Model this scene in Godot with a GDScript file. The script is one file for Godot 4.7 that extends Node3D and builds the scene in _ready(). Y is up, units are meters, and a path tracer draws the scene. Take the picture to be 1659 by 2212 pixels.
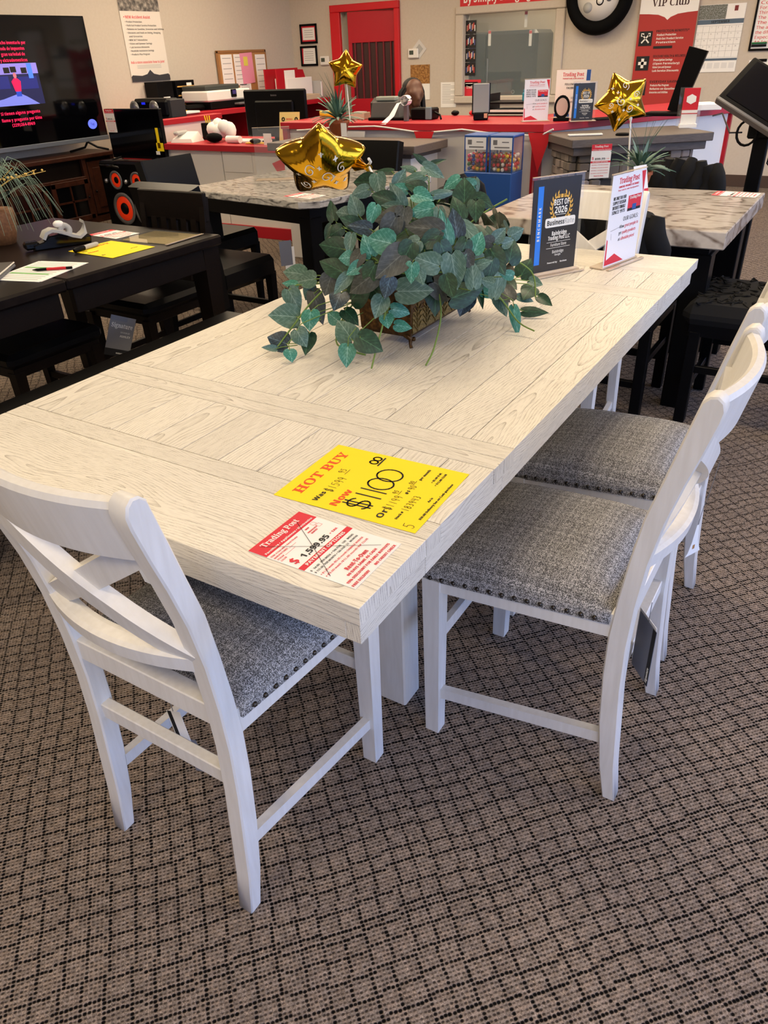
extends Node3D
# A furniture showroom: a whitewashed dining table with chairs in front, dark and marble tables, a red and white counter behind.

var M := {}
var FB: SystemFont
var FR: SystemFont
var FS: SystemFont
var taken := {}
var rng := RandomNumberGenerator.new()

# ---------------------------------------------------------------- geometry
class G:
	var st := SurfaceTool.new()
	var xf := Transform3D.IDENTITY
	var along := "y"
	var uvo := Vector2.ZERO
	func _init():
		st.begin(Mesh.PRIMITIVE_TRIANGLES)
		st.set_smooth_group(-1)
	func sm(g):
		st.set_smooth_group(g)
	func vtx(p: Vector3, uv: Vector2):
		st.set_uv(uv)
		st.add_vertex(xf * p)
	func tri(a: Vector3, b: Vector3, c: Vector3, ua := Vector2.ZERO, ub := Vector2.ZERO, uc := Vector2.ZERO):
		vtx(a, ua); vtx(c, uc); vtx(b, ub)
	func uvp(p: Vector3, n: Vector3) -> Vector2:
		var ax := n.abs()
		var k := 0 if ax.x > ax.y and ax.x > ax.z else (1 if ax.y >= ax.z else 2)
		var u: Vector2
		if along == "z":
			u = Vector2(p.y, p.z) if k == 0 else (Vector2(p.x, p.z) if k == 1 else Vector2(p.x, p.y))
		elif along == "x":
			u = Vector2(p.z, p.y) if k == 0 else (Vector2(p.z, p.x) if k == 1 else Vector2(p.y, p.x))
		else:
			u = Vector2(p.z, p.y) if k == 0 else (Vector2(p.x, p.z) if k == 1 else Vector2(p.x, p.y))
		return u + uvo
	# a flat convex polygon turned away from a point
	func face(ps: Array, away: Vector3):
		var n: Vector3 = (ps[1] - ps[0]).cross(ps[2] - ps[0])
		var c := Vector3.ZERO
		for q in ps: c += q
		c /= ps.size()
		var l := ps.duplicate()
		if n.dot(c - away) < 0.0: l.reverse()
		for i in range(1, l.size() - 1):
			tri(l[0], l[i], l[i + 1], uvp(l[0], n), uvp(l[i], n), uvp(l[i + 1], n))
	func quad(a: Vector3, b: Vector3, c: Vector3, d: Vector3):
		tri(a, b, c, Vector2(0, 1), Vector2(1, 1), Vector2(1, 0))
		tri(a, c, d, Vector2(0, 1), Vector2(1, 0), Vector2(0, 0))
	func box(c: Vector3, s: Vector3, b := 0.0) -> G:
		var h := s * 0.5
		b = minf(b, minf(h.x, minf(h.y, h.z)) * 0.9)
		var p := {}
		for i in [-1, 1]:
			for j in [-1, 1]:
				for k in [-1, 1]:
					p[[i, j, k, 0]] = c + Vector3(i * h.x, j * (h.y - b), k * (h.z - b))
					p[[i, j, k, 1]] = c + Vector3(i * (h.x - b), j * h.y, k * (h.z - b))
					p[[i, j, k, 2]] = c + Vector3(i * (h.x - b), j * (h.y - b), k * h.z)
		for s1 in [-1, 1]:
			face([p[[s1, -1, -1, 0]], p[[s1, 1, -1, 0]], p[[s1, 1, 1, 0]], p[[s1, -1, 1, 0]]], c)
			face([p[[-1, s1, -1, 1]], p[[1, s1, -1, 1]], p[[1, s1, 1, 1]], p[[-1, s1, 1, 1]]], c)
			face([p[[-1, -1, s1, 2]], p[[1, -1, s1, 2]], p[[1, 1, s1, 2]], p[[-1, 1, s1, 2]]], c)
		if b > 0.0:
			for s1 in [-1, 1]:
				for s2 in [-1, 1]:
					face([p[[s1, s2, -1, 0]], p[[s1, s2, 1, 0]], p[[s1, s2, 1, 1]], p[[s1, s2, -1, 1]]], c)
					face([p[[s1, -1, s2, 0]], p[[s1, 1, s2, 0]], p[[s1, 1, s2, 2]], p[[s1, -1, s2, 2]]], c)
					face([p[[-1, s1, s2, 1]], p[[1, s1, s2, 1]], p[[1, s1, s2, 2]], p[[-1, s1, s2, 2]]], c)
					for s3 in [-1, 1]:
						face([p[[s1, s2, s3, 0]], p[[s1, s2, s3, 1]], p[[s1, s2, s3, 2]]], c)
		return self
	# eight corners: bottom ring a0..a3, top ring b0..b3
	func hexa(a: Array, t: Array):
		var c := Vector3.ZERO
		for q in a: c += q
		for q in t: c += q
		c /= 8.0
		face(a, c); face(t, c)
		for i in 4:
			var j := (i + 1) % 4
			face([a[i], a[j], t[j], t[i]], c)
	# a bar with a square section that changes from end to end
	func bar(a: Vector3, b: Vector3, sa: Vector2, sb: Vector2, up := Vector3.UP):
		var d := (b - a).normalized()
		var r := d.cross(up).normalized()
		var u := r.cross(d).normalized()
		var pa := []; var pb := []
		for q in [Vector2(-1, -1), Vector2(1, -1), Vector2(1, 1), Vector2(-1, 1)]:
			pa.append(a + r * q.x * sa.x * 0.5 + u * q.y * sa.y * 0.5)
			pb.append(b + r * q.x * sb.x * 0.5 + u * q.y * sb.y * 0.5)
		hexa(pa, pb)
	# a 2D outline (x, y) given thickness along z, edges eased by e
	func prism(poly: PackedVector2Array, z0: float, z1: float, e := 0.0, smooth := false):
		if Geometry2D.is_polygon_clockwise(poly):
			poly = poly.duplicate(); poly.reverse()
		var n := poly.size()
		var inn := PackedVector2Array()
		for i in n:
			var a := (poly[i] - poly[(i + n - 1) % n]).normalized()
			var b := (poly[(i + 1) % n] - poly[i]).normalized()
			var m := (Vector2(-a.y, a.x) + Vector2(-b.y, b.x))
			m = m.normalized() / maxf(0.5, m.length() * 0.5) if m.length() > 0.01 else Vector2.ZERO
			inn.append(poly[i] + m * e)
		var tris := Geometry2D.triangulate_polygon(inn)
		for z in [z0, z1]:
			var nn := Vector3(0, 0, 1)
			for i in range(0, tris.size(), 3):
				var q := [inn[tris[i]], inn[tris[i + 1]], inn[tris[i + 2]]]
				if ((q[1] - q[0]).cross(q[2] - q[0]) > 0.0) != (z == z1): q.reverse()
				var v := []
				for w in q: v.append(Vector3(w.x, w.y, z))
				tri(v[0], v[1], v[2], uvp(v[0], nn), uvp(v[1], nn), uvp(v[2], nn))
		var rings := [[poly, z0 + e], [poly, z1 - e]] if e <= 0.0 else [[inn, z0], [poly, z0 + e], [poly, z1 - e], [inn, z1]]
		for r in rings.size() - 1:
			if smooth: sm(r + 1)
			for i in n:
				var j := (i + 1) % n
				var a := Vector3(rings[r][0][i].x, rings[r][0][i].y, rings[r][1])
				var b := Vector3(rings[r][0][j].x, rings[r][0][j].y, rings[r][1])
				var c := Vector3(rings[r + 1][0][j].x, rings[r + 1][0][j].y, rings[r + 1][1])
				var d := Vector3(rings[r + 1][0][i].x, rings[r + 1][0][i].y, rings[r + 1][1])
				var nn := (b - a).cross(d - a)
				tri(a, b, c, uvp(a, nn), uvp(b, nn), uvp(c, nn))
				tri(a, c, d, uvp(a, nn), uvp(c, nn), uvp(d, nn))
		sm(-1)
	func tube(pts: Array, rad, n := 8, caps := true):
		var rings := []
		var up := Vector3.UP
		for i in pts.size():
			var d: Vector3 = (pts[mini(i + 1, pts.size() - 1)] - pts[maxi(i - 1, 0)]).normalized()
			if absf(d.dot(up)) > 0.95: up = Vector3.RIGHT if absf(d.x) < 0.9 else Vector3.BACK
			var r := d.cross(up).normalized()
			var u := r.cross(d).normalized()
			up = u
			var rr: float = rad[i] if rad is Array else rad
			var ring := []
			for k in n:
				var t := TAU * k / n
				ring.append(pts[i] + r * cos(t) * rr + u * sin(t) * rr)
			rings.append(ring)
		sm(1)
		var len := 0.0
		for i in pts.size() - 1:
			var l2: float = len + (pts[i + 1] - pts[i]).length()
			for k in n:
				var k2 := (k + 1) % n
				var a: Vector3 = rings[i][k]; var b: Vector3 = rings[i][k2]; var c: Vector3 = rings[i + 1][k2]; var d: Vector3 = rings[i + 1][k]
				var f0 := Vector2(float(k) / n, len); var f1 := Vector2(float(k + 1) / n, len); var f2 := Vector2(float(k + 1) / n, l2); var f3 := Vector2(float(k) / n, l2)
				tri(a, c, b, f0, f2, f1); tri(a, d, c, f0, f3, f2)
			len = l2
		sm(-1)
		if caps:
			for e in 2:
				var ring: Array = rings[0] if e == 0 else rings[-1]
				face(ring, pts[1] if e == 0 else pts[-2])
	func lathe(prof: Array, n := 24, sweep := TAU, sg := 2):
		sm(sg)
		for i in prof.size() - 1:
			for k in n:
				var t0 := sweep * k / n
				var t1 := sweep * (k + 1) / n
				var p := []
				for q in [[prof[i], t0], [prof[i], t1], [prof[i + 1], t1], [prof[i + 1], t0]]:
					p.append(Vector3(q[0].x * cos(q[1]), q[0].y, q[0].x * sin(q[1])))
				var f := [Vector2(float(k) / n, prof[i].y), Vector2(float(k + 1) / n, prof[i].y), Vector2(float(k + 1) / n, prof[i + 1].y), Vector2(float(k) / n, prof[i + 1].y)]
				if prof[i].x > 1e-6: tri(p[0], p[2], p[1], f[0], f[2], f[1])
				if prof[i + 1].x > 1e-6: tri(p[0], p[3], p[2], f[0], f[3], f[2])
		sm(-1)
	# a section (a across, b up) carried along a path
	func sweep(path: Array, sec: PackedVector2Array, up := Vector3.UP, scales := []):
		var rings := []
		for i in path.size():
			var d: Vector3 = (path[mini(i + 1, path.size() - 1)] - path[maxi(i - 1, 0)]).normalized()
			var r := d.cross(up).normalized()
			var u := r.cross(d).normalized()
			var ring := []
			var s: float = scales[i] if scales.size() > i else 1.0
			for q in sec: ring.append(path[i] + r * q.x * s + u * q.y * s)
			rings.append(ring)
		var n := sec.size()
		var len := 0.0
		for i in path.size() - 1:
			var l2: float = len + (path[i + 1] - path[i]).length()
			for k in n:
				sm(k + 1)
				var k2 := (k + 1) % n
				var c0: Vector3 = (path[i] + path[i + 1]) * 0.5
				var ps := [rings[i][k], rings[i][k2], rings[i + 1][k2], rings[i + 1][k]]
				var us := [Vector2(k * 0.02, len), Vector2((k + 1) * 0.02, len), Vector2((k + 1) * 0.02, l2), Vector2(k * 0.02, l2)]
				var nn: Vector3 = (ps[1] - ps[0]).cross(ps[2] - ps[0])
				if nn.dot((ps[0] + ps[2]) * 0.5 - c0) < 0.0:
					ps.reverse(); us.reverse()
				tri(ps[0], ps[1], ps[2], us[0], us[1], us[2]); tri(ps[0], ps[2], ps[3], us[0], us[2], us[3])
			len = l2
		sm(-1)
		face(rings[0], path[1]); face(rings[-1], path[-2])
	func ball(c: Vector3, r, n := 12, m := 8):
		var rv: Vector3 = r if r is Vector3 else Vector3(r, r, r)
		sm(3)
		for i in m:
			for k in n:
				var p := []
				for q in [[i, k], [i, k + 1], [i + 1, k + 1], [i + 1, k]]:
					var a: float = PI * q[0] / m
					var b: float = TAU * (q[1] % n) / n
					p.append(c + Vector3(sin(a) * cos(b), cos(a), sin(a) * sin(b)) * rv)
				if i > 0: tri(p[0], p[1], p[2])
				if i < m - 1: tri(p[0], p[2], p[3])
		sm(-1)
	func done() -> ArrayMesh:
		st.generate_normals()
		return st.commit()

# ---------------------------------------------------------------- things and parts
func numbered(called: String) -> String:
	if taken.has(called):
		taken[called] += 1
		return "%s_%03d" % [called, taken[called]]
	taken[called] = 0
	return called
func tag(o: Node, label: String, category: String, group := "", kind := ""):
	if label: o.set_meta("label", label)
	if category: o.set_meta("category", category)
	if group: o.set_meta("group", group)
	if kind: o.set_meta("kind", kind)
func thing(called: String, label: String, category: String, at := Vector3.ZERO, turn := 0.0, group := "") -> Node3D:
	var o := Node3D.new()
	o.name = numbered(called)
	add_child(o)
	o.position = at
	o.rotation.y = turn
	tag(o, label, category, group)
	return o
func part(parent: Node, called: String, mesh: Mesh, m: Material, at := Transform3D.IDENTITY) -> MeshInstance3D:
	var o := MeshInstance3D.new()
	var nm := called
	var k := 0
	while parent.has_node(nm):
		k += 1
		nm = "%s_%03d" % [called, k]
	o.name = nm
	o.mesh = mesh
	o.material_override = m
	o.transform = at
	parent.add_child(o)
	return o
func one(called: String, mesh: Mesh, m: Material, label: String, category: String, at := Vector3.ZERO, turn := 0.0, group := "") -> MeshInstance3D:
	var o := MeshInstance3D.new()
	o.name = numbered(called)
	o.mesh = mesh
	o.material_override = m
	add_child(o)
	o.position = at
	o.rotation.y = turn
	tag(o, label, category, group)
	return o
func struct(called: String, mesh: Mesh, m: Material) -> MeshInstance3D:
	var o := one(called, mesh, m, "", "")
	o.set_meta("kind", "structure")
	return o
func at(x: float, y: float, z: float) -> Transform3D:
	return Transform3D(Basis.IDENTITY, Vector3(x, y, z))
func frame(o: Vector3, right: Vector3, up: Vector3) -> Transform3D:
	return Transform3D(Basis(right.normalized(), up.normalized(), right.cross(up).normalized()), o)
func bx(c: Vector3, s: Vector3, b := 0.0) -> ArrayMesh:
	return G.new().box(c, s, b).done()
func txt(parent: Node, s: String, h: float, m: Material, xf: Transform3D, font: Font = null, maxw := 0.0, left := true, called := "lettering") -> MeshInstance3D:
	var t := TextMesh.new()
	t.font = font if font else FB
	t.font_size = 32
	t.pixel_size = h / (32.0 * 0.714)
	t.depth = 0.0003
	t.curve_step = 2.0
	t.text = s
	t.horizontal_alignment = HORIZONTAL_ALIGNMENT_LEFT if left else HORIZONTAL_ALIGNMENT_CENTER
	t.vertical_alignment = VERTICAL_ALIGNMENT_CENTER
	var b := xf.basis
	if maxw > 0.0:
		var w := t.get_aabb().size.x
		if w > 0.0: b = Basis(b.x * (maxw / w), b.y, b.z)
	return part(parent, called, t, m, Transform3D(b, xf.origin + xf.basis.z * 0.0002))
# flat pen strokes in the x-y plane
func pen(strokes: Array, w: float) -> ArrayMesh:
	var g := G.new()
	for s in strokes:
		for i in s.size() - 1:
			var a := Vector3(s[i][0], s[i][1], 0)
			var b := Vector3(s[i + 1][0], s[i + 1][1], 0)
			var d := (b - a).normalized() * w * 0.35
			var n := Vector3(-d.y, d.x, 0).normalized() * w * 0.5
			g.quad(a - d - n, b + d - n, b + d + n, a - d + n)
	return g.done()
func arc(cx: float, cy: float, rx: float, ry: float, a0: float, a1: float, n := 14) -> Array:
	var l := []
	for i in n + 1:
		var t := deg_to_rad(lerpf(a0, a1, float(i) / n))
		l.append([cx + rx * cos(t), cy + ry * sin(t)])
	return l

# ---------------------------------------------------------------- materials
func pm(c: Color, rough := 0.6, metal := 0.0, spec := 0.5) -> StandardMaterial3D:
	var m := StandardMaterial3D.new()
	m.albedo_color = c
	m.roughness = rough
	m.metallic = metal
	m.metallic_specular = spec
	return m
func rgb(r: int, g: int, b: int) -> Color:
	return Color(r / 255.0, g / 255.0, b / 255.0)
func image_of(w: int, h: int, data: PackedByteArray) -> ImageTexture:
	return ImageTexture.create_from_image(Image.create_from_data(w, h, false, Image.FORMAT_RGB8, data))
func noise(seed_: int, freq: float, oct := 3) -> FastNoiseLite:
	var n := FastNoiseLite.new()
	n.seed = seed_
	n.frequency = freq
	n.noise_type = FastNoiseLite.TYPE_SIMPLEX_SMOOTH
	n.fractal_octaves = oct
	return n
# sawn board: u across 0.25 m, v along 1.3 m, growth rings cut by the face
func wood(w: int, h: int, base: Color, dark: Color, seed_: int, cone: float, ring: float) -> ImageTexture:
	var d := PackedByteArray()
	d.resize(w * h * 3)
	var n1 := noise(seed_, 0.004, 3)
	var n2 := noise(seed_ + 1, 0.05, 2)
	var n3 := noise(seed_ + 2, 0.03, 2)
	var k := 0
	for y in h:
		var v := float(y) / h * 1.3
		var cx := 0.125 + 0.05 * n1.get_noise_2d(y * 0.4, 900.0)
		var hh := cone * (0.15 + 0.85 * absf(sin(v * 1.3 + seed_))) + 0.012 * n1.get_noise_2d(0.0, y * 0.5)
		for x in w:
			var u := float(x) / w * 0.25 - cx
			u += 0.0045 * n1.get_noise_2d(x * 1.6, y * 0.28)
			var r := sqrt(u * u + hh * hh) / ring
			var f := r - floorf(r)
			var line := pow(f, 5.0) * 0.75 + (0.25 if f > 0.93 else 0.0)
			line *= 0.6 + 0.6 * n3.get_noise_2d(x * 2.0, y * 0.3)
			var pore := maxf(0.0, n2.get_noise_2d(x * 8.0, y * 0.35) - 0.22) * 1.1
			var a := clampf(line * 0.66 + pore * (0.4 + 0.8 * f), 0.0, 1.0)
			var c := base.lerp(dark, a)
			var tone := 1.0 + 0.04 * n1.get_noise_2d(x * 0.4 + 300.0, y * 0.12)
			d[k] = int(clampf(c.r * tone * 255.0, 0, 255)); d[k + 1] = int(clampf(c.g * tone * 255.0, 0, 255)); d[k + 2] = int(clampf(c.b * tone * 255.0, 0, 255))
			k += 3
	return image_of(w, h, d)
# looped carpet: loops 8 mm apart, rows and columns of dark gaps every fifth loop or so
func carpet_images() -> Array:
	var L := 12
	var N := 80
	var w := L * N
	var d := PackedByteArray(); d.resize(w * w * 3)
	var hgt := PackedByteArray(); hgt.resize(w * w * 3)
	var r := RandomNumberGenerator.new(); r.seed = 77
	var row := PackedFloat32Array(); row.resize(N)
	var col := PackedFloat32Array(); col.resize(N)
	var k := 0
	while k < N:
		row[k] = r.randf_range(0.85, 1.0); k += r.randi_range(4, 6)
	k = 0
	while k < N:
		col[k] = r.randf_range(0.8, 1.0); k += r.randi_range(5, 6)
	var tone := PackedFloat32Array(); tone.resize(N * N)
	var gap := PackedFloat32Array(); gap.resize(N * N)
	var jx := PackedFloat32Array(); jx.resize(N * N)
	var jy := PackedFloat32Array(); jy.resize(N * N)
	var hue := PackedFloat32Array(); hue.resize(N * N)
	for j in N:
		for i in N:
			var ci := posmod(i + int(1.7 * sin(j * TAU * 1.0 / N)), N)
			var rj := posmod(j + int(1.5 * sin(i * TAU * 2.0 / N)), N)
			var q := 0.18 + 0.36 * r.randf()
			if row[rj] > 0.0: q = row[rj] * (0.8 + 0.3 * r.randf())
			elif col[ci] > 0.0: q = col[ci] * (0.72 + 0.4 * r.randf())
			var e := j * N + i
			gap[e] = clampf(q, 0.0, 1.0)
			tone[e] = 0.86 + 0.2 * r.randf(); hue[e] = 0.3 + 0.4 * r.randf()
			jx[e] = 0.5 + r.randf_range(-0.14, 0.14); jy[e] = r.randf_range(-0.1, 0.1)
	k = 0
	var la := Color(0.63, 0.55, 0.48); var lb := Color(0.57, 0.53, 0.50); var dk := Color(0.07, 0.066, 0.066); var mid := Color(0.27, 0.235, 0.21)
	for y in w:
		var fy := (y % L + 0.5) / L
		var j := y / L
		var jd := j if fy > 0.5 else posmod(j - 1, N)
		var dy0 := fy - 1.0 if fy > 0.5 else fy
		for x in w:
			var i := x / L
			var fx := (x % L + 0.5) / L
			var e := j * N + i
			var ed := jd * N + i
			var g := gap[ed]
			var dx := (fx - jx[ed]) / (0.26 + 0.24 * g)
			var dy := (dy0 - jy[ed]) / (0.18 + 0.24 * g)
			var hole := clampf(1.35 - (dx * dx + dy * dy), 0.0, 1.0)
			var grain := 0.72 + 0.56 * float((x * 7919 + y * 104729 + (x * y) % 31 + (x / 2 + y) * 13) % 23) / 22.0
			var body := 0.86 + 0.14 * sin(PI * fy) - 0.12 * absf(fx - 0.5)
			var lp := la.lerp(lb, hue[e]) * clampf(tone[e] * grain * body, 0.0, 1.25)
			var c := lp.lerp(mid.lerp(dk, clampf(g * 1.5 - 0.35, 0.0, 1.0)), hole * clampf(0.35 + g, 0.0, 1.0))
			d[k] = int(clampf(c.r, 0, 1) * 255.0); d[k + 1] = int(clampf(c.g, 0, 1) * 255.0); d[k + 2] = int(clampf(c.b, 0, 1) * 255.0)
			var hh := int(clampf(body * (1.0 - hole * g), 0.0, 1.0) * 255.0)
			hgt[k] = hh; hgt[k + 1] = hh; hgt[k + 2] = hh
			k += 3
	return [image_of(w, w, d), image_of(w, w, hgt)]
# tweed: crossing yarns of light and dark grey
func tweed() -> ImageTexture:
	var w := 512
	var d := PackedByteArray(); d.resize(w * w * 3)
	var r := RandomNumberGenerator.new(); r.seed = 5
	var N := 128
	var wa := []; var we := []
	for i in N:
		wa.append(0.75 + 0.5 * r.randf()); we.append(0.75 + 0.5 * r.randf())
	var cell := PackedFloat32Array(); cell.resize(N * N)
	for i in N * N: cell[i] = r.randf()
	var k := 0
	for y in w:
		for x in w:
			var i := x / 4; var j := y / 4
			var over := (i + j) % 2 == 0
			var s: float = (wa[i] if over else we[j])
			var q := cell[j * N + i]
			var t: float = (0.74 if q > 0.45 else 0.36) * s
			if over and (x % 4 == 0): t *= 0.55
			if not over and (y % 4 == 0): t *= 0.55
			var c := Color(t, t * 0.985, t * 0.97)
			d[k] = int(clampf(c.r * 255.0, 0, 255)); d[k + 1] = int(clampf(c.g * 255.0, 0, 255)); d[k + 2] = int(clampf(c.b * 255.0, 0, 255))
			k += 3
	return image_of(w, w, d)
# veined stone: warped bands between a few tones
func marble(seed_: int, cols: Array, stretch: Vector2, turns: float, w := 512) -> ImageTexture:
	var d := PackedByteArray(); d.resize(w * w * 3)
	var n1 := noise(seed_, 0.006, 4); var n2 := noise(seed_ + 3, 0.02, 4)
	var k := 0
	for y in w:
		for x in w:
			var p := n1.get_noise_2d(x * stretch.x, y * stretch.y) * turns + n2.get_noise_2d(x * stretch.x, y * stretch.y) * 0.6
			var f := absf(sin(p * 3.0))
			var g := clampf(0.5 + n2.get_noise_2d(x * 3.0 + 70.0, y * 3.0) * 0.8, 0.0, 1.0)
			var c: Color = cols[0].lerp(cols[1], clampf(1.0 - f * 1.6, 0.0, 1.0)).lerp(cols[2], g * 0.5)
			d[k] = int(c.r * 255.0); d[k + 1] = int(c.g * 255.0); d[k + 2] = int(c.b * 255.0)
			k += 3
	return image_of(w, w, d)
# leaf: pale veins on a mottled blade (u across, v from stalk to tip)
func leaf_image(base: Color, pale: Color, seed_: int) -> ImageTexture:
	var w := 128
	var d := PackedByteArray(); d.resize(w * w * 3)
	var n1 := noise(seed_, 0.04, 3)
	var k := 0
	for y in w:
		var v := float(y) / w
		for x in w:
			var u := absf(float(x) / w - 0.5) * 2.0
			var mid := clampf(1.0 - u * 22.0, 0.0, 1.0)
			var s := v - u * 0.55
			var f := absf(s * 6.0 - roundf(s * 6.0))
			var side := clampf(1.0 - f * 11.0, 0.0, 1.0) * clampf(1.1 - u, 0.0, 1.0) * 0.6
			var mott := clampf(n1.get_noise_2d(x, y) * 0.9 + 0.12, 0.0, 0.55)
			var c := base.lerp(pale, clampf(maxf(mid * 0.8, side) + mott * 0.5, 0.0, 1.0))
			d[k] = int(c.r * 255.0); d[k + 1] = int(c.g * 255.0); d[k + 2] = int(c.b * 255.0)
			k += 3
	return image_of(w, w, d)
func textured(t: Texture2D, rough: float, scale := Vector3.ONE, tint := Color.WHITE) -> StandardMaterial3D:
	var m := pm(tint, rough)
	m.albedo_texture = t
	m.uv1_scale = scale
	return m
func noisy(c0: Color, c1: Color, freq: float, seed_: int, rough: float, scale := 1.0, stretch := Vector3.ONE) -> StandardMaterial3D:
	var t := NoiseTexture2D.new()
	t.width = 256; t.height = 256; t.seamless = true
	t.noise = noise(seed_, freq, 4)
	var gr := Gradient.new()
	gr.set_color(0, c0); gr.set_color(1, c1)
	t.color_ramp = gr
	var m := pm(Color.WHITE, rough)
	m.albedo_texture = t
	m.uv1_triplanar = true
	m.uv1_scale = stretch * scale
	return m
func glass(a := 0.08, tint := Color(0.9, 0.95, 0.95)) -> StandardMaterial3D:
	var m := pm(Color(tint.r, tint.g, tint.b, a), 0.02)
	m.transparency = BaseMaterial3D.TRANSPARENCY_ALPHA
	return m
func glow(c: Color, e: float) -> StandardMaterial3D:
	var m := pm(c, 0.5)
	m.emission_enabled = true
	m.emission = c
	m.emission_energy_multiplier = e
	return m

func make_materials():
	FB = SystemFont.new(); FB.font_names = PackedStringArray(["Droid Sans"]); FB.font_weight = 700
	FR = SystemFont.new(); FR.font_names = PackedStringArray(["Droid Sans"])
	FS = SystemFont.new(); FS.font_names = PackedStringArray(["Droid Serif"]); FS.font_weight = 700
	var cream := Color(0.885, 0.86, 0.805); var grain := Color(0.50, 0.46, 0.40)
	var wt := [wood(384, 1280, cream, grain, 11, 0.075, 0.0068), wood(384, 1280, cream * 0.985, grain, 23, 0.012, 0.0042), wood(384, 1280, cream * 1.01, grain, 37, 0.045, 0.0058)]
	M.plank = []
	for t in wt: M.plank.append(textured(t, 0.5, Vector3(4.0, 1.0 / 1.3, 1)))
	M.joint = pm(Color(0.33, 0.29, 0.25), 0.8)
	M.white_paint = noisy(Color(0.865, 0.85, 0.82), Color(0.915, 0.905, 0.885), 0.02, 3, 0.42, 3.0, Vector3(3, 0.35, 3))
	M.tweed = textured(tweed(), 0.9, Vector3(6.2, 6.2, 1))
	M.nail = pm(Color(0.30, 0.28, 0.26), 0.3, 0.9)
	var cp := carpet_images()
	M.carpet = textured(cp[0], 0.95, Vector3(1.5625, 1.5625, 1))
	M.carpet.metallic_specular = 0.1
	M.carpet.heightmap_enabled = true
	M.carpet.heightmap_texture = cp[1]
	M.carpet.heightmap_scale = 0.15
	M.wall = noisy(rgb(196, 185, 170), rgb(201, 191, 177), 0.05, 8, 0.9, 2.0)
	M.ceiling = pm(rgb(225, 222, 214), 0.95)
	M.red = pm(rgb(176, 14, 34), 0.45)
	M.red_bright = pm(rgb(200, 16, 30), 0.5)
	M.white = pm(rgb(232, 230, 225), 0.5)
	M.paper = pm(rgb(240, 239, 235), 0.8)
	M.print_red = pm(rgb(214, 42, 58), 0.7)
	M.print_black = pm(rgb(18, 18, 20), 0.7)
	M.print_grey = pm(rgb(120, 118, 118), 0.8)
	M.black = pm(rgb(8, 8, 10), 0.4, 0.0, 0.25)
	M.black_matt = pm(rgb(8, 8, 9), 0.75, 0.0, 0.2)
	M.black_gloss = pm(rgb(7, 7, 9), 0.12)
	M.leather = noisy(rgb(9, 9, 10), rgb(14, 14, 15), 0.1, 31, 0.34, 8.0)
	M.espresso = noisy(rgb(14, 9, 7), rgb(25, 17, 13), 0.03, 13, 0.4, 2.0, Vector3(1, 6, 6))
	M.espresso_top = noisy(rgb(17, 12, 11), rgb(28, 21, 19), 0.04, 14, 0.3, 2.0, Vector3(8, 1, 1))
	M.cherry = noisy(rgb(40, 19, 12), rgb(62, 31, 20), 0.03, 15, 0.4, 2.0, Vector3(6, 1, 1))
	for k in ["leather", "espresso", "espresso_top", "cherry", "fur"]:
		if M.has(k): M[k].metallic_specular = 0.3
	M.yellow = pm(rgb(252, 220, 0), 0.7)
	M.orange_red = pm(rgb(228, 78, 22), 0.7)
	M.acrylic = glass(0.04, Color(0.92, 0.94, 0.93))
	M.acrylic_edge = glass(0.75, Color(0.86, 0.78, 0.68))
	M.pane = glass(0.1, Color(0.8, 0.88, 0.9))
	M.gold = pm(rgb(214, 164, 40), 0.12, 1.0)
	M.gold_print = pm(rgb(226, 176, 74), 0.6)
	M.white_print = pm(rgb(236, 234, 226), 0.6)
	M.steel = pm(rgb(160, 160, 162), 0.3, 0.9)
	M.grey = pm(rgb(96, 96, 98), 0.6)
	M.grey_light = pm(rgb(170, 170, 168), 0.6)
	M.terracotta = noisy(rgb(140, 66, 30), rgb(176, 96, 52), 0.05, 19, 0.6, 4.0)
	M.cork = noisy(rgb(160, 112, 60), rgb(186, 138, 84), 0.2, 21, 0.9, 6.0)
	M.blue = pm(rgb(36, 84, 158), 0.45)
	M.fur = pm(rgb(6, 6, 7), 0.95)
	M.stem = pm(rgb(110, 138, 60), 0.6)
	M.tag_slate = pm(rgb(116, 119, 130), 0.5)

func _ready():
	rng.seed = 4
	# camera
	var cam := Camera3D.new()
	cam.name = "camera"
	add_child(cam)
	cam.position = Vector3(0.4563, 1.4064, 0.636)
	cam.rotation_order = EULER_ORDER_YXZ
	cam.rotation = Vector3(-0.5571, 0.5712, -0.0435)
	cam.fov = rad_to_deg(2.0 * atan(1106.0 / 1587.8))
	cam.near = 0.02
	cam.far = 120.0
	cam.current = true
	# sky, exposure
	var we := WorldEnvironment.new()
	we.name = "world_environment"
	var env := Environment.new()
	env.background_mode = Environment.BG_SKY
	var sky := Sky.new()
	var sm := ProceduralSkyMaterial.new()
	sm.sky_top_color = Color(0.46, 0.62, 0.95)
	sm.sky_horizon_color = Color(0.80, 0.88, 1.0)
	sm.ground_bottom_color = Color(0.45, 0.45, 0.47)
	sm.ground_horizon_color = Color(0.62, 0.64, 0.68)
	sm.energy_multiplier = SKY_ENERGY
	sky.sky_material = sm
	env.sky = sky
	env.tonemap_mode = Environment.TONE_MAPPER_LINEAR
	env.tonemap_exposure = EXPOSURE
	env.sdfgi_enabled = true
	env.ssao_enabled = true
	env.ssil_enabled = true
	we.environment = env
	add_child(we)
	make_materials()
	ceiling_lights()
	shell()
	white_table()
	white_chairs()
	table_top_things()
	planter_and_ivy()
	dark_set()
	marble_left()
	marble_right()
	mantels()
	counter()
	counter_things()
	back_wall_things()
	left_wall_things()
	television_corner()
	person()
	pos_stand()

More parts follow.
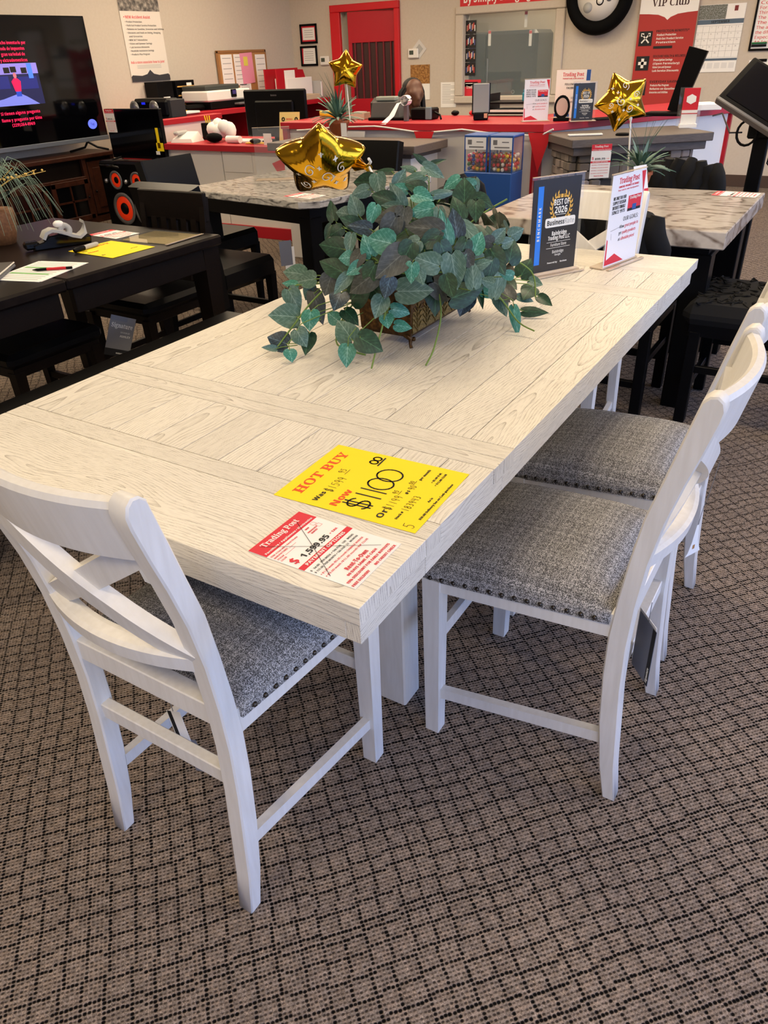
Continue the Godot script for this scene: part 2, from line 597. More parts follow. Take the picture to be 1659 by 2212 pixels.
const SKY_ENERGY := 5.5
const EXPOSURE := 0.95
const LAMP := 2.7

func ceiling_lights():
	var panel := bx(Vector3(0, 0.02, 0), Vector3(1.16, 0.01, 0.56))
	var rim := G.new()
	for s in [-1, 1]:
		rim.box(Vector3(0, 0.012, s * 0.295), Vector3(1.22, 0.024, 0.03), 0.003)
		rim.box(Vector3(s * 0.595, 0.012, 0), Vector3(0.03, 0.024, 0.56), 0.003)
	var rm := rim.done()
	var gm := glow(Color(1.0, 0.93, 0.80), 2.2)
	for p in [[-5.4, -7.1], [-5.4, -4.6], [-5.4, -1.6], [-2.9, -7.2], [-2.9, -4.4], [-2.9, -1.6], [-2.9, 1.4], [-0.5, -7.2], [-0.5, -4.4], [-0.5, -1.6], [-0.5, 1.4], [1.9, -4.4], [1.9, -1.6], [1.9, 1.4], [-3.6, -10.0], [-5.4, -5.9], [-2.9, -5.9], [-0.5, -5.9]]:
		var t := thing("ceiling_light", "recessed white fluorescent troffer in the showroom ceiling", "light", Vector3(p[0], 2.72, p[1]), 0.0, "ceiling troffers")
		part(t, "frame", rm, M.white)
		part(t, "diffuser", panel, gm)
		var l := AreaLight3D.new()
		l.name = "lamp"
		l.area_size = Vector2(1.14, 0.54)
		l.light_color = Color(1.0, 0.91, 0.77)
		l.light_energy = LAMP
		l.area_range = 20.0
		l.area_attenuation = 2.0
		l.shadow_enabled = true
		l.rotation.x = -PI / 2
		l.position.y = -0.005
		t.add_child(l)

func shell():
	var g := G.new()
	var a := deg_to_rad(48.0)
	var c := cos(a); var s := sin(a)
	var ps := [Vector3(-7.0, 0, 4.3), Vector3(3.4, 0, 4.3), Vector3(3.4, 0, -11.2), Vector3(-7.0, 0, -11.2)]
	var uv := []
	for p in ps: uv.append(Vector2(p.x * c - p.z * s, p.x * s + p.z * c))
	g.tri(ps[0], ps[1], ps[2], uv[0], uv[1], uv[2]); g.tri(ps[0], ps[2], ps[3], uv[0], uv[2], uv[3])
	g.box(Vector3(-1.8, -0.06, -3.45), Vector3(10.4, 0.1, 15.5))
	struct("floor", g.done(), M.carpet)
	g = G.new()
	g.box(Vector3(-1.8, 2.83, -3.45), Vector3(10.6, 0.18, 15.7))
	struct("ceiling", g.done(), M.ceiling)
	struct("wall_left", bx(Vector3(-7.0, 1.37, -3.4), Vector3(0.2, 2.76, 15.4)), M.wall)
	# back wall with a doorway and an office window
	g = G.new()
	var z := -9.07
	for r in [[-7.0, -6.07, 0.0, 2.76], [-6.07, -5.23, 1.89, 2.76], [-5.23, -4.27, 0.0, 2.76], [-4.27, -3.11, 1.77, 2.76], [-4.27, -3.11, 0.0, 0.91], [-3.11, 3.4, 0.0, 2.76]]:
		g.box(Vector3((r[0] + r[1]) * 0.5, (r[2] + r[3]) * 0.5, z), Vector3(r[1] - r[0], r[3] - r[2], 0.14))
	struct("wall_back", g.done(), M.wall)
	struct("wall_office", bx(Vector3(-1.8, 1.37, -11.1), Vector3(10.4, 2.76, 0.16)), M.wall)
	# storefront glazing to the right of and behind the camera
	g = G.new()
	g.box(Vector3(3.36, 0.2, -2.4), Vector3(0.12, 0.4, 13.4))
	g.box(Vector3(3.36, 2.62, -2.4), Vector3(0.12, 0.28, 13.4))
	for k in 8: g.box(Vector3(3.36, 1.4, -8.6 + k * 1.77), Vector3(0.12, 2.2, 0.09))
	g.box(Vector3(3.36, 1.37, -10.1), Vector3(0.12, 2.74, 2.2))
	struct("wall_right", g.done(), M.white)
	struct("window_1", bx(Vector3(3.36, 1.44, -2.4), Vector3(0.01, 2.1, 12.3)), M.pane)
	g = G.new()
	g.box(Vector3(-1.8, 0.3, 4.26), Vector3(10.4, 0.6, 0.12))
	g.box(Vector3(-1.8, 2.62, 4.26), Vector3(10.4, 0.28, 0.12))
	g.box(Vector3(-2.6, 1.5, 4.26), Vector3(8.8, 2.0, 0.12))
	g.box(Vector3(3.3, 1.5, 4.26), Vector3(0.12, 2.0, 0.12))
	struct("wall_front", g.done(), M.wall)
	struct("window_2", bx(Vector3(2.52, 1.53, 4.26), Vector3(1.44, 1.9, 0.01)), M.pane)
	var pav := one("pavement", bx(Vector3(6, -0.3, -2), Vector3(60, 0.3, 60)), pm(rgb(150, 150, 150), 0.9), "grey pavement outside the shop windows", "pavement")
	tag(pav, "", "", "", "structure")
	struct("baseboard_back", bx(Vector3(0.1, 0.06, -8.99), Vector3(6.6, 0.12, 0.02), 0.003), pm(rgb(70, 52, 42), 0.6))

# ---------------------------------------------------------------- white table and chairs
func white_table():
	var W := 1.0576; var L := 2.1532; var H := 0.765; var T := 0.032
	var t := thing("dining_table", "long whitewashed plank dining table with ivy and price cards on top", "table", Vector3.ZERO)
	var xs := [-1.0576, -0.969, -0.871, -0.771, -0.668, -0.573, -0.476, -0.381, -0.286, -0.19, -0.092, 0.0]
	var zt := [0.0, 0.1918, 0.241, 0.4476, 0.4913, 0.5395]
	var rows := []
	rows.append([zt[0], zt[1], "x"]); rows.append([zt[1], zt[2], "x"]); rows.append([zt[2], zt[3], "z"]); rows.append([zt[3], zt[4], "x"]); rows.append([zt[4], zt[5], "x"])
	rows.append([zt[5], L - zt[5], "z"])
	for k in [4, 3, 2, 1, 0]: rows.append([L - zt[k + 1], L - zt[k], "z" if k == 2 else "x"])
	var q := 0
	for r in rows:
		var e := 0.0018
		if r[2] == "x":
			var g := G.new()
			g.along = "x"; g.uvo = Vector2(rng.randf() * 0.2, 1.1 + rng.randf() * 0.1)
			g.box(Vector3(-W / 2, H - T / 2, -(r[0] + r[1]) / 2), Vector3(W, T, r[1] - r[0] - e), 0.0006)
			part(t, "cross_plank", g.done(), M.plank[2 if r[1] - r[0] > 0.1 else 1])
		else:
			for i in 11:
				var g := G.new()
				g.along = "z"; g.uvo = Vector2(rng.randf() * 0.25, rng.randf() * 1.3)
				g.box(Vector3((xs[i] + xs[i + 1]) / 2, H - T / 2, -(r[0] + r[1]) / 2), Vector3(xs[i + 1] - xs[i] - e, T, r[1] - r[0] - e), 0.0006)
				part(t, "plank", g.done(), M.plank[[0, 1, 0, 2, 0, 1, 2, 0, 1, 0, 0][(i + q) % 11]])
			q += 4
	part(t, "subframe", bx(Vector3(-W / 2, H - T - 0.006, -L / 2), Vector3(W - 0.04, 0.012, L - 0.04)), M.joint)
	var ay := (0.7335 + 0.697) / 2; var ah := 0.7335 - 0.697
	for x in [-0.0145, -W + 0.0145]:
		for seg in [[0.003, 0.1915], [0.1925, 0.4908], [0.4918, L - 0.4918], [L - 0.4908, L - 0.072]]:
			var g := G.new(); g.along = "z"; g.uvo = Vector2(rng.randf(), rng.randf())
			g.box(Vector3(x, ay, -(seg[0] + seg[1]) / 2), Vector3(0.025, ah, seg[1] - seg[0] - 0.0008), 0.001)
			part(t, "apron", g.done(), M.plank[1])
	for zz in [-0.0155, -(L - 0.0845)]:
		var g := G.new(); g.along = "x"; g.uvo = Vector2(rng.randf(), rng.randf())
		g.box(Vector3(-W / 2, ay, zz), Vector3(W - 0.054, ah, 0.025), 0.001)
		part(t, "apron", g.done(), M.plank[1])
	for x in [-0.2665, -W + 0.2665]:
		for zz in [-0.5285, -(L - 0.5285)]:
			var g := G.new()
			g.box(Vector3(x, 0.36, zz), Vector3(0.074, 0.72, 0.074), 0.004)
			part(t, "leg", g.done(), M.white_paint)

func prof_z(y: float) -> float:
	var r := [[0.0, -0.014], [0.1, -0.029], [0.208, -0.040], [0.32, -0.048], [0.43, -0.050], [0.53, -0.046], [0.63, -0.037], [0.72, -0.024], [0.80, -0.005], [0.86, 0.012], [0.92, 0.025], [0.955, 0.03]]
	for i in r.size() - 1:
		if y <= r[i + 1][0]: return lerpf(r[i][1], r[i + 1][1], clampf((y - r[i][0]) / (r[i + 1][0] - r[i][0]), 0.0, 1.0))
	return 0.03

func chair_parts() -> Dictionary:
	var d := {}
	var prof := PackedVector2Array([Vector2(0, 0), Vector2(-0.012, 0.1), Vector2(-0.020, 0.208), Vector2(-0.028, 0.32), Vector2(-0.031, 0.43), Vector2(-0.028, 0.53), Vector2(-0.020, 0.63), Vector2(-0.006, 0.72), Vector2(0.013, 0.80), Vector2(0.030, 0.86), Vector2(0.044, 0.915), Vector2(0.047, 0.935), Vector2(0.043, 0.949), Vector2(0.033, 0.957), Vector2(0.021, 0.955), Vector2(0.011, 0.945), Vector2(0.005, 0.92), Vector2(-0.007, 0.87), Vector2(-0.023, 0.80), Vector2(-0.042, 0.72), Vector2(-0.054, 0.63), Vector2(-0.063, 0.54), Vector2(-0.069, 0.45), Vector2(-0.068, 0.35), Vector2(-0.060, 0.22), Vector2(-0.046, 0.1), Vector2(-0.027, 0)])
	for s in [-1, 1]:
		var g := G.new()
		g.xf = Transform3D(Basis(Vector3(0, 0, 1), Vector3(0, 1, 0), Vector3(-1, 0, 0)), Vector3(s * 0.178, 0, 0))
		g.prism(prof, -0.018, 0.018, 0.003, true)
		d["post%d" % s] = g.done()
		g = G.new()
		var x: float = s * 0.1975
		g.hexa([Vector3(x - 0.017, 0, -0.457), Vector3(x + 0.017, 0, -0.457), Vector3(x + 0.017, 0, -0.423), Vector3(x - 0.017, 0, -0.423)], [Vector3(x - 0.0205, 0.462, -0.461), Vector3(x + 0.0205, 0.462, -0.461), Vector3(x + 0.0205, 0.462, -0.42), Vector3(x - 0.0205, 0.462, -0.42)])
		d["front%d" % s] = g.done()
		g = G.new()
		g.bar(Vector3(s * 0.2, 0.452, -0.43), Vector3(s * 0.18, 0.474, -0.05), Vector2(0.024, 0.042), Vector2(0.024, 0.056))
		d["rail%d" % s] = g.done()
		g = G.new()
		g.bar(Vector3(s * 0.197, 0.125, -0.43), Vector3(s * 0.177, 0.168, -0.04), Vector2(0.018, 0.028), Vector2(0.018, 0.03))
		d["stretch%d" % s] = g.done()
	var g := G.new()
	g.box(Vector3(0, 0.45, -0.44), Vector3(0.36, 0.044, 0.024), 0.002)
	d.front_rail = g.done()
	d.rear_rail = bx(Vector3(0, 0.499, -0.05), Vector3(0.324, 0.047, 0.032), 0.002)
	d.rear_stretcher = bx(Vector3(0, 0.335, -0.05), Vector3(0.324, 0.036, 0.022), 0.002)
	d.front_stretcher = bx(Vector3(0, 0.285, -0.44), Vector3(0.36, 0.032, 0.018), 0.002)
	# crest and lower back rail bow backwards
	for w in [["crest", 0.898, 0.100, 0.024, 0.030], ["lower_rail", 0.626, 0.030, 0.034, 0.034]]:
		g = G.new()
		var path := []
		for i in 17:
			var x := -0.165 + 0.33 * i / 16.0
			path.append(Vector3(x, w[1], prof_z(w[1]) + w[4] * (1.0 - pow(x / 0.165, 2.0))))
		var hy: float = w[2] / 2; var hx: float = w[3] / 2
		var lean := Vector3(0, 1, (prof_z(w[1] + 0.02) - prof_z(w[1] - 0.02)) / 0.04).normalized()
		g.sweep(path, PackedVector2Array([Vector2(-hx, -hy), Vector2(hx, -hy), Vector2(hx, hy * 0.85), Vector2(hx * 0.5, hy), Vector2(-hx * 0.5, hy), Vector2(-hx, hy * 0.85)]), lean)
		d[w[0]] = g.done()
	# crossed back slats
	for s in [-1, 1]:
		g = G.new()
		var path := []
		for i in 15:
			var t := i / 14.0
			var y := lerpf(0.635, 0.862, t)
			var x: float = s * lerpf(0.165, -0.165, t)
			path.append(Vector3(x, y, prof_z(y) + 0.028 * (1.0 - pow(x / 0.165, 2.0)) + (0.004 if s == 1 else -0.008)))
		var dir := Vector3(s * -0.33, 0.227, 0.05).normalized()
		var nrm := Vector3(0, -0.22, 1).normalized()
		g.sweep(path, PackedVector2Array([Vector2(-0.022, -0.013), Vector2(0.022, -0.013), Vector2(0.022, 0.013), Vector2(-0.022, 0.013)]), nrm)
		d["slat%d" % s] = g.done()
	# cushion
	g = G.new()
	var n := 18
	var grid := []
	for j in n + 1:
		var row := []
		var v := j / float(n)
		for i in n + 1:
			var u := i / float(n) * 2.0 - 1.0
			var zz := lerpf(-0.463, -0.072, v)
			var hw := lerpf(0.214, 0.197, v)
			var e1 := 1.0 - pow(absf(u), 3.0)
			var e2 := 1.0 - pow(absf(v * 2.0 - 1.0), 3.4)
			var y := lerpf(0.482, 0.506, v) + 0.042 * pow(clampf(e1 * e2, 0.0, 1.0), 0.62)
			row.append(Vector3(u * hw, y, zz))
		grid.append(row)
	g.sm(1)
	var U := func(p: Vector3) -> Vector2: return Vector2(p.x, p.z)
	for j in n:
		for i in n:
			var a: Vector3 = grid[j][i]; var b: Vector3 = grid[j][i + 1]; var c: Vector3 = grid[j + 1][i + 1]; var e: Vector3 = grid[j + 1][i]
			g.tri(a, c, b, U.call(a), U.call(c), U.call(b)); g.tri(a, e, c, U.call(a), U.call(e), U.call(c))
	var edge := []
	for i in n: edge.append(grid[0][i])
	for j in n: edge.append(grid[j][n])
	for i in n: edge.append(grid[n][n - i])
	for j in n: edge.append(grid[n - j][0])
	var m := edge.size()
	var mid := Vector3(0, 0.5, -0.26)
	var run := 0.0
	for i in m:
		var a: Vector3 = edge[i]; var b: Vector3 = edge[(i + 1) % m]
		var na := Vector3(a.x, 0, a.z - mid.z).normalized(); var nb := Vector3(b.x, 0, b.z - mid.z).normalized()
		var ln := (b - a).length()
		var la := [a, a + na * 0.004 - Vector3(0, 0.008, 0), a + na * 0.003 - Vector3(0, 0.026, 0)]
		var lb := [b, b + nb * 0.004 - Vector3(0, 0.008, 0), b + nb * 0.003 - Vector3(0, 0.026, 0)]
		for q in 2:
			var v0 := q * 0.012; var v1 := (q + 1) * 0.012
			g.tri(la[q], lb[q], lb[q + 1], Vector2(run, v0), Vector2(run + ln, v0), Vector2(run + ln, v1)); g.tri(la[q], lb[q + 1], la[q + 1], Vector2(run, v0), Vector2(run + ln, v1), Vector2(run, v1))
		run += ln
	d.cushion = g.done()
	g = G.new()
	for i in 14:
		var t := (i + 0.5) / 14.0
		var v := lerpf(0.02, 0.97, t)
		for s in [-1, 1]:
			g.ball(Vector3(s * (lerpf(0.214, 0.197, v) + 0.004), lerpf(0.482, 0.506, v) - 0.016, lerpf(-0.463, -0.072, v)), 0.0052, 8, 5)
	for i in 13:
		var x := -0.185 + 0.37 * i / 12.0
		g.ball(Vector3(x, 0.467, -0.4675), 0.0052, 8, 5)
		g.ball(Vector3(x * 0.82, 0.4895, -0.0675), 0.0052, 8, 5)
	d.nails = g.done()
	return d

func white_chairs():
	var d := chair_parts()
	var spots := [
		[Vector3(-0.417, 0, 0.116), 0.0, "nearest white cross-back chair at the near end of the white table"],
		[Vector3(0.305, 0, -0.672), PI / 2, "white cross-back chair at the table side with a grey hang tag"],
		[Vector3(0.292, 0, -1.165), PI / 2, "white cross-back chair second along the side with a white hang tag"],
		[Vector3(-0.417, 0, -2.225), PI, "white cross-back chair at the far end behind the acrylic signs"]]
	for s in spots:
		var t := thing("dining_chair", s[2], "chair", s[0], s[1], "white cross-back chairs around the white table")
		part(t, "cushion", d.cushion, M.tweed)
		var nl := part(t, "nailhead_trim", d.nails, M.nail)
		nl.set_meta("kind", "stuff")
		for k in ["post-1", "post1"]: part(t, "back_post", d[k], M.white_paint)
		for k in ["front-1", "front1"]: part(t, "front_leg", d[k], M.white_paint)
		for k in ["rail-1", "rail1", "front_rail", "rear_rail"]: part(t, "seat_rail", d[k], M.white_paint)
		for k in ["stretch-1", "stretch1", "rear_stretcher", "front_stretcher"]: part(t, "stretcher", d[k], M.white_paint)
		part(t, "crest_rail", d.crest, M.white_paint)
		part(t, "lower_back_rail", d.lower_rail, M.white_paint)
		for k in ["slat-1", "slat1"]: part(t, "cross_slat", d[k], M.white_paint)

# ---------------------------------------------------------------- printed cards and signs
func price_card(label: String, o: Vector3, right: Vector3, up: Vector3, full: bool, s := 1.0) -> Node3D:
	var t := thing("price_card", label, "price card", o, 0.0, "red and white price cards")
	t.transform = frame(o, right, up)
	t.scale = Vector3(s, s, 1.0)
	var w := 0.129; var h := 0.197
	part(t, "card", bx(Vector3(w / 2, h / 2, 0.0), Vector3(w, h, 0.0006)), M.paper)
	var z := 0.0005
	var red := G.new()
	red.box(Vector3(w / 2, 0.179, z), Vector3(w, 0.036, 0.0004))
	red.box(Vector3(w / 2, 0.0955, z), Vector3(w, 0.011, 0.0004))
	part(t, "red_band", red.done(), M.print_red)
	z = 0.0008
	txt(t, "Trading Post", 0.011, M.white_print, at(0.018, 0.184, z), FS, 0.088)
	txt(t, "Furniture • Appliances • Electronics", 0.004, M.white_print, at(0.004, 0.1665, z), FB, 0.118)
	txt(t, "$", 0.016, M.print_red, at(0.006, 0.117, z))
	txt(t, "1,599.95" if full else "899.95", 0.011, M.print_black, at(0.026, 0.1135, z), FB, 0.066)
	txt(t, "+ TAX", 0.004, M.print_red, at(0.098, 0.113, z), FB, 0.02)
	txt(t, "PAYMENT OPTIONS", 0.006, M.white_print, at(0.012, 0.0955, z), FB, 0.1)
	if full:
		for r in [["ITEM: 4 Chair with 1 Bench Dinette", 0.154], ["MANUFACTURER: __________", 0.1475], ["STOCK# ______________", 0.141], ["COLOR", 0.1345]]:
			txt(t, r[0], 0.003, M.print_red, at(0.002, r[1], z), FR)
		txt(t, "NEW", 0.003, M.print_red, at(0.088, 0.1535, z)); txt(t, "PREVIOUSLY", 0.003, M.print_red, at(0.083, 0.1445, z)); txt(t, "RENTED", 0.003, M.print_red, at(0.085, 0.139, z))
		part(t, "tick_box", pen([[[0.106, 0.150], [0.114, 0.150], [0.114, 0.158], [0.106, 0.158], [0.106, 0.150]], [[0.108, 0.140], [0.116, 0.140], [0.116, 0.148], [0.108, 0.148], [0.108, 0.140]]], 0.0005), M.print_red, at(0, 0, z))
		for r in [["$   34.00   PER WEEK + TAX FOR   100   WEEKS", 0.080], ["$ 125.00   PER MONTH + TAX FOR   23   MONTHS", 0.072], ["+ $1.25 week /$5.00 month DAMAGE WAIVER", 0.062], ["+ $3.00 week /$12.00 month VIP CLUB", 0.053]]:
			txt(t, r[0], 0.0034, M.print_black if r[1] > 0.07 else M.print_red, at(0.003, r[1], z), FR, 0.112)
		txt(t, "Rent-To-Own", 0.008, M.print_red, at(0.031, 0.037, z), FB, 0.056)
		txt(t, "90 DAYS SAME AS CASH", 0.0045, M.print_red, at(0.02, 0.0265, z), FB, 0.078)
		txt(t, "15% DISCOUNT FOR EARLY BUYOUTS", 0.0045, M.print_red, at(0.004, 0.0165, z), FB, 0.115)
		txt(t, "FREE DELIVERY", 0.0045, M.print_red, at(0.002, 0.006, z), FB, 0.044)
		txt(t, "NO CREDIT CHECK", 0.0045, M.print_red, at(0.062, 0.006, z), FB, 0.058)
		part(t, "pen_cross", pen([[[0.1, 0.179], [0.06, 0.12], [0.007, 0.048]], [[0.017, 0.186], [0.06, 0.11], [0.11, 0.025]]], 0.0008), M.print_black, at(0, 0, 0.0013))
	else:
		for k in 4: txt(t, "PER WEEK + TAX FOR 100 WEEKS", 0.004, M.print_red, at(0.008, 0.078 - k * 0.016, z), FR, 0.11)
		txt(t, "Rent-To-Own", 0.007, M.print_red, at(0.03, 0.014, z), FB, 0.06)
	return t

func table_top_things():
	# yellow sale card
	var right := Vector3(-0.038, 0, -0.999); var up := Vector3(-0.999, 0, 0.038)
	var t := thing("sale_card", "bright yellow sale card with red heading and handwritten price on white table", "sign", Vector3(-0.0235, 0.7658, -0.198))
	t.transform = frame(Vector3(-0.0235, 0.7658, -0.198), right, up)
	part(t, "card", bx(Vector3(0.1055, 0.1375, 0), Vector3(0.211, 0.275, 0.0006)), M.yellow)
	var z := 0.0006
	txt(t, "HOT BUY", 0.0185, M.orange_red, at(0.023, 0.243, z), FS, 0.162)
	txt(t, "Was", 0.0095, M.print_black, at(0.014, 0.2, z), FB, 0.032)
	txt(t, "Now", 0.014, M.orange_red, at(0.012, 0.163, z), FB, 0.056)
	txt(t, "Or", 0.012, M.print_black, at(0.013, 0.075, z), FB, 0.026)
	txt(t, "@ $", 0.0055, M.print_black, at(0.1, 0.069, z), FB, 0.012)
	txt(t, "per month", 0.005, M.print_black, at(0.152, 0.069, z), FB, 0.041)
	txt(t, "Stock #", 0.0045, M.print_black, at(0.022, 0.047, z), FB, 0.025)
	txt(t, "+ $5.00 D.W.", 0.0042, M.print_black, at(0.153, 0.046, z), FB, 0.04)
	txt(t, "+ $12.00 CLUB", 0.0042, M.print_black, at(0.146, 0.036, z), FB, 0.046)
	txt(t, "As is", 0.0042, M.print_black, at(0.092, 0.0225, z), FB, 0.016)
	txt(t, "$50.00 Delivery fee on Cash purchase", 0.0042, M.print_black, at(0.037, 0.011, z), FB, 0.127)
	# marker: $1100 with small 00 over a line
	var big := []
	var ox := 0.03; var oy := 0.125
	big.append(arc(ox + 0.008, oy + 0.011, 0.013, 0.010, 20, 270, 12)); big.append(arc(ox + 0.008, oy - 0.009, 0.013, 0.010, 90, -160, 12))
	big.append([[ox + 0.001, oy + 0.028], [ox + 0.003, oy - 0.024]]); big.append([[ox + 0.009, oy + 0.028], [ox + 0.011, oy - 0.024]])
	big.append([[0.066, 0.148], [0.067, 0.1]]); big.append([[0.085, 0.149], [0.086, 0.1]])
	big.append(arc(0.112, 0.125, 0.019, 0.024, 90, 460, 22)); big.append(arc(0.145, 0.125, 0.021, 0.024, 90, 460, 22))
	big.append(arc(0.177, 0.176, 0.0065, 0.008, 90, 460, 14)); big.append(arc(0.191, 0.176, 0.0065, 0.008, 90, 460, 14)); big.append([[0.168, 0.163], [0.199, 0.164]])
	part(t, "marker_price", pen(big, 0.0032), M.print_black, at(0, 0, 0.0008))
	# thin pen: old price, instalment price, stock number
	var thin := []
	digits(thin, "$1599", 0.05, 0.188, 0.011, 0.017); digits(thin, "95", 0.116, 0.205, 0.008, 0.012); thin.append([[0.114, 0.201], [0.133, 0.201]])
	digits(thin, "$1199", 0.042, 0.068, 0.0098, 0.015); digits(thin, "95", 0.093, 0.083, 0.006, 0.009); thin.append([[0.092, 0.08], [0.106, 0.08]])
	digits(thin, "90", 0.117, 0.063, 0.008, 0.012); digits(thin, "00", 0.134, 0.074, 0.006, 0.008); thin.append([[0.133, 0.072], [0.147, 0.072]])
	digits(thin, "183943", 0.051, 0.04, 0.0088, 0.013); digits(thin, "5", 0.008, 0.008, 0.014, 0.02)
	part(t, "pen_figures", pen(thin, 0.0009), M.print_black, at(0, 0, 0.0009))
	price_card("red and white price card with a pen cross on the white table corner", Vector3(-0.028, 0.7658, -0.034), Vector3(0, 0, -1), Vector3(-1, 0, 0), true)
	award_sign()
	goal_sign()
	hang_tags()

func digits(out: Array, s: String, x: float, y: float, w: float, h: float):
	for c in s:
		var k := []
		match c:
			"1": k = [[[0.5, 1.0], [0.45, 0.0]]]
			"$": k = [arc(0.5, 0.68, 0.35, 0.22, 20, 260, 8), arc(0.5, 0.27, 0.35, 0.22, 90, -160, 8), [[0.35, 1.1], [0.35, -0.1]], [[0.6, 1.1], [0.6, -0.1]]]
			"5": k = [[[0.85, 1.0], [0.25, 0.95], [0.2, 0.58]], arc(0.4, 0.33, 0.38, 0.3, 110, -140, 10)]
			"9": k = [arc(0.42, 0.72, 0.3, 0.27, 0, 360, 12), [[0.72, 0.75], [0.7, 0.4], [0.6, 0.0]]]
			"0": k = [arc(0.45, 0.5, 0.35, 0.48, 0, 360, 14)]
			"8": k = [arc(0.45, 0.74, 0.26, 0.24, 0, 360, 12), arc(0.45, 0.25, 0.32, 0.26, 0, 360, 12)]
			"3": k = [arc(0.4, 0.74, 0.3, 0.24, 140, -90, 9), arc(0.4, 0.25, 0.34, 0.26, 90, -140, 9)]
			"4": k = [[[0.2, 1.0], [0.15, 0.5], [0.8, 0.5]], [[0.75, 1.0], [0.7, 0.0]]]
		for st in k:
			var l := []
			for p in st: l.append([x + p[0] * w * 0.85, y + p[1] * h])
			out.append(l)
		x += w

func holder(t: Node3D, w: float, h: float):
	part(t, "acrylic_panel", bx(Vector3(w / 2, h / 2 + 0.004, -0.0035), Vector3(w + 0.006, h + 0.006, 0.003)), M.acrylic)
	part(t, "acrylic_edge", bx(Vector3(w / 2, h + 0.008, -0.001), Vector3(w + 0.006, 0.0025, 0.006)), M.acrylic_edge)
	var b := G.new()
	b.box(Vector3(w / 2, 0.003, 0.024), Vector3(w + 0.02, 0.005, 0.012), 0.001)
	b.box(Vector3(w / 2, 0.003, -0.02), Vector3(w + 0.02, 0.005, 0.05), 0.001)
	part(t, "base", b.done(), M.acrylic_edge)

func award_sign():
	var o := Vector3(-0.435, 0.766, -1.68)
	var t := thing("award_sign", "black award sign with gold laurel and blue stripe in acrylic stand", "sign", o)
	t.transform = frame(o, Vector3(0.5, 0, -0.866), Vector3.UP)
	award_print(t, 0.203, 0.282, 0.012)

func award_print(t: Node3D, w: float, h: float, y0: float):
	holder(t, w, h + y0)
	part(t, "card", bx(Vector3(w / 2 - 0.006, y0 + h / 2, 0), Vector3(w - 0.012, h, 0.001)), pm(rgb(42, 40, 39), 0.25))
	var z := 0.0009
	part(t, "blue_stripe", bx(Vector3(w * 0.15, y0 + h * 0.51, z), Vector3(w * 0.105, h * 0.84, 0.0004)), pm(rgb(30, 122, 226), 0.5))
	var vt := Transform3D(Basis(Vector3(0, 1, 0), Vector3(-1, 0, 0), Vector3(0, 0, 1)), Vector3(w * 0.15, y0 + h * 0.35, z + 0.0004))
	txt(t, "B E N C H M A R K", w * 0.045, M.white_print, vt, FB, h * 0.36)
	var X := func(u: float, v: float) -> Transform3D: return at(w * u, y0 + h * (1.0 - v), z)
	# laurel: pairs of small leaves on two arcs, each tip outward
	for s in [-1, 1]:
		for i in 8:
			var a := deg_to_rad(lerpf(-62.0, 62.0, i / 7.0))
			for e in [-1, 1]:
				var g := G.new()
				var dir: Vector2 = Vector2(s * -sin(a), cos(a)).rotated(-s * e * 0.6)
				var c: Vector2 = Vector2(s * cos(a) * 0.195, sin(a) * 0.15)
				var n: Vector2 = Vector2(-dir.y, dir.x)
				var P := func(q: Vector2) -> Vector3: return Vector3(w * 0.57 + q.x * w, y0 + h * 0.69 + q.y * h * 0.98, z + 0.0002)
				g.face([P.call(c), P.call(c + dir * 0.03 + n * 0.014), P.call(c + dir * 0.062), P.call(c + dir * 0.03 - n * 0.014)], Vector3(0, 0, -1))
				part(t, "laurel_leaf", g.done(), M.gold_print)
	txt(t, "★ ★ ★", w * 0.04, M.gold_print, X.call(0.57, 0.195), FB, w * 0.18, false)
	txt(t, "BEST OF", w * 0.085, M.white_print, X.call(0.57, 0.255), FB, w * 0.30, false)
	txt(t, "2026", w * 0.10, M.white_print, X.call(0.57, 0.335), FB, w * 0.25, false)
	part(t, "rule", bx(Vector3(w * 0.57, y0 + h * 0.615, z), Vector3(w * 0.2, 0.0015, 0.0004)), M.white_print)
	var pill := G.new()
	pill.xf = at(w * 0.57, y0 + h * 0.535, z)
	var poly := PackedVector2Array()
	for q in [[1, 1, 0], [-1, 1, 90], [-1, -1, 180], [1, -1, 270]]:
		for k in 4:
			var a := deg_to_rad(q[2] + k * 30.0)
			poly.append(Vector2(q[0] * (w * 0.3 - 0.006) + 0.006 * cos(a), q[1] * (h * 0.05 - 0.006) + 0.006 * sin(a)))
	pill.prism(poly, 0.0, 0.0008)
	part(t, "badge", pill.done(), M.white_print)
	var b := X.call(0.30, 0.467) as Transform3D; b.origin.z += 0.001
	txt(t, "Business", w * 0.075, M.print_black, b, FB, w * 0.34)
	b = X.call(0.65, 0.467); b.origin.z += 0.001
	txt(t, "Rate", w * 0.075, M.grey_light, b, FR, w * 0.19)
	txt(t, "Bainbridge", w * 0.062, M.white_print, X.call(0.57, 0.585), FB, w * 0.3, false)
	txt(t, "Trading Post LLC", w * 0.062, M.white_print, X.call(0.57, 0.635), FB, w * 0.44, false)
	for v in [0.68, 0.745]: part(t, "rule", bx(Vector3(w * 0.57, y0 + h * (1.0 - v), z), Vector3(w * 0.48, 0.001, 0.0004)), M.white_print)
	txt(t, "Furniture Store", w * 0.045, M.white_print, X.call(0.57, 0.712), FR, w * 0.32, false)
	txt(t, "Bainbridge", w * 0.045, M.white_print, X.call(0.57, 0.79), FR, w * 0.23, false)
	txt(t, "Georgia", w * 0.03, M.white_print, X.call(0.57, 0.825), FR, w * 0.12, false)
	txt(t, "Powered by      Reviews", w * 0.024, M.white_print, X.call(0.57, 0.91), FB, w * 0.4, false)

